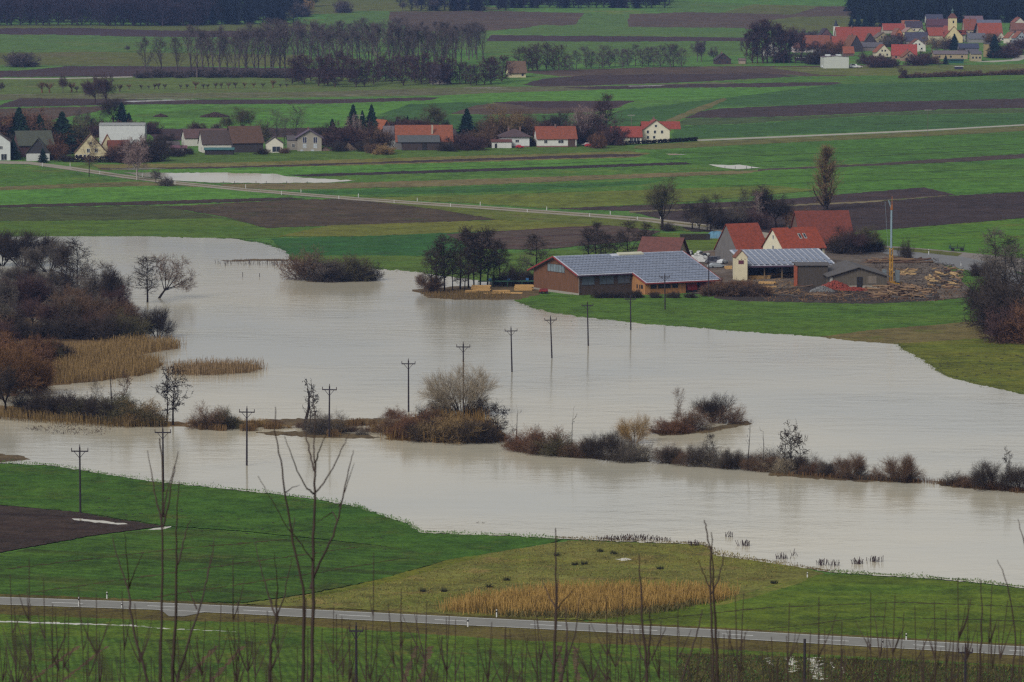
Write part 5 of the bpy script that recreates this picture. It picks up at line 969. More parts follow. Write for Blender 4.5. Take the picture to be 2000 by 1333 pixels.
b = house('barn', 'long grey barn with red tiled roof and a lean-to of dark boards', 'barn', 774, 293, 110, None, 16, 30, 4, 'u', (104, 100, 98), (150, 78, 60), Wm=16, ov=.4)
L_, W_, h_, r_ = b['_L'], b['_W'], b['_h'], b['_r']
MB().box(L_ * .1, L_ * .76, -4.6, -.05, -.5, h_ * .95).build('lean_to', WOOD((64, 52, 50)), b)
MB().slab([(L_ * .02, -5.2, h_ * .96), (L_ * .77, -5.2, h_ * .96), (L_ * .77, 2.4, h_ + r_ * .32 + .35), (L_ * .02, 2.4, h_ + r_ * .32 + .35)], (0, 0, .18)).build('lean_to_roof', ROOF((82, 86, 88)), b)
MB().box(L_ * .45, L_ * .53, -4.75, -4.62, -.3, 2.8).build('door', DARKW, b)
MB().box(L_ * .63, L_ * .66, 3.4, 4.1, h_ + r_ * .3, h_ + r_ + .4).build('chimney', WALL((160, 146, 128)), b)
for x0_, x1_ in ((.84, .88), (.93, .96)): pass
house('house', 'timber house with dark roof half hidden right of the long red roofed barn', 'house', 868, 286, 22, None, 20, 12, 5, 'u', (110, 78, 56), (62, 54, 54), True, Wm=10)
house('bungalow', 'white bungalow with a brown hipped roof', 'house', 978, 288, 56, None, 20, 14, 4, 'u', (194, 196, 192), (82, 64, 66), Wm=11, hip=True, ov=.9, chim=2, wins=[('F', 2, 2.6, 1.4, 1.1, .2, .7)], plinth=(120, 90, 90))
house('garage', 'white garage with a dark red roof in front of the hipped bungalow', 'garage', 961, 290, 38, None, 12, 4, 4, 'u', (192, 192, 186), (110, 58, 60), Wm=6, ov=.3, door=('F', .2, 1, 2))
house('garage', 'small white garage left of the one with a dark red roof', 'garage', 948, 288, 14, None, 10, 4, 4, 'u', (190, 190, 186), (88, 84, 90), Wm=6, ov=.25)
b = house('house', 'white house with red tiled roof and a timber porch at its right end', 'house', 1050, 288, 76, 11, 17, 22, 8, 'u', (196, 196, 188), (146, 72, 58), Wm=11, wins=[('F', 1, 2.3, 1.3, 1.2, .12, .3), ('F', 1, 2.3, 2.2, 1.2, .5, .7), ('L', 2, 2.2, .8, 1.3)], chim=1, ov=.5, plinth=(126, 84, 84))
MB().box(b['_L'] * .78, b['_L'] * .97, -.1, -.01, .2, b['_h'] - .1).build('porch', WOOD((84, 62, 52)), b)
b = house('house', 'cream two storey house with a front gable and red roof behind the black hedge', 'house', 1254, 279, 54, None, 24, 20, 3, 'v', (202, 196, 172), (158, 66, 62), Wm=12, wins=[('F', 3, 4.6, .9, 1.2, .08, .85), ('F', 2, 2.3, .9, 1.1, .1, .55), ('F', 1, 7.2, .9, .9, .4, .6)], chim=1, ov=.6)
gable_roof(MB(), b['_L'] + 4, 9, b['_h'] + .6, b['_r'] * .62, 'u').build('cross_roof', ROOF((158, 66, 62)), b).location = (.6, 3.2, 0)
house('house', 'single storey cream wing with red roof left of the two storey gable', 'house', 1195, 281, 58, None, 14, 18, 3, 'u', (202, 196, 172), (158, 66, 62), Wm=9, wins=[('F', 1, 1.5, 1, 1.1, .2, .5), ('F', 3, 1.5, 1.2, 2, .6, .95)], ov=.5)
# ---- the mill-like houses in the belt
house('house', 'pale house with a rusty half-hipped roof between the dark alders', 'house', 995, 152, 32, None, 11, 20, 10, 'u', (186, 176, 140), (116, 84, 74), Wm=11, wins=[('F', 1, 1.6, 1.2, 1.4, .6, 1)], detail=False, ov=.8)
house('house', 'dim grey roofed house hidden behind the dark alders', 'house', 842, 165, 38, None, 14, 24, 6, 'u', (132, 126, 118), (72, 64, 74), Wm=11, detail=False, wins=[('F', 2, 1.6, 1.2, 1.6, 0, .9)])
# ---- far village
FV = [  # label, px, py, a, h, r, rot, ridge, wall, roof
 ('tiny timber hut with dark roof left of the tall bare clump', 1398, 126, 30, 9, 12, 8, 'v', (62, 48, 46), (56, 44, 46), 8),
 ('tiny pale shed beside the tall bare clump', 1444, 125, 12, 7, 3, 5, 'u', (150, 134, 116), (110, 96, 88), 4),
 ('white cottage half hidden by the tall bare clump', 1492, 110, 30, 14, 12, 5, 'v', (150, 148, 140), (98, 72, 66), 9),
 ('low white house with reddish roof right of the tall bare clump', 1550, 103, 24, 9, 10, 6, 'u', (184, 170, 170), (134, 84, 86), 9),
 ('long red roofed barn with white base behind bare trees', 1568, 103, 54, 11, 22, 4, 'u', (170, 168, 164), (138, 74, 62), 12),
 ('dark roofed gable house left of the little chapel', 1602, 78, 24, 8, 14, 10, 'v', (90, 62, 66), (58, 48, 56), 10),
 ('red barn with the widest red roof in the village', 1636, 92, 62, 12, 26, 5, 'u', (150, 140, 128), (158, 66, 56), 16),
 ('red roofed barn behind the right end of the widest red roof', 1692, 86, 26, 12, 20, -8, 'u', (176, 170, 158), (150, 66, 58), 12),
 ('lower red roof in front of the widest red roof', 1628, 94, 40, 6, 16, 8, 'u', (120, 70, 62), (156, 70, 60), 10),
 ('dark gabled barn below the widest red roof', 1660, 102, 26, 10, 22, 20, 'v', (58, 52, 58), (124, 76, 62), 12),
 ('second dark gabled barn below the widest red roof', 1688, 92, 24, 10, 16, 14, 'v', (58, 50, 56), (92, 70, 62), 10),
 ('small red roofed shed above the white industrial hall', 1648, 110, 20, 6, 12, 4, 'u', (96, 74, 66), (152, 78, 60), 8),
 ('long low grey roofed shed in the middle of the village', 1668, 100, 56, 8, 8, 2, 'u', (112, 102, 96), (92, 88, 94), 9),
 ('orange gabled house in the middle of the village', 1748, 78, 16, 10, 12, 14, 'v', (180, 104, 66), (146, 90, 84), 9),
 ('red roofed house above the orange gable', 1726, 66, 42, 7, 12, 4, 'u', (158, 146, 132), (160, 66, 60), 11),
 ('olive cream gabled house right of the widest red roof', 1712, 88, 26, 14, 10, 12, 'v', (146, 134, 102), (110, 92, 84), 10),
 ('white house with triangular window in its front gable and red roof', 1712, 112, 28, 10, 14, 8, 'v', (192, 184, 158), (152, 78, 60), 11),
 ('large bright red roof right of the triangular window gable', 1742, 116, 48, 8, 20, -4, 'u', (148, 108, 90), (164, 62, 58), 12),
 ('red roofed house with arched wall at the foot of the bright red roof', 1764, 120, 26, 9, 11, 10, 'v', (140, 118, 100), (142, 76, 58), 8),
 ('white house with dark roof at the wood edge, upper left', 1750, 52, 13, 12, 7, 20, 'v', (190, 188, 196), (110, 84, 92), 8),
 ('house with long orange roof below the wood edge', 1763, 58, 34, 8, 9, 3, 'u', (160, 156, 160), (160, 92, 72), 9),
 ('dark blue roofed house in front of the long orange roof', 1770, 62, 32, 8, 12, 4, 'u', (178, 168, 150), (62, 52, 66), 9),
 ('white walled house with wide dark roof against the wood', 1810, 46, 32, 8, 9, 4, 'u', (190, 188, 180), (62, 62, 82), 10),
 ('cream gabled house with a striped roof left of the church', 1768, 72, 20, 9, 8, 18, 'v', (182, 174, 136), (150, 122, 112), 8),
 ('pale green gabled house left of the church', 1790, 74, 18, 9, 9, -12, 'v', (150, 156, 136), (96, 66, 58), 8),
 ('house with a dark blue roof behind the white balcony house', 1770, 88, 42, 8, 16, 2, 'u', (140, 130, 124), (64, 62, 78), 10),
 ('white house with four dark windows and a balcony', 1777, 101, 31, 12, 12, 4, 'v', (194, 192, 180), (124, 66, 58), 11),
 ('dark red double gabled house above the church roof', 1812, 58, 42, 8, 12, 3, 'u', (96, 64, 68), (84, 50, 60), 10),
 ('small white gable right of the church tower', 1872, 40, 14, 6, 8, 0, 'v', (196, 192, 170), (104, 66, 72), 8),
 ('long grey pink roof at the wood edge right of the tower', 1886, 46, 34, 6, 8, 3, 'u', (130, 112, 112), (112, 88, 96), 9),
 ('red roofed house right of the church roof', 1884, 68, 24, 10, 20, 4, 'u', (150, 134, 114), (140, 70, 60), 10),
 ('large red roof with two white chimneys right of the church', 1912, 74, 46, 8, 20, 3, 'u', (140, 120, 108), (158, 72, 60), 12),
 ('grey blue roof behind the two white chimneys', 1910, 56, 46, 6, 10, 2, 'u', (120, 120, 130), (96, 98, 116), 10),
 ('white gable right of the two chimney roof', 1948, 80, 14, 8, 8, 10, 'v', (190, 184, 164), (150, 72, 62), 9),
 ('white gabled house with orange roof near the right edge', 1970, 86, 18, 12, 10, 16, 'v', (196, 190, 172), (150, 84, 64), 9),
 ('bluish gabled house beside the village street at the right', 1984, 88, 22, 14, 12, 12, 'v', (140, 146, 152), (150, 84, 72), 9),
 ('white gable with red roof highest at the right edge', 1982, 50, 20, 6, 9, 12, 'v', (192, 186, 170), (148, 78, 70), 9),
 ('red brown house at the right edge above the white gables', 1976, 66, 40, 8, 12, 2, 'u', (120, 84, 76), (128, 76, 70), 10),
 ('square tan tower-like barn right of the long walled farm', 1924, 112, 14, 26, 1, 4, 'u', (150, 132, 92), (84, 82, 88), 6),
 ('long blue black roofed barn below the church', 1874, 102, 38, 8, 8, 2, 'u', (96, 92, 100), (58, 62, 84), 9),
 ('grey roofed barn right of the tall dark conifer', 1892, 84, 34, 8, 10, 5, 'u', (124, 122, 116), (96, 96, 104), 10),
 ('long tan walled farm building below the church, left part', 1824, 116, 66, 10, 6, 2, 'u', (152, 136, 106), (106, 96, 100), 8),
 ('tan walled farm building below the church, right block', 1897, 120, 20, 14, 5, 2, 'u', (150, 140, 110), (92, 90, 96), 8),
 ('low green shed in front of the tan walled farm', 1854, 124, 28, 6, 2, 2, 'u', (32, 78, 68), (30, 62, 60), 4),
 ('dark field shelter with a white roof on the slope below the village', 1866, 136, 15, 5, .6, 2, 'u', (50, 44, 66), (180, 180, 176), 4),
 ('low shelter with a white roof among the bare trees', 1556, 119, 26, 5, 1, 2, 'u', (40, 42, 48), (176, 176, 172), 4)]
for i, (lb, px, py, a, h, r, rot, rd, wl, rf, Wm) in enumerate(FV):
    wn = []
    if h >= 8 and 'barn' not in lb and 'shed' not in lb and 'roof' != lb[:4]:
        wn = [('F', 2 if rd == 'v' else 3, h / 3.1 * .5, 1.1, 1.2)]
        if rd == 'v' and r >= 9: wn.append(('F', 2, h / 3.1 + .9, 1.0, 1.1, .28, .72))
    house('barn' if 'barn' in lb or 'shed' in lb or 'shelter' in lb else 'house', lb, 'barn' if 'barn' in lb else 'shed' if 'shed' in lb or 'shelter' in lb else 'hut' if ' hut' in lb else 'house', px, py, a, None, h, r, rot, rd, wl, rf, Wm=Wm, wins=wn, detail=False, ov=.4, chim=1 if i % 3 == 0 and r > 8 else 0)
# white hall
b = house('industrial_hall', 'large plain white hall with skylights at the edge of the church village', 'hall', 1609, 134, 49, None, 22, 2, 3, 'v', (176, 180, 170), (104, 84, 92), Wm=16, ov=.25)
for k in (.12, .55): MB().box(b['_L'] * k, b['_L'] * (k + .17), 3, 9, b['_h'] + .5, b['_h'] + 1.5).build('skylight', WALL((190, 196, 196)), b)
# church
def church():
    p = unproj(1845, 84); s = PXM(p); e = empty('church', p, R(8), 'cream village church with a pointed tower roof and copper spire', 'church')
    m = 1 / s; cr = WALL((196, 180, 132)); rf = ROOF((158, 70, 60))
    gable_shell(MB(), 36 * m, 26, 12 * m, 20 * m, 'v').build('nave_wall', cr, e); gable_roof(MB(), 36 * m, 26, 12 * m, 20 * m, 'v', .5).build('nave_roof', rf, e)
    t0, t1, d = 10 * m, 24 * m, 14 * m
    MB().box(t0, t1, -.15, d, 0, 48 * m).build('tower', WALL((200, 184, 140)), e)
    t = MB(); z = 48 * m; c = ((t0 + t1) / 2, d / 2)
    q = [(t0 - .4, -.5), (t1 + .4, -.5), (t1 + .4, d + .4), (t0 - .4, d + .4)]
    for i in range(4):
        a, b_ = q[i], q[(i + 1) % 4]; t.poly([(a[0], a[1], z), (b_[0], b_[1], z), (c[0] + (b_[0] - c[0]) * .3, c[1] + (b_[1] - c[1]) * .3, z + 9 * m), (c[0] + (a[0] - c[0]) * .3, c[1] + (a[1] - c[1]) * .3, z + 9 * m)])
    t.build('tower_roof', ROOF((112, 62, 58)), e)
    sp = MB(); z += 9 * m; sp.tube((c[0], c[1], z), (c[0], c[1], z + 4 * m), 1.0, .8, 8); sp.tube((c[0], c[1], z + 4 * m), (c[0], c[1], z + 6 * m), 1.4, .7, 8); sp.tube((c[0], c[1], z + 6 * m), (c[0], c[1], z + 10 * m), .7, .12, 8); sp.tube((c[0], c[1], z + 10 * m), (c[0], c[1], z + 16 * m), .1, .05, 5)
    sp.build('spire', mat('copper', (52, 78, 74), .6), e)
    MB().box(c[0] - .5, c[0] + .5, -.22, -.16, 38 * m, 43 * m).build('window', DARKW, e)
    MB().box(-28 * m, -.05, 4, 16, -.5, 14 * m).build('side_wall', WALL((176, 168, 140)), e)
    r_ = MB(); gable_roof(r_, 28 * m, 12, 14 * m, 15 * m, 'u', .4); o = r_.build('side_roof', rf, e); o.location = (-28 * m, 4, 0)
    MB().box(36 * m + .05, 45 * m, 5, 14, -.5, 16 * m).build('choir_wall', WALL((178, 178, 160)), e)
    r_ = MB(); hip_roof(r_, 10 * m, 11, 16 * m, 8 * m, .3); o = r_.build('choir_roof', rf, e); o.location = (35 * m, 4, 0)
church()
def chapel():
    p = unproj(1628, 70); s = PXM(p); m = 1 / s; e = empty('chapel', p, 0, 'small white chapel tower with a dark needle spire left of the wide red roof', 'chapel')
    MB().box(0, 12 * m, 0, 12 * m, -.5, 18 * m).build('tower', WALL((188, 186, 176)), e)
    MB().box(12 * m, 34 * m, 1, 8, -.5, 10 * m).build('nave_wall', WALL((180, 176, 166)), e); r_ = gable_roof(MB(), 22 * m, 7, 10 * m, 4 * m, 'u', .2).build('nave_roof', ROOF((104, 66, 74)), e); r_.location = (12 * m, 1, 0)
    MB().tube((5 * m, 6 * m, 18 * m), (5 * m, 6 * m, 31 * m), 4.5 * m, .1, 8).build('spire', ROOF((44, 48, 60)), e)
    MB().box(4 * m, 7 * m, -.06, 0, 8 * m, 14 * m).build('window', DARKW, e)
chapel()
S('village_street', [(1900, 121), (1975, 117), (1990, 108), (E1, 90), (E1, 100), (2010, 112), (1990, 119), (1940, 122)], PALE, amp=.2)
vt = random.Random(8)
for i, (x, y, h, k, c) in enumerate(sorted([(1663, 56, 22, 'conifer', 'dgreen'), (1676, 58, 30, 'conifer', 'dgreen'), (1690, 58, 26, 'conifer', 'dgreen'), (1590, 74, 18, 'bush', 'far'), (1575, 74, 14, 'bush', 'far'), (1544, 84, 34, 'bush', 'purple'), (1560, 82, 28, 'bush', 'far'), (1630, 106, 30, 'bush', 'red'), (1695, 126, 26, 'bush', 'purple'), (1712, 132, 30, 'bush', 'purple'), (1724, 132, 26, 'bush', 'purple'), (1738, 130, 20, 'bush', 'purple'), (1790, 128, 26, 'bush', 'purple'), (1806, 126, 30, 'bush', 'purple'), (1822, 126, 22, 'bush', 'brown'),
        (1820, 104, 34, 'broad', 'ochre'), (1830, 108, 36, 'birch', 'grey'), (1843, 108, 38, 'birch', 'grey'), (1850, 96, 26, 'bush', 'purple'), (1864, 98, 32, 'conifer', 'dgreen'), (1847, 126, 18, 'conifer', 'dgreen'), (1907, 72, 26, 'conifer', 'dgreen'), (1942, 114, 46, 'conifer', 'dgreen'), (1958, 114, 34, 'bush', 'purple'), (1970, 112, 28, 'bush', 'purple'), (1982, 108, 24, 'bush', 'purple'), (1935, 84, 22, 'bush', 'brown'), (1746, 88, 26, 'bush', 'purple'), (1735, 92, 24, 'bush', 'grey'), (1530, 122, 26, 'bush', 'dark'), (1585, 124, 28, 'bush', 'dark'), (1600, 126, 34, 'bush', 'dark'), (1610, 118, 30, 'bush', 'purple'), (1575, 106, 22, 'broad', 'purple'), (1596, 106, 28, 'broad', 'purple'), (1620, 104, 24, 'broad', 'red'), (1880, 108, 16, 'bush', 'dark'), (1995, 96, 26, 'bush', 'purple')])):
    put_tree(k, x, y, h, c, 'dark %s, %s from the left among the church village gardens' % ('spruce' if k == 'conifer' else 'tree', ordn(i)), 'tree', 'garden trees of the church village', parts=False, tipf=2.2, wf=1.2 if k == 'bush' else 1.3)
vn = random.Random(21)
for i, (x, y, h, k, c) in enumerate(sorted([(345, 306, 24, 'bush', 'dark'), (312, 300, 34, 'bush', 'dark'), (322, 286, 30, 'bush', 'dark'), (368, 302, 16, 'bush', 'dark'), (384, 264, 30, 'bush', 'purple'), (424, 270, 34, 'broad', 'grey'), (500, 276, 44, 'bush', 'olive'), (512, 302, 18, 'bush', 'dark'), (556, 300, 14, 'bush', 'brown'), (636, 276, 40, 'bush', 'dark'), (662, 296, 24, 'bush', 'dark'), (716, 296, 30, 'bush', 'dark'), (728, 300, 24, 'bush', 'brown'), (760, 262, 40, 'bush', 'purple'), (784, 262, 34, 'bush', 'purple'), (812, 258, 26, 'bush', 'brown'), (876, 296, 26, 'bush', 'dark'), (926, 294, 34, 'bush', 'purple'), (944, 280, 56, 'broad', 'brown'), (996, 272, 60, 'bush', 'brown'), (1020, 262, 50, 'broad', 'brown'), (1040, 286, 22, 'bush', 'dark'), (1078, 258, 36, 'bush', 'purple'), (1124, 284, 52, 'broad', 'purple'), (1146, 278, 58, 'broad', 'purple'), (1178, 280, 54, 'bush', 'purple'), (128, 316, 20, 'bush', 'dark'), (160, 268, 38, 'bush', 'olive'), (206, 262, 36, 'bush', 'purple'), (60, 262, 60, 'bush', 'red'), (100, 268, 44, 'bush', 'brown'), (232, 316, 40, 'bush', 'brown'), (8, 300, 44, 'bush', 'dark'), (110, 300, 50, 'bush', 'red')])):
    put_tree(k, x, y, h, c, 'bare garden tree, %s from the left of the small ones among the near village houses' % ordn(i), 'tree', 'smaller garden trees of the near village', parts=False, tipf=1.5, wf=1.2)
# ================================================================ the farm
def solar_array(e, name, o, ux, vx, n, nu, nv, gu=.16, gv=.34, group=None):
    """panels laid on a roof plane: o origin, ux full vector along the eave, vx full vector down to the eave"""
    o, ux, vx = Vector(o), Vector(ux), Vector(vx); n_ = ux.cross(vx).normalized()
    if n_.z < 0: n_ = -n_
    mb = MB(); lu, lv = ux.length, vx.length; u, v = ux / lu, vx / lv; pu, pv = lu / nu, lv / nv
    for i in range(nu):
        for j in range(nv):
            a = o + u * (i * pu + gu / 2) + v * (j * pv + gv / 2) + n_ * .06; w_, h_ = u * (pu - gu), v * (pv - gv)
            pts = [a, a + w_, a + w_ + h_, a + h_]
            mb.slab(pts if (w_.cross(h_)).z > 0 else pts[::-1], n_ * .05)
    return mb.build(name, SOLAR, e)
SOLAR = mat('solar_cells', (116, 126, 146), .35, .22, .8, spec=.5)
RAIL = mat('light_metal_sheet', (176, 180, 190), .5, .05, 1)
REDTRIM = mat('red_trim', (128, 50, 50), .7, .1, 1)
def big_barn():
    C0 = unproj(1131, 578); e = empty('barn', C0, R(30), 'long brown timber barn with solar roof and red trim by the flood meadow', 'barn')
    L, D, W = 38.0, 11.6, 23.2; he, hr = 5.4, 9.3; sl = (hr - he) / D; X0 = 16.0; e1 = 6.5; h1 = he - sl * e1
    wb, wl_ = WOOD((112, 74, 48)), WOOD((172, 120, 72)); dk = WOOD((72, 56, 46))
    w = MB(); w.poly([(0, W, .6), (0, 0, .6), (0, 0, he), (0, D, hr), (0, W, he)]); w.build('gable_wall', wb, e)
    MB().box(-.06, .15, 0, W, -.6, .6).build('concrete_base', WALL((140, 134, 124)), e)
    w = MB(); w.poly([(0, 0, -.5), (X0, 0, -.5), (X0, 0, he), (0, 0, he)]); w.build('front_wall', dk, e)
    w = MB(); w.poly([(L, 0, -.5), (L, W, -.5), (L, W, he), (L, D, hr), (L, 0, he)]); w.poly([(L, W, -.5), (0, W, -.5), (0, W, he), (L, W, he)]); w.build('rear_wall', wb, e)
    w = MB(); w.poly([(X0, .0, -.5), (X0, -e1, -.5), (X0, -e1, h1), (X0, 0, he)]); w.poly([(X0, -e1, -.5), (X0 + 12.5, -e1, -.5), (X0 + 12.5, -e1, h1), (X0, -e1, h1)]); w.poly([(X0 + 12.5, -e1, -.5), (X0 + 12.5, 0, -.5), (X0 + 12.5, 0, he), (X0 + 12.5, -e1, h1)]); w.build('annex_wall', wl_, e)
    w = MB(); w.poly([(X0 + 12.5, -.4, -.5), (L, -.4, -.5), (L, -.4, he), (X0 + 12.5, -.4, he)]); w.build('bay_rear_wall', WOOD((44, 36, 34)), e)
    for x in (L - .3, X0 + 12.8 + 4.6): MB().box(x - .2, x, -e1, -e1 + .2, -.5, h1).build('post', WOOD((120, 66, 50)), e)
    r = MB(); ov = 1.0
    r.slab([(-ov, -.9, he - sl * .9 + .05), (X0 - .3, -.9, he - sl * .9 + .05), (X0 - .3, D, hr + .05), (-ov, D, hr + .05)], (0, 0, .22))
    r.slab([(X0 - .3, -e1 - .9, h1 - sl * .9 + .05), (L + ov, -e1 - .9, h1 - sl * .9 + .05), (L + ov, D, hr + .05), (X0 - .3, D, hr + .05)], (0, 0, .22))
    r.slab([(-ov, D, hr + .05), (L + ov, D, hr + .05), (L + ov, W + 1.6, he - sl * 1.6 + .05), (-ov, W + 1.6, he - sl * 1.6 + .05)], (0, 0, .22))
    r.build('roof', RAIL, e)
    t = MB()
    def verge(a, b_): t.slab([a, b_, (b_[0], b_[1], b_[2] - .38), (a[0], a[1], a[2] - .38)], (-.14, 0, 0))
    verge((-ov, -.9, he - sl * .9 + .34), (-ov, D, hr + .34)); verge((-ov, D, hr + .34), (-ov, W + 1.6, he - sl * 1.6 + .34))
    verge((X0 - .32, -e1 - .9, h1 - sl * .9 + .34), (X0 - .32, -.9, he - sl * .9 + .34)); verge((L + ov + .16, -e1 - .9, h1 - sl * .9 + .36), (L + ov + .16, D, hr + .36))
    t.box(X0 - .3, L + ov, -e1 - 1.05, -e1 - .92, h1 - sl * .9 - .1, h1 - sl * .9 + .24); t.build('red_trim', REDTRIM, e)
    MB().box(-ov, X0 - .35, -1.05, -.92, he - sl * .9 - .1, he - sl * .9 + .22).build('gutter', mat('gutter', (70, 50, 70), .6), e)
    z = .3
    def P(x, y): return (x, y, hr - sl * (D - y) + z)
    solar_array(e, 'solar_panels', P(-.6, D - .3), (X0 + .58, 0, 0), Vector(P(0, -.7)) - Vector(P(0, D - .3)), 1, 16, 8)
    solar_array(e, 'solar_panels', P(X0, D - 1.6), (L - X0 + .7, 0, 0), Vector(P(0, -e1 - .7)) - Vector(P(0, D - 1.6)), 1, 22, 11)
    solar_array(e, 'solar_panels', P(26.2, D - .3), (12.4, 0, 0), Vector(P(0, D - 1.6)) - Vector(P(0, D - .3)), 1, 12, 1)
    f = MB(); f.slab([P(18.4, D - 1.4), P(26, D - 1.4), P(26, D - .1), P(18.4, D - .1)], (0, 0, .3)); f.build('skylight', WALL((178, 176, 156)), e)
    gw = mat('milky_glazing', (120, 134, 140), .35, .25, .6, spec=.5); gd = mat('dusty_glazing', (86, 96, 108), .35, .35, .5, spec=.5)
    window(e, 'L', D, 6.4, 8.6, 1.9, L, W, m_frame=WOOD((78, 62, 54)), m_pane=gw)
    for k in range(1, 6): MB().box(-.08, -.035, D - 4.3 + k * 1.43 - .04, D - 4.3 + k * 1.43 + .04, 5.45, 7.35).build('glazing_bar', WOOD((78, 62, 54)), e)
    for a, w_ in ((2.7, 3.8), (8.3, 4.3), (13.6, 3.8)): window(e, 'F', a, 3.8, w_, 2.2, L, W, m_frame=WOOD((66, 54, 48)), m_pane=gd)
    for i in range(4):
        a = X0 + 2.6 + i * 2.3 - (.3 if i > 1 else 0)
        MB().box(a - .9, a + .9, -e1 - .05, -e1 - .005, 1.5, 2.6).build('window', DARKW, e)
    for i in range(3): MB().box(X0 - .05, X0 - .005, -e1 + 1.0 + i * 1.3, -e1 + (2.0 if i == 0 else 1.5) + i * 1.3, 1.5, 2.5).build('window', DARKW, e)
    MB().tube((-.1, -.12, -.4), (-.1, -.12, he), .07, .07, 6).build('downpipe', mat('gutter', (150, 140, 134), .6), e)
big_barn()
def mach_box(name, label, cat, px, py, w_, d, h, rz, rgb, top=None, wheels=True):
    e = empty(name, unproj(px, py), R(rz), label, cat); mb = MB(); mb.box(-w_ / 2, w_ / 2, -d / 2, d / 2, .45, h * .8); mb.box(-w_ / 2 + .1, w_ / 2 - .1, -d / 2 - .3, -d / 2, .7, h * .5)
    mb.build('body', mat('paint_' + name, rgb, .5, .2, 1), e)
    MB().box(-w_ / 2 + .05, w_ / 2 - .05, -d / 2 + .05, d / 2 - .05, h * .8 + .005, h).build('top', mat('sheet_top', top or (186, 186, 182), .7), e)
    if wheels:
        for sx in (-1, 1):
            for sy in (-1, 1): MB().tube((sx * w_ * .32, sy * (d / 2 + .02), .4), (sx * w_ * .32, sy * (d / 2 + .2), .4), .4, .4, 12).build('wheel', mat('rubber', (30, 28, 28), .9), e)
    return e
mach_box('farm_machine', 'red farm machine with a yellow top in the open bay of the solar barn', 'machine', 1347, 571, 3.2, 2.2, 3.0, 30, (150, 50, 50), (186, 160, 60))
mach_box('farm_trailer', 'red trailer with a white top in the right end of the open barn bay', 'trailer', 1378, 569, 4.2, 2.2, 3.4, 30, (140, 48, 50))
mach_box('seed_drill', 'small red machine standing at the brown gable of the solar barn', 'machine', 1062, 574, 2.0, 1.6, 1.3, 10, (140, 44, 46), (120, 40, 42))
# farmhouse group
house('barn', 'tall barn with red roof and grey timber gable, left of the white farmhouse', 'barn', 1441, 513, 62, 21, 22, 50, 30, 'u', (112, 108, 106), (156, 66, 50), True, Wm=12, ov=.35)
b = house('farmhouse', 'white farmhouse with bright red roof and two skylights', 'house', 1530, 520, 84, 36, 35, 36, 30, 'u', (196, 190, 166), (160, 66, 48), Wm=10.5, wins=[('L', 1, 5.0, .6, 1.0), ('L', 1, 8.0, .5, 1.0), ('F', 5, 4.2, 1.2, .9)], chim=0, ov=.5)
L_, W_, h_, r_ = b['_L'], b['_W'], b['_h'], b['_r']
MB().box(L_ * .36, L_ * .36 + .7, W_ / 2 - .35, W_ / 2 + .35, h_ + r_ - .8, h_ + r_ + .8).build('chimney', mat('chimney', (60, 54, 52), .9), b)
for u in (.5, .62):
    f = MB(); y0, y1 = W_ * .2, W_ * .33
    f.slab([(L_ * u, y0, h_ + r_ * y0 / (W_ / 2) + .26), (L_ * u + .9, y0, h_ + r_ * y0 / (W_ / 2) + .26), (L_ * u + .9, y1, h_ + r_ * y1 / (W_ / 2) + .26), (L_ * u, y1, h_ + r_ * y1 / (W_ / 2) + .26)], (0, 0, .1))
    o = f.build('skylight', mat('skylight_frame', (176, 176, 170), .5), b)
    f = MB(); f.slab([(L_ * u + .15, y0 + .12, h_ + r_ * (y0 + .12) / (W_ / 2) + .37), (L_ * u + .75, y0 + .12, h_ + r_ * (y0 + .12) / (W_ / 2) + .37), (L_ * u + .75, y1 - .12, h_ + r_ * (y1 - .12) / (W_ / 2) + .37), (L_ * u + .15, y1 - .12, h_ + r_ * (y1 - .12) / (W_ / 2) + .37)], (0, 0, .03)); f.build('pane', GLASS, o)
house('barn', 'old barn with a weathered dark red roof behind the white farmhouse', 'barn', 1566, 492, 104, 22, 18, 58, 12, 'u', (104, 78, 68), (124, 54, 46), True, Wm=14, ov=.4)
b = house('cottage', 'cottage with pinkish roof and cream gable behind the solar barn', 'house', 1246, 518, 72, None, 16, 36, -22, 'u', (176, 160, 130), (112, 62, 62), Wm=11, wins=[('R', 1, 4, .8, 1.2)], ov=.8)
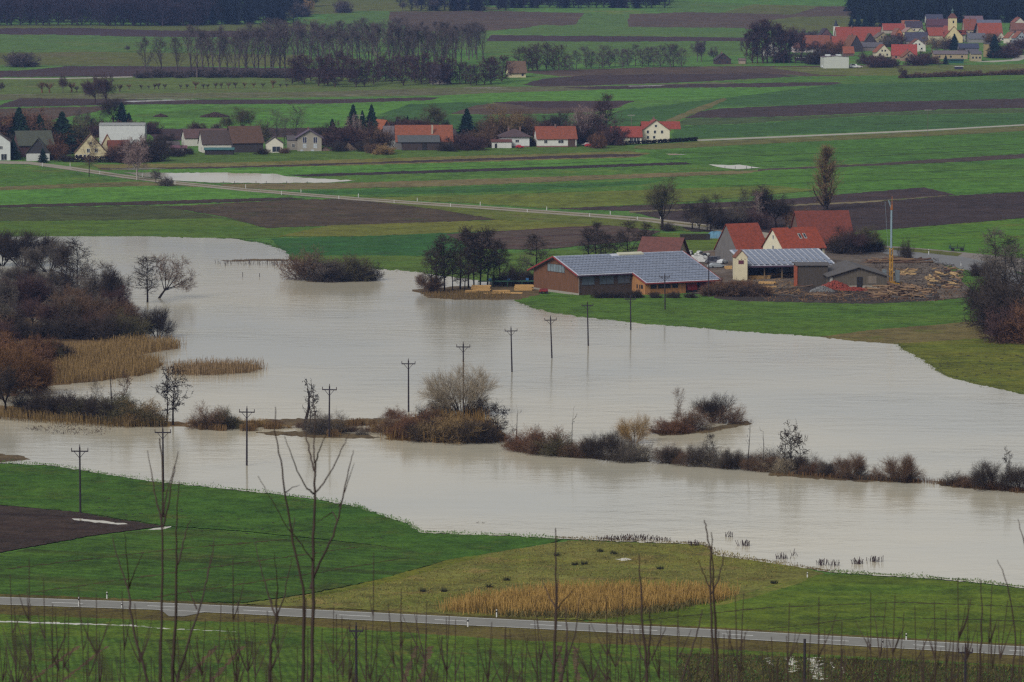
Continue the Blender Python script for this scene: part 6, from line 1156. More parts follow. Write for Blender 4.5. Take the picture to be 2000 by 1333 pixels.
# cream tower of the shed
def solar_shed():
    p = unproj(1460, 547); s = PXM(p); e = empty('timber_shed', p, R(14), 'open timber shed with tilted solar roof beside the cream tower', 'shed')
    m = 1 / s; L = 180 * m; D = 14.0; hf, hb = 27 * m, 50 * m
    w = WOOD((84, 74, 66)); q = MB(); q.poly([(0, D, -.5), (0, 0, -.5), (0, 0, hf), (0, D, hb)]); q.build('side_wall', WALL((120, 112, 102)), e)
    MB().box(-.05, -.005, 2, 7, .6, hf + .5).build('opening', DARKW, e)
    q = MB(); q.poly([(L, D, -.5), (0, D, -.5), (0, D, hb), (L, D, hb)]); q.poly([(L, 0, -.5), (L, D, -.5), (L, D, hb), (L, 0, hf)]); q.build('rear_wall', w, e)
    q = MB(); q.box(9, L, 3.0, 3.1, 1.7, hf + 1.2); q.build('board_wall', WOOD((92, 84, 76)), e)
    for i in range(6): MB().box(i * L / 5 - (.3 if i else 0), i * L / 5 + (.0 if i else .3), 0, .3, -.5, hf).build('post', WOOD((124, 104, 78)), e)
    q = MB(); q.slab([(-.8, -1.2, hf - .1), (L, -1.2, hf - .1), (L, D, hb + .1), (-.8, D, hb + .1)], (0, 0, .2)); q.build('roof', RAIL, e)
    MB().box(-.8, L, -1.35, -1.22, hf - .35, hf + .12).build('fascia', mat('gutter', (70, 50, 70), .6), e)
    solar_array(e, 'solar_panels', (-.4, D - .2, hb + .3), (L - .2, 0, 0), (0, -D - .8, -(hb - hf) * (D + .8) / (D + 1.2)), 1, 15, 6, gu=.5, gv=.14)
    e2 = empty('cream_tower', unproj(1437, 549), R(8), 'narrow cream tower with a pointed gable and violet hatch', 'tower'); Wt = 23 * m
    gable_shell(MB(), Wt, 4, 46 * m, 13 * m, 'v').build('wall', WALL((200, 190, 160)), e2); gable_roof(MB(), Wt, 4, 46 * m, 13 * m, 'v', .2, .15).build('roof', ROOF((136, 74, 60)), e2)
    MB().box(Wt * .22, Wt * .68, -.08, -.005, 33 * m, 40 * m).build('hatch', mat('hatch', (96, 44, 62), .7), e2)
    for k in range(3): MB().box(Wt * (.16 + .3 * k), Wt * (.2 + .3 * k), -.1, -.005, 41.5 * m, 43 * m).build('vent', DARKW, e2)
solar_shed()
def plank_pile(px, py, L, n, layers, rz, label, rgb=(190, 150, 92), grp='stacks of sawn timber at the farm'):
    e = empty('timber_stack', unproj(px, py), R(rz), label, 'timber stack', grp); rs = random.Random(int(px * 3 + py))
    for j in range(layers):
        mb = MB()
        for i in range(n): 
            l = L * rs.uniform(.86, 1.0); x0 = rs.uniform(-.3, .3) - l / 2
            mb.box(x0, x0 + l, i * .34 + .02, i * .34 + .32, .15 + j * .3, .15 + j * .3 + .26)
        mb.build('timber_layer', mat('sawn_timber', rgb, .8, .22, .8, streak=(.4, 4, 4)), e)
    mb = MB(); [mb.box(x - .1, x + .1, -.1, n * .34, -.1, .14) for x in (-L * .35, 0, L * .35)]; mb.build('bearer', WOOD((90, 74, 60)), e)
for a in ((940, 570, 5.2, 5, 5, 4, 'pale plank stack left of the other one by the alder grove'), (1024, 569, 4.8, 5, 5, 4, 'pale plank stack nearest the brown barn gable'), (980, 573, 4.6, 4, 2, 12, 'low flat plank stack between the two tall ones'), (1000, 575, 5, 4, 1, -8, 'loose planks on the ground before the stacks'), (962, 576, 4.6, 4, 1, 5, 'thin layer of planks nearest the water'), (922, 573, 3.6, 4, 2, 14, 'short plank stack at the left end of the timber yard'),
          (1428, 527, 3.4, 4, 3, 4, 'golden beams lying left of the cream tower'), (1482, 546, 7.0, 4, 3, 12, 'golden beams at the foot of the open timber shed'), (1530, 541, 9.0, 4, 3, 12, 'long golden beams inside the open timber shed'), (1498, 556, 4.4, 5, 2, -6, 'short boards heaped in front of the open timber shed'), (1505, 563, 3.6, 4, 1, 15, 'scattered boards by the muddy ground')): plank_pile(*a)
def beam_pile(px, py, L, rz, label, rgb): 
    e = empty('conveyor', unproj(px, py), R(rz), label, 'conveyor'); MB().box(0, L, 0, .5, 1.5, 1.8).build('rail', mat('green_paint', (44, 92, 70), .6), e)
    for k in range(5): MB().box(L * k / 4 - .08, L * k / 4 + .08, .1, .3, -.2, 1.5).build('leg', mat('green_paint', (44, 92, 70), .6), e)
    for k in (.18, .5, .82): MB().box(L * k, L * k + .7, -.1, .6, 1.82, 2.4).build('motor', mat('blue_paint', (50, 100, 150), .5), e)
beam_pile(934, 562, 15.5, 4, 'green roller conveyor with three blue motors left of the brown barn', None)
# grey timber shed cluster
b = house('timber_shed', 'weathered grey timber shed with low gable beside the yellow crane', 'shed', 1621, 565, 112, None, 25, 17, 3, 'v', (94, 86, 74), (86, 82, 80), True, Wm=24, ov=.8)
L_, W_, h_ = b['_L'], b['_W'], b['_h']
MB().box(.3, L_ - .3, -.12, -.02, -.4, .9).build('concrete_base', WALL((138, 132, 120)), b); MB().box(-.1, .7, -.14, -.01, -.4, h_ - .2).build('corner_pillar', WALL((150, 150, 144)), b)
MB().box(L_ * .47, L_ * .57, -.15, -.03, .0, 3.2).build('door', DARKW, b); MB().box(L_ * .66, L_ * .82, -.1, -.01, 1.4, 3.4).build('boarded_window', WOOD((120, 110, 98)), b)
b = house('timber_shed', 'dark boarded shed with flat grey roof and a rust red end post', 'shed', 1557, 560, 60, None, 41, 3, 2, 'u', (72, 64, 56), (88, 84, 84), True, Wm=9, ov=.5)
MB().box(-.9, .0, -.3, .2, -.4, b['_h']).build('end_post', mat('rusty_red', (150, 74, 44), .8), b); MB().box(b['_L'] * .92, b['_L'] + .6, -.12, -.01, 0, b['_h'] * .6).build('door', DARKW, b)
# crane
def crane():
    p = unproj(1740, 557); s = PXM(p); m = 1 / s; e = empty('tower_crane', p, R(12), 'folded yellow and grey tower crane beside the timber shed', 'crane')
    Y = mat('crane_yellow', (178, 132, 48), .5, .15, 1); G = mat('crane_grey', (120, 140, 150), .5, .1, 1)
    q = MB()
    for a in (0, 90, 180, 270):
        c, s_ = math.cos(R(a + 20)), math.sin(R(a + 20)); q.tube((0, 0, .6), (c * 3.6, s_ * 3.6, .6), .2, .16, 4); q.tube((c * 3.6, s_ * 3.6, .7), (c * 3.6, s_ * 3.6, -.1), .12, .25, 6)
    q.build('outriggers', Y, e)
    MB().tube((0, 0, .5), (0, 0, 1.1), 1.2, 1.2, 14).build('turntable', Y, e)
    w_ = 5 * m / 2; q = MB(); z0, z1 = 1.1, 72 * m
    for x in (-w_, w_):
        for y in (-w_, w_): q.tube((x, y, z0), (x, y, z1), .1, .1, 4)
    n = 10
    for i in range(n):
        a, b_ = z0 + (z1 - z0) * i / n, z0 + (z1 - z0) * (i + 1) / n; t = w_ if i % 2 else -w_
        for y in (-w_, w_): q.tube((-t, y, a), (t, y, b_), .06, .06, 3); q.tube((y, -t, a), (y, t, b_), .06, .06, 3); q.tube((-w_, y, b_), (w_, y, b_), .06, .06, 3)
    q.build('lattice_mast', Y, e)
    MB().tube((0, 0, 60 * m), (0, 0, 148 * m), .3, .27, 6).build('upper_mast', G, e)
    q = MB(); q.box(-.3, .25, -.25, .25, 147 * m, 157 * m); q.tube((.1, 0, 157 * m), (.12, 0, 174 * m), .13, .09, 4); q.build('folded_jib', mat('crane_orange', (150, 92, 50), .6, .2, 1), e)
    q = MB(); q.tube((-.2, 0, 152 * m), (-.9, 0, 166 * m), .2, .16, 4); q.tube((-.9, 0, 166 * m), (-.3, 0, 160 * m), .1, .08, 4); q.build('jib_head', G, e)
    q = MB(); q.box(-2.2, -1.5, -.8, .8, .7, 4.2); q.box(1.3, 2.2, -.8, .8, .7, 4.0); q.build('ballast', mat('crane_ballast', (110, 118, 122), .8), e)
    for x in (-2.6, 1.5): MB().tube((x, -1.9, .45), (x, -1.5, .45), .5, .5, 12).build('wheel', mat('rubber', (30, 28, 28), .9), e)
    MB().tube((-.9, -.4, 60 * m), (-2.0, -.5, 164 * m), .03, .03, 3).build('cable', G, e)
crane()
# log piles
def make_log(name, mside):
    mb = MB(); mb.tube((-.5, 0, 0), (.5, 0, 0), .5, .44, 8); me = bpy.data.meshes.new('log'); me.from_pydata(mb.v, [], mb.f); me.update()
    me.materials.append(mside); return me
LOGM = [make_log('log', mat('peeled_log', c, .85, .35, 2)) for c in ((136, 108, 78), (108, 86, 66), (92, 66, 50), (84, 78, 74), (176, 146, 100))]
def log_pile(cx, cy, wpx, dpx, n, hmax, az, azv, lm, label, grp, pal, rseed, dmax=.42):
    rs = random.Random(rseed)
    for i in range(n):
        u = rs.uniform(-1, 1); v = rs.uniform(-1, 1); p = unproj(cx + u * wpx / 2, cy + v * dpx / 2)
        r = rs.uniform(.11, dmax * .8) ; z = max(r, rs.random() * hmax * (1 - abs(u) ** 2) * (1 - v * v * .6))
        o = bpy.data.objects.new('log', LOGM[rs.choice(pal)]); col.objects.link(o)
        l = rs.uniform(*lm); o.scale = (l, r * 2, r * 2); o.location = (p.x, p.y, p.z + z); o.rotation_euler = (rs.uniform(0, 6), rs.gauss(0, .16), R(az + rs.gauss(0, azv)))
        tag(o, label, 'log', grp)
log_pile(1752, 574, 112, 20, 120, 2.6, -50, 26, (2.6, 5.4), 'peeled log in the jumbled pile before the grey timber shed', 'logs piled before the grey timber shed', [0, 1, 2, 1, 0], 1)
log_pile(1786, 581, 66, 8, 24, .8, 12, 30, (2.0, 4.4), 'dark log at the right foot of the jumbled pile', 'dark logs at the foot of the jumbled pile', [2, 3, 3], 2)
log_pile(1846, 546, 66, 40, 110, 1.8, -48, 42, (1.3, 3.0), 'cut log in the heap beside the yard road', 'logs heaped beside the yard road', [0, 1, 4, 3, 3, 2], 3)
log_pile(1822, 546, 26, 8, 16, 1.4, -72, 8, (2.2, 3.0), 'bright yellow log end in the heap beside the yard road', 'bright logs of the roadside heap', [4], 4)
log_pile(1750, 512, 110, 7, 46, 1.3, 6, 14, (3.0, 7.0), 'long log in the row along the road behind the crane', 'logs in the row behind the crane', [0, 2, 2, 1], 5)
log_pile(1768, 534, 34, 10, 26, .9, 14, 26, (2.0, 4.4), 'pale log in the small heap right of the crane', 'pale logs right of the crane', [4, 0, 4], 6)
log_pile(1620, 578, 60, 10, 14, .3, -28, 12, (3.0, 7.0), 'long thin log lying on the mud before the rubble', 'logs on the mud before the rubble', [0, 1, 2], 7, .25)
log_pile(1580, 560, 30, 3, 8, .9, 8, 6, (3.0, 5.0), 'trunk lying before the dark boarded shed', 'trunks before the dark boarded shed', [1, 2, 3], 8)
log_pile(1490, 577, 70, 4, 9, .5, 2, 6, (4.0, 8.0), 'long trunk behind the ragged hedge', 'trunks behind the ragged hedge', [1, 3], 9, .34)
for i_, (pts_, n_, c_, lb_) in enumerate((
    ([(1690, 556), (1840, 560), (1900, 575), (1830, 590), (1640, 592), (1500, 590), (1480, 572), (1600, 566)], 1500, (120, 92, 66), 'bark and wood splinters strewn over the muddy ground'),
    ([(1690, 508), (1830, 506), (1890, 530), (1880, 566), (1800, 566), (1740, 545)], 900, (60, 50, 44), 'dark bark scraps strewn over the timber yard'),
    ([(1440, 548), (1560, 540), (1560, 578), (1440, 580)], 700, (146, 116, 80), 'pale offcuts strewn before the open timber shed'))):
    reeds('wood_debris', lb_, pts_, n_, .45, c_, 80 + i_, .22, lean=2.2, cat='debris')
def rubble(name, label, px, py, wpx, h, rgb, seedn, n=420, size=.32, depth=.55):
    rs = random.Random(seedn); c = unproj(px, py); rw = wpx / 2 / PXM(c); mb = MB()
    N_ = 14; k = 0; mb.v.append((0, 0, h)); 
    for j in (1, 2, 3):
        for i in range(N_): a = 6.283 * i / N_; q = j / 3; mb.v.append((math.cos(a) * rw * q * rs.uniform(.9, 1.1), math.sin(a) * rw * depth * q * rs.uniform(.9, 1.1), h * (1 - q) ** .8 - .1))
    for i in range(N_):
        mb.f.append((0, 1 + i, 1 + (i + 1) % N_))
        for j in (0, 1): mb.f.append((1 + j * N_ + i, 1 + (j + 1) * N_ + i, 1 + (j + 1) * N_ + (i + 1) % N_, 1 + j * N_ + (i + 1) % N_))
    for _ in range(n):
        a = rs.uniform(0, 6.283); q = math.sqrt(rs.random()); x, y = math.cos(a) * rw * q * 1.08, math.sin(a) * rw * depth * q * 1.08; z = h * max(0, 1 - q) ** .8
        s1, s2, s3 = [rs.uniform(.3, 1) * size for _ in range(3)]; M = Matrix.Rotation(rs.uniform(0, 3), 3, 'Z') @ Matrix.Rotation(rs.uniform(-.7, .7), 3, 'X'); k = len(mb.v)
        t = MB().box(-s1, s1, -s2, s2, -s3, s3); mb.v += [tuple(M @ Vector(v) + Vector((x, y, z))) for v in t.v]; mb.f += [tuple(i + k for i in f) for f in t.f]
    o = mb.build(name, mat('rubble_' + name, rgb, .95, .45, 2.5)); o.location = c; return tag(o, label, 'heap')
rubble('brick_rubble', 'heap of red brick rubble before the grey timber shed', 1630, 566, 62, 2.3, (146, 66, 52), 1)
rubble('brick_rubble', 'low spill of red bricks right of the brick heap', 1668, 568, 60, .7, (150, 62, 46), 2, 260)
rubble('stone_rubble', 'grey stone rubble heap left of the red bricks', 1606, 571, 44, 1.5, (124, 124, 124), 3)
rubble('sand_heap', 'pointed brown sand heap at the foot of the birch trunks', 681, 294, 30, 3.0, (124, 104, 84), 4, 60, .2)
rubble('sand_heap', 'low sand heap right of the unfinished house', 634, 295, 30, 1.6, (120, 98, 82), 5, 60, .2)
rubble('manure_heap', 'long brown manure heap in the green field behind the village', 420, 229, 52, 2.2, (74, 54, 48), 6, 300, .4)
rubble('manure_heap', 'small brown manure heap left of the long one', 314, 229, 26, 1.3, (72, 50, 48), 7, 160, .4)
# firewood wall, tarp, bales, vehicles in the yard
e = empty('firewood_stack', unproj(1329, 470), R(9), 'long dark firewood stack beside the farm road', 'firewood'); mb = MB()
rs = random.Random(5)
for i in range(30):
    for j in range(6): mb.tube((i * .32, -.5 + rs.uniform(-.05, .05), .2 + j * .3), (i * .32, .5, .2 + j * .3), .155, .155, 6)
mb.build('split_logs', mat('firewood', (62, 50, 44), .95, .4, 2), e); MB().box(-.2, 9.6, -.6, .6, 1.92, 2.0).build('cover', mat('dark_cover', (46, 44, 48), .6), e)
def tarp(px, py, w_, h, rgb, label, sd):
    rs = random.Random(sd); n = 9; mb = MB()
    for i in range(n + 1):
        for j in range(n + 1):
            u, v = i / n * 2 - 1, j / n * 2 - 1; mb.v.append((u * w_ / 2, v * w_ * .35, max(0, h * (1 - max(abs(u), abs(v)) ** 4) + rs.uniform(-.18, .18)) if max(abs(u), abs(v)) < 1 else -.1))
    for i in range(n):
        for j in range(n): a = i * (n + 1) + j; mb.f.append((a, a + n + 1, a + n + 2, a + 1))
    o = mb.build('tarpaulin', mat('tarp_' + str(rgb[0]), rgb, .5, .3, 1.5)); o.location = unproj(px, py); return tag(o, label, 'tarpaulin')
tarp(1398, 466, 6, 2.2, (76, 124, 148), 'crumpled blue tarpaulin over a woodpile by the road', 1)
tarp(1358, 511, 9, 1.5, (190, 190, 186), 'white sheeting over the silage beside the solar roof', 2); tarp(1425, 494, 5, 1.0, (170, 170, 168), 'white sheet on the dark silage clamp near the grey gable', 3)
rs = random.Random(3)
for i in range(26):
    p = unproj(1334 + rs.random() * 50, 497 + rs.random() * 11); mb = MB(); r = rs.uniform(.45, .65)
    mb.tube((-.55, 0, r), (-.4, 0, r), r * .8, r, 10); mb.tube((-.4, 0, r), (.4, 0, r), r, r, 10, False); mb.tube((.4, 0, r), (.55, 0, r), r, r * .8, 10)
    o = mb.build('silage_bale', mat('bale_wrap', (186, 188, 184) if i % 3 else (40, 42, 50), .5)); o.location = p; o.rotation_euler = (0, 0, rs.uniform(0, 3)); tag(o, 'wrapped silage bale in the white and black heap behind the solar barn', 'bale', 'silage bales behind the solar barn')
tarp(1404, 500, 12, 1.6, (92, 76, 60), 'brown earth covered silage clamp in the yard', 4)
def car(px, py, rz, rgb, label, L=4.2, van=False, h=1.45):
    e = empty('parked_car', unproj(px, py), R(rz), label, 'car'); mb = MB(); Wd = .85
    prof = [(-L / 2, .35), (L / 2, .35), (L / 2, .7), (L * .42, .85), (L * .24, .92), (L * .08, h), (-L * .28, h), (-L * .44, .95), (-L / 2, .85)]
    if van: prof = [(-L / 2, .4), (L / 2, .4), (L / 2, .95), (L * .38, 1.15), (L * .28, h), (-L / 2, h)]
    k = len(prof)
    for sgn, w_ in ((-1, Wd), (1, Wd)):
        for x, z in prof: mb.v.append((x, sgn * (w_ if z < 1 else w_ * .86), z))
    mb.f.append(tuple(range(k))); mb.f.append(tuple(range(2 * k - 1, k - 1, -1)))
    for i in range(k): j = (i + 1) % k; mb.f.append((j, i, k + i, k + j))
    mb.build('body', mat('car_paint_%d_%d' % (rgb[0], rgb[2]), rgb, .25, .03, 1, spec=.5), e)
    for sy in (-1, 1):
        q = MB(); z0, z1 = .95, h - .1; x0_, x1_ = -L * .36, L * .14
        pts = [(x0_ + .1, sy * (Wd * .87 + .03), z0), (x1_ + .2, sy * (Wd * .87 + .03), z0), (x1_ - .25, sy * (Wd * .86 + .015), z1), (x0_ + .35, sy * (Wd * .86 + .015), z1)]
        q.slab(pts, (0, sy * .02, 0)); q.build('side_window', GLASS, e)
        for x in (-L * .3, L * .3): MB().tube((x, sy * (Wd - .1), .32), (x, sy * (Wd + .06), .32), .32, .32, 14).build('wheel', mat('rubber', (30, 28, 28), .9), e)
    return e
car(1152, 287.5, 6, (160, 38, 48), 'red car parked by the road between the two red roofed houses', 4.4)
car(1145, 285.5, 186, (170, 160, 160), 'pale car parked just behind the red one on the village road', 4.2)
car(1015, 290, 8, (160, 36, 46), 'small red car parked between bungalow and red roofed house', 3.4)
car(902, 290, 0, (150, 156, 156), 'pale car parked right of the long red roofed barn', 4.0)
car(1668, 133, 0, (190, 192, 192), 'white van parked right of the large white hall', 5.4, True, 2.4)
car(1678, 133, 10, (190, 186, 180), 'white car beside the van at the white hall', 4.0)
car(1608, 133, 80, (186, 188, 190), 'white car peeping out left of the large white hall', 4.0)
car(1400, 524, 20, (140, 146, 150), 'grey flatbed vehicle parked in the yard behind the solar roof', 5.4)
car(1392, 516, 175, (52, 52, 60), 'dark vehicle in the yard behind the grey flatbed', 4.4, True, 2.2)
car(1411, 516, 60, (180, 182, 184), 'pale car parked in the yard near the grey gable', 4.0)
def wagon():
    e = empty('hay_wagon', unproj(1870, 491), R(-4), 'old dark farm wagon standing in the green field at the right', 'wagon'); dk = mat('wagon_iron', (22, 22, 24), .8, .3, 2)
    MB().box(-2, 2, -.8, .8, .85, 1.05).build('deck', dk, e)
    q = MB(); [q.tube((x, y, 1.0), (x * 1.08, y * 1.1, 2.1), .05, .05, 5) for x in (-1.9, 0, 1.9) for y in (-.75, .75)]; q.box(-1.9, 1.9, -.84, -.8, 1.4, 1.5); q.build('stakes', dk, e)
    for x in (-1.4, 1.4):
        for y in (-.95, .95): MB().tube((x, y - .07, .5), (x, y + .07, .5), .5, .5, 14).build('wheel', dk, e)
    MB().box(-2.6, -2.0, -.3, .3, .6, 1.7).build('seat_frame', mat('green_paint', (40, 78, 60), .6), e)
wagon()
# ================================================================ poles, posts, lamps
POLE = mat('tarred_pole', (44, 36, 42), .9, .3, 2)
def utility_pole(px, ytop, ybot, label, wide=1.0, xt=None):
    p = unproj(px, ybot); s = PXM(p); h = (ybot - ytop) / s
    e = empty('utility_pole', p, R(-4), label, 'utility pole', 'utility poles crossing the flood'); e.rotation_euler[1] = 0 if xt is None else math.atan((xt - px) / (ybot - ytop))
    k = wide; MB().tube((0, 0, -.5), (0, 0, h - .15), .17, .12, 8).build('pole', POLE, e)
    MB().box(-1.3 * k, 1.3 * k, -.09, .09, h - .85, h - .67).build('crossarm', POLE, e)
    q = MB(); [q.tube((sx * .85 * k, -.11, h - .8), (0, -.13, h - 1.8), .05, .05, 4) for sx in (-1, 1)]; q.build('braces', POLE, e)
    for x, z in ((-1.25 * k, h - .67), (0, h - .15), (1.25 * k, h - .67)): MB().tube((x, 0, z), (x, 0, z + .42), .08, .06, 6).build('insulator', mat('insulator', (60, 44, 48), .4), e)
pn = [(157, 870, 1003, 'first utility pole from the left, on the green meadow', None), (319, 834, 962, 'second utility pole from the left, at the edge of the flood', None), (482, 795, 911, 'third utility pole from the left, mirrored in the near water', 483), (643, 752, 855, 'fourth utility pole from the left, beside the thin grey bush', 644), (798, 702, 806, 'fifth utility pole from the left, before the island thicket', None),
      (905, 669, 798, 'sixth utility pole, standing in the dome shaped willow', None), (1000, 639, 728, 'seventh utility pole, alone in the open flood', 998), (1078, 618, 701, 'eighth utility pole, right of the one alone in open water', 1075), (1149, 590, 677, 'ninth utility pole, last one but one standing in the water', 1147), (1232, 578, 646, 'tenth utility pole, at the far waterline before the barn', 1231), (1299, 535, 606, 'eleventh utility pole, on the meadow before the barn windows', 1298), (1384, 500, 580, 'twelfth utility pole, at the right end of the solar barn', 1384)]
for a in pn: utility_pole(a[0], a[1], a[2], a[3], xt=a[4])
for px, yt, lb in ((696, 1217, 'near utility pole rising from the crops at the bottom middle'), (1885, 1260, 'near utility pole rising from the weeds at the bottom right')):
    pb = unproj(px, 1345); h = (1345 - yt) / PXM(pb); utility_pole(px, yt, 1345, lb, .62)
def simple_post(px, ytop, ybot, r, name, label, cat, rgb, group=None, cap=None):
    p = unproj(px, ybot); h = (ybot - ytop) / PXM(p); e = empty(name, p, 0, label, cat, group)
    MB().tube((0, 0, -.3), (0, 0, h), r, r * .9, 8).build('post', mat('post_' + str(rgb[0]), rgb, .8, .15, 2), e)
    if cap == 'band': MB().tube((0, 0, h * .68), (0, 0, h * .86), r * 1.08, r * 1.08, 8).build('black_band', mat('black_band', (30, 30, 32), .7), e)
    if cap == 'lamp': MB().box(-1.6, 1.6, -.2, .2, h, h + .22).build('lamp_head', mat('lamp_grey', (150, 146, 138), .6), e)
    return e
simple_post(1571, 1246, 1345, .16, 'cut_trunk', 'thick bare post rising from the weeds at the bottom right', 'post', (40, 32, 34))
dl = [(209, 1156, 1172, 'white roadside marker post on the near road, leftmost'), (154, 1166, 1187, 'white marker post on the near side of the road at the left'), (238, 1178, 1190, 'small sign post beside the junction'), (970, 1190, 1208, 'white marker post on the far side of the near road, below the reed bed'), (914, 1208, 1227, 'white marker post on the near side of the road, below the reed bed'), (1724, 1249, 1268, 'white marker post on the near side of the road at the right'), (1770, 1237, 1253, 'white marker post on the far side of the road at the right'), (1577, 1118, 1130, 'white corner post where pasture and meadow meet'),
      (1814, 487, 498, 'white marker post beside the road right of the crane'), (1877, 512, 520, 'white marker post at the bend right of the crane')]
for x, a, b_, lb in dl: simple_post(x, a, b_, .09 if b_ > 1000 else .12, 'marker_post', lb, 'marker post', (196, 196, 192), None, 'band')
vr = [83, 137, 195, 278, 342, 480, 550, 588, 662, 700, 770, 815, 880, 938, 1030, 1068, 1152, 1192, 1245, 1290, 1361]
RT = [(0, 315), (60, 316), (140, 326), (240, 341), (330, 353), (480, 368), (700, 386), (950, 403), (1150, 417), (1260, 425), (1400, 441)]
for i, x in enumerate(vr):
    y = lerp(RT, x) + (0 if i % 2 else 7); simple_post(x, y - 7.5, y, .13, 'marker_post', 'white marker post, %s from the left along the village road' % ordn(i), 'marker post', (196, 196, 192), 'marker posts along the village road')
simple_post(1233, 226, 278, .09, 'street_lamp', 'street lamp behind the L-shaped red roofed house', 'street lamp', (120, 110, 100), None, 'lamp')
simple_post(1812, 216, 266, .1, 'street_lamp', 'lone street lamp beside the straight white field road', 'street lamp', (96, 84, 80), None, 'lamp')
simple_post(702, 226, 288, .09, 'street_lamp', 'street lamp rising among the pale birch trunks', 'street lamp', (160, 146, 130), None, 'lamp')
for i, x in enumerate([440, 474, 507, 536, 541, 550, 556, 562, 568, 575, 580, 487, 738, 522]):
    y = 541 if x in (474, 507) else 519 - (i % 3); simple_post(x, y - (9 if i % 2 else 7), y + 1, .09, 'fence_post', 'dark fence post standing in the flood beside the far bank', 'fence post', (50, 42, 44), 'fence posts standing in the flood')
for i, x in enumerate((1416, 1436, 1458, 1468, 436, 458, 500, 520, 560, 600)): 
    y = 330 if x > 1000 else 359; simple_post(x, y - 5, y, .1, 'fence_post', 'dark stake beside the flooded %s' % ('puddle on the right fields' if x > 1000 else 'strip near the village road'), 'fence post', (46, 38, 44), 'stakes beside the flooded %s' % ('puddle' if x > 1000 else 'strip'))
def duck(px, py, rz, label):
    e = empty('duck', unproj(px, py), R(rz), label, 'duck'); p = MB(); N1 = 8
    rings = [(-.26, .02, .05), (-.16, .08, .06), (0, .11, .07), (.12, .09, .07), (.17, .05, .14), (.19, .045, .22), (.23, .04, .26), (.28, .02, .25)]
    for x, r, z in rings:
        for i in range(N1): a = 6.283 * i / N1; p.v.append((x, math.cos(a) * r, z + math.sin(a) * r))
    for j in range(len(rings) - 1):
        for i in range(N1): k = (i + 1) % N1; p.f.append((j * N1 + i, (j + 1) * N1 + i, (j + 1) * N1 + k, j * N1 + k))
    p.build('body', mat('feathers', (60, 52, 48), .8, .4, 8), e); MB().box(.27, .34, -.02, .02, .235, .255).build('bill', mat('bill', (150, 120, 50), .6), e)
duck(932, 1023, 10, 'left duck of the pair swimming off the near meadow'); duck(945, 1023.5, 200, 'right duck of the pair swimming off the near meadow')
# ================================================================ foreground saplings on the hillside below the viewpoint
def sapling(px, ytop, Y, label, nst=1, side=6, thick=.026, fork=None, seed=0, curve=.0, group=None):
    """a stem on the hillside at distance Y whose tip reaches the photo height ytop"""
    rs = random.Random(seed * 7 + int(px)); v = (666.5 - ytop) / FPX; t = Y / (cp + v * sp_)
    ztop = H0 + t * (-sp_ + v * cp); X = (px - 1000) / FPX * t; z0 = g(Y); h = ztop - z0
    if h < 2: h = 2
    e = empty('sapling', (X, Y, z0), 0, label, 'sapling', group)
    st = MB(); segs = []
    for k in range(nst):
        n = 16; x = y = 0.0; p = Vector((0, 0, -.2)); L = h * (1 if k == 0 else rs.uniform(.8, .97)); dx = 0 if k == 0 else rs.uniform(-.55, .55) * Y / 40; bow = rs.uniform(-1, 1) * curve * Y / 40
        for i in range(n):
            a = (i + 1) / n; q = Vector((dx * a ** 2.5 + bow * math.sin(math.pi * a) + rs.gauss(0, .012), rs.uniform(-.02, .02), L * a))
            r0 = max(.005, thick * (1 - .82 * i / n)); r1 = max(.0035, thick * (1 - .82 * a)); st.tube(p, q, r0, r1, 6, False); 
            vis = L * a > h - 4.6 * Y / 40
            if vis and i < n - 1:
                for s_ in range(side):
                    if rs.random() < .5: continue
                    az = rs.uniform(0, 6.28); sg = 1 if math.cos(az) > 0 else -1; ll = rs.uniform(.35, 1.1) * (1.15 - a) * 2.4 * Y / 40; b0 = q
                    d = Vector((math.cos(az) * .55, math.sin(az) * .4, 1)).normalized()
                    for w_ in range(5):
                        d = (d + Vector((0, 0, .1)) + Vector((rs.gauss(0, .05), rs.gauss(0, .05), 0))).normalized(); b1 = b0 + d * ll / 5; segs.append((b0, b1, .0085 * (1 - w_ * .14) * Y / 36, .0085 * (.86 - w_ * .14) * Y / 36)); b0 = b1
            p = q
    BK = mat('sapling_bark', (60, 44, 40), .8, .3, 6)
    [st.tube(a, b_, max(.003, r0), max(.0025, r1), 4, False) for a, b_, r0, r1 in segs]
    st.build('stems', BK, e)
    return e
def forked(px, ytop, Y, pts, label, thick=.03):
    """sapling traced stem by stem: pts = list of polylines of photo points, the first one starting at the root line"""
    e = empty('sapling', (0, 0, 0), 0, label, 'sapling'); 
    def W(x, y, dy=0): v = (666.5 - y) / FPX; t = (Y + dy) / (cp + v * sp_); return Vector(((x - 1000) / FPX * t, Y + dy, H0 + t * (-sp_ + v * cp)))
    o = W(px, 1333); o = Vector((o.x, Y, g(Y))); e.location = o; rs = random.Random(int(px)); BK = mat('sapling_bark', (60, 44, 40), .8, .3, 6); main = MB(); tw = MB()
    for li, (r0, r1, pl) in enumerate(pts):
        dy = rs.uniform(-.8, .8) if li else 0
        P = [W(x, y, dy * i / len(pl)) - o for i, (x, y) in enumerate(pl)]
        if li == 0: P = [Vector((0, 0, -.3)), Vector((P[0].x * .7, 0, P[0].z * .6))] + P
        Q = []
        for a, b_ in zip(P, P[1:]):
            for k in range(4): Q.append(a.lerp(b_, k / 4) + Vector((rs.gauss(0, .004), 0, 0)))
        Q.append(P[-1]); n = len(Q) - 1
        if li: tw = MB()
        for i in range(n): (main if li == 0 else tw).tube(Q[i], Q[i + 1], r0 + (r1 - r0) * i / n, r0 + (r1 - r0) * (i + 1) / n, 6, False)
        if li: tw.build('branch', BK, e)
    main.build('trunk', BK, e); return e
Yf = 36
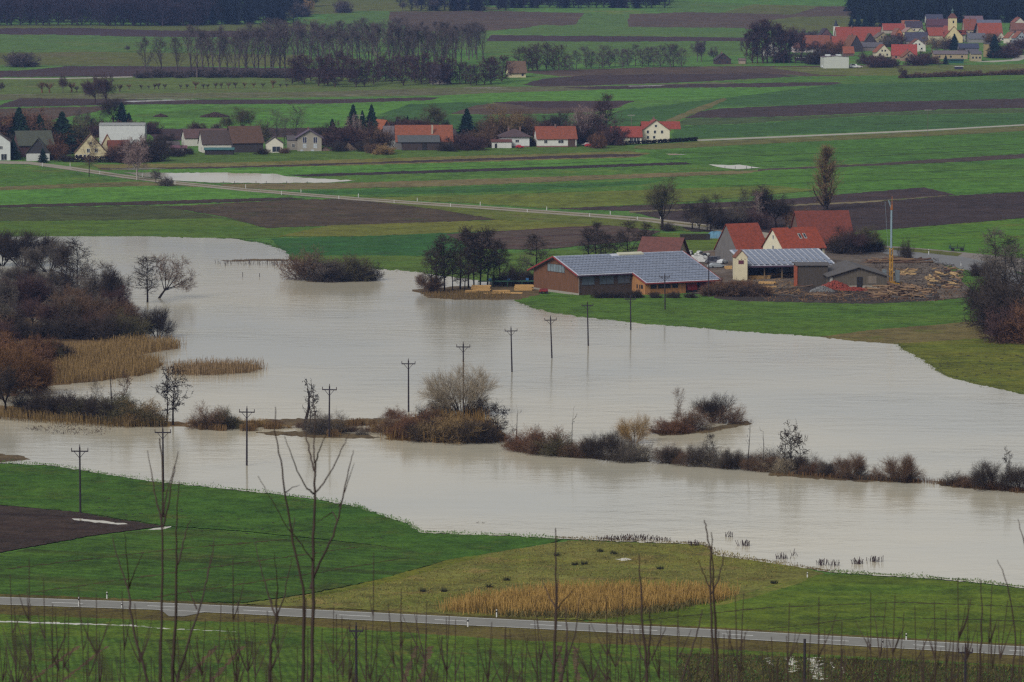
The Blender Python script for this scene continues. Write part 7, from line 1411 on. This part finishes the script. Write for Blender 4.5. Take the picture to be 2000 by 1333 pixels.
forked(608, 830, Yf, [(.024, .009, [(608, 1333), (612, 1180), (612, 1050), (615, 960), (616, 900)]), (.016, .004, [(592, 1333), (594, 1200), (592, 1150), (572, 1060), (558, 970), (548, 900), (538, 840), (538, 795)]), (.01, .003, [(614, 920), (606, 890), (597, 850), (590, 828)]), (.008, .003, [(616, 905), (613, 870), (614, 820), (612, 770)]), (.008, .003, [(616, 905), (624, 880), (640, 845)]),
  (.009, .003, [(613, 965), (600, 955), (580, 920), (568, 885), (556, 852)]), (.009, .003, [(613, 965), (632, 945), (655, 905), (672, 870), (682, 848)]), (.014, .003, [(606, 1150), (620, 1110), (645, 1060), (662, 1010), (672, 960), (684, 905), (690, 880)]), (.007, .003, [(612, 1100), (590, 1065), (560, 1030), (530, 975), (504, 930)]), (.006, .003, [(570, 1050), (575, 1010)]), (.007, .003, [(660, 1020), (650, 1000), (634, 1010), (620, 1020)]), (.006, .002, [(664, 990), (680, 940), (692, 905)]), (.006, .002, [(556, 965), (572, 952), (586, 948)])], 'tallest forked sapling at the bottom left of the middle')
forked(535, 1050, Yf, [(.022, .01, [(526, 1333), (530, 1260), (540, 1210)]), (.009, .003, [(540, 1210), (525, 1165), (510, 1110), (498, 1060)]), (.009, .003, [(540, 1210), (542, 1150), (536, 1080)]), (.009, .003, [(540, 1212), (556, 1160), (570, 1090)]), (.006, .003, [(532, 1180), (520, 1150)])], 'smaller three pronged sapling left of the tallest forked one')
forked(318, 850, Yf, [(.017, .006, [(314, 1333), (313, 1250), (318, 1120), (317, 1020), (317, 900), (312, 856)]), (.018, .004, [(336, 1333), (342, 1220), (344, 1120), (345, 1040), (350, 940)]), (.01, .003, [(317, 1020), (306, 985), (298, 935), (288, 880)]), (.01, .003, [(318, 1030), (330, 980), (340, 920), (348, 882)]), (.009, .003, [(318, 1010), (326, 960), (345, 900)]), (.009, .003, [(344, 1110), (356, 1070), (366, 1030), (372, 1015)]), (.014, .004, [(290, 1333), (268, 1260), (254, 1190), (250, 1150), (236, 1110), (220, 1050)]), (.007, .003, [(252, 1150), (262, 1120), (280, 1080)]), (.007, .003, [(252, 1150), (250, 1100), (243, 1040)]), (.014, .003, [(346, 1333), (370, 1250), (392, 1180), (404, 1130), (414, 1080)]), (.008, .003, [(384, 1190), (376, 1170), (366, 1150)]), (.007, .003, [(402, 1140), (414, 1090), (418, 1050)])], 'tall multi-stemmed sapling at the lower left')
forked(1390, 1016, Yf, [(.015, .005, [(1394, 1333), (1392, 1250), (1388, 1150), (1388, 1080), (1380, 1030), (1376, 1016)]), (.016, .004, [(1402, 1333), (1398, 1250), (1394, 1170), (1392, 1100), (1389, 1040)]), (.008, .003, [(1388, 1155), (1378, 1130), (1368, 1105), (1364, 1090)]), (.008, .003, [(1390, 1160), (1404, 1130), (1412, 1095), (1414, 1080)]), (.01, .004, [(1330, 1333), (1352, 1270), (1366, 1220), (1372, 1192)])], 'tall straight sapling right of the reed bed')
forked(1085, 1030, Yf, [(.022, .005, [(1080, 1333), (1084, 1250), (1086, 1180), (1086, 1100), (1085, 1032)]), (.009, .003, [(1086, 1190), (1072, 1165), (1058, 1132)]), (.009, .003, [(1086, 1190), (1090, 1150), (1090, 1120)]), (.008, .003, [(1088, 1190), (1104, 1170), (1122, 1150)]), (.014, .004, [(1096, 1333), (1104, 1290), (1108, 1230), (1104, 1185)]), (.009, .003, [(1104, 1300), (1124, 1240), (1134, 1160)])], 'straight sapling in front of the reed bed')
forked(1262, 1080, Yf, [(.022, .005, [(1264, 1333), (1262, 1280), (1254, 1220), (1252, 1140), (1248, 1085)]), (.012, .004, [(1266, 1300), (1270, 1230), (1269, 1182)]), (.008, .003, [(1256, 1290), (1240, 1250), (1232, 1210)]), (.008, .003, [(1272, 1290), (1290, 1250), (1300, 1225)])], 'sapling left of the tall straight one by the reed bed')
forked(1962, 1015, Yf, [(.012, .003, [(1975, 1333), (1985, 1250), (1974, 1170), (1960, 1120), (1948, 1094)]), (.012, .003, [(1912, 1333), (1916, 1250), (1918, 1180), (1915, 1130)]), (.008, .003, [(2012, 1100), (1998, 1050), (1988, 1014)])], 'curved slender stems at the right edge')
ns = [(20, 1120, 1), (54, 1090, 2), (62, 1180, 1), (84, 1130, 1), (104, 1180, 2), (132, 1200, 1), (172, 1210, 1), (190, 1160, 1), (430, 1180, 1), (455, 1090, 2), (478, 1200, 1), (500, 1210, 1), (663, 1200, 1), (684, 1220, 1), (730, 1080, 2), (716, 1220, 1), (786, 1150, 2), (806, 1250, 1), (832, 1230, 2), (876, 1200, 1), (892, 1210, 1), (935, 1250, 1), (958, 1240, 1), (1022, 1250, 2), (1046, 1210, 1), (1150, 1220, 1), (1184, 1220, 2), (1205, 1190, 2), (1230, 1230, 1), (1426, 1230, 1), (1447, 1200, 1), (1505, 1260, 1), (1520, 1290, 1), (1652, 1270, 1), (1694, 1250, 2), (1730, 1230, 1), (1744, 1160, 1), (1806, 1250, 1), (1830, 1230, 1), (1848, 1190, 2), (1866, 1130, 1), (1890, 1170, 2), (1938, 1195, 2), (1996, 1230, 1)]
for i, (x, yt, n_) in enumerate(ns): sapling(x, yt, random.Random(i).uniform(32, 42), 'thin bare stem, %s from the left among those along the bottom edge' % ordn(i), n_, 4, .014, seed=i, curve=.12, group='thin stems along the bottom edge')
rf_ = random.Random(44)
for i in range(60):
    sapling(i * 34 + rf_.uniform(-14, 14), rf_.uniform(1140, 1290), rf_.uniform(30, 44), 'slender leafless stem among the undergrowth along the bottom edge', rf_.choice([1, 2]), 4, .011, seed=i + 400, curve=.2, group='slender stems among the bottom undergrowth')
for i in range(100):
    x = i * 20.3 + rf_.uniform(-12, 12); sapling(x, rf_.uniform(1225, 1325), rf_.uniform(30, 44), 'short bare twig of the undergrowth poking in at the bottom edge', rf_.choice([1, 2, 2]), 2, .013, seed=i + 100, curve=.15, group='undergrowth twigs along the bottom edge')
for o in list(col.objects):
    for k in ('_L', '_W', '_h', '_r'):
        if k in o: del o[k]
# ================================================================ haze
def haze():
    mb = MB().box(-2450, 2450, -390, 6100, -1.2, 190); m, nt, b = new_mat('haze_air'); nt.nodes.remove(b)
    v = nt.nodes.new('ShaderNodeVolumePrincipled'); v.inputs['Color'].default_value = (.3, .48, .95, 1); v.inputs['Density'].default_value = HAZE; v.inputs['Anisotropy'].default_value = .2
    nt.links.new(v.outputs[0], nt.nodes['Material Output'].inputs['Volume']); o = mb.build('haze', m); o['kind'] = 'stuff'; o['label'] = 'thin bluish air over the whole valley'
HAZE = 0.000045
haze()
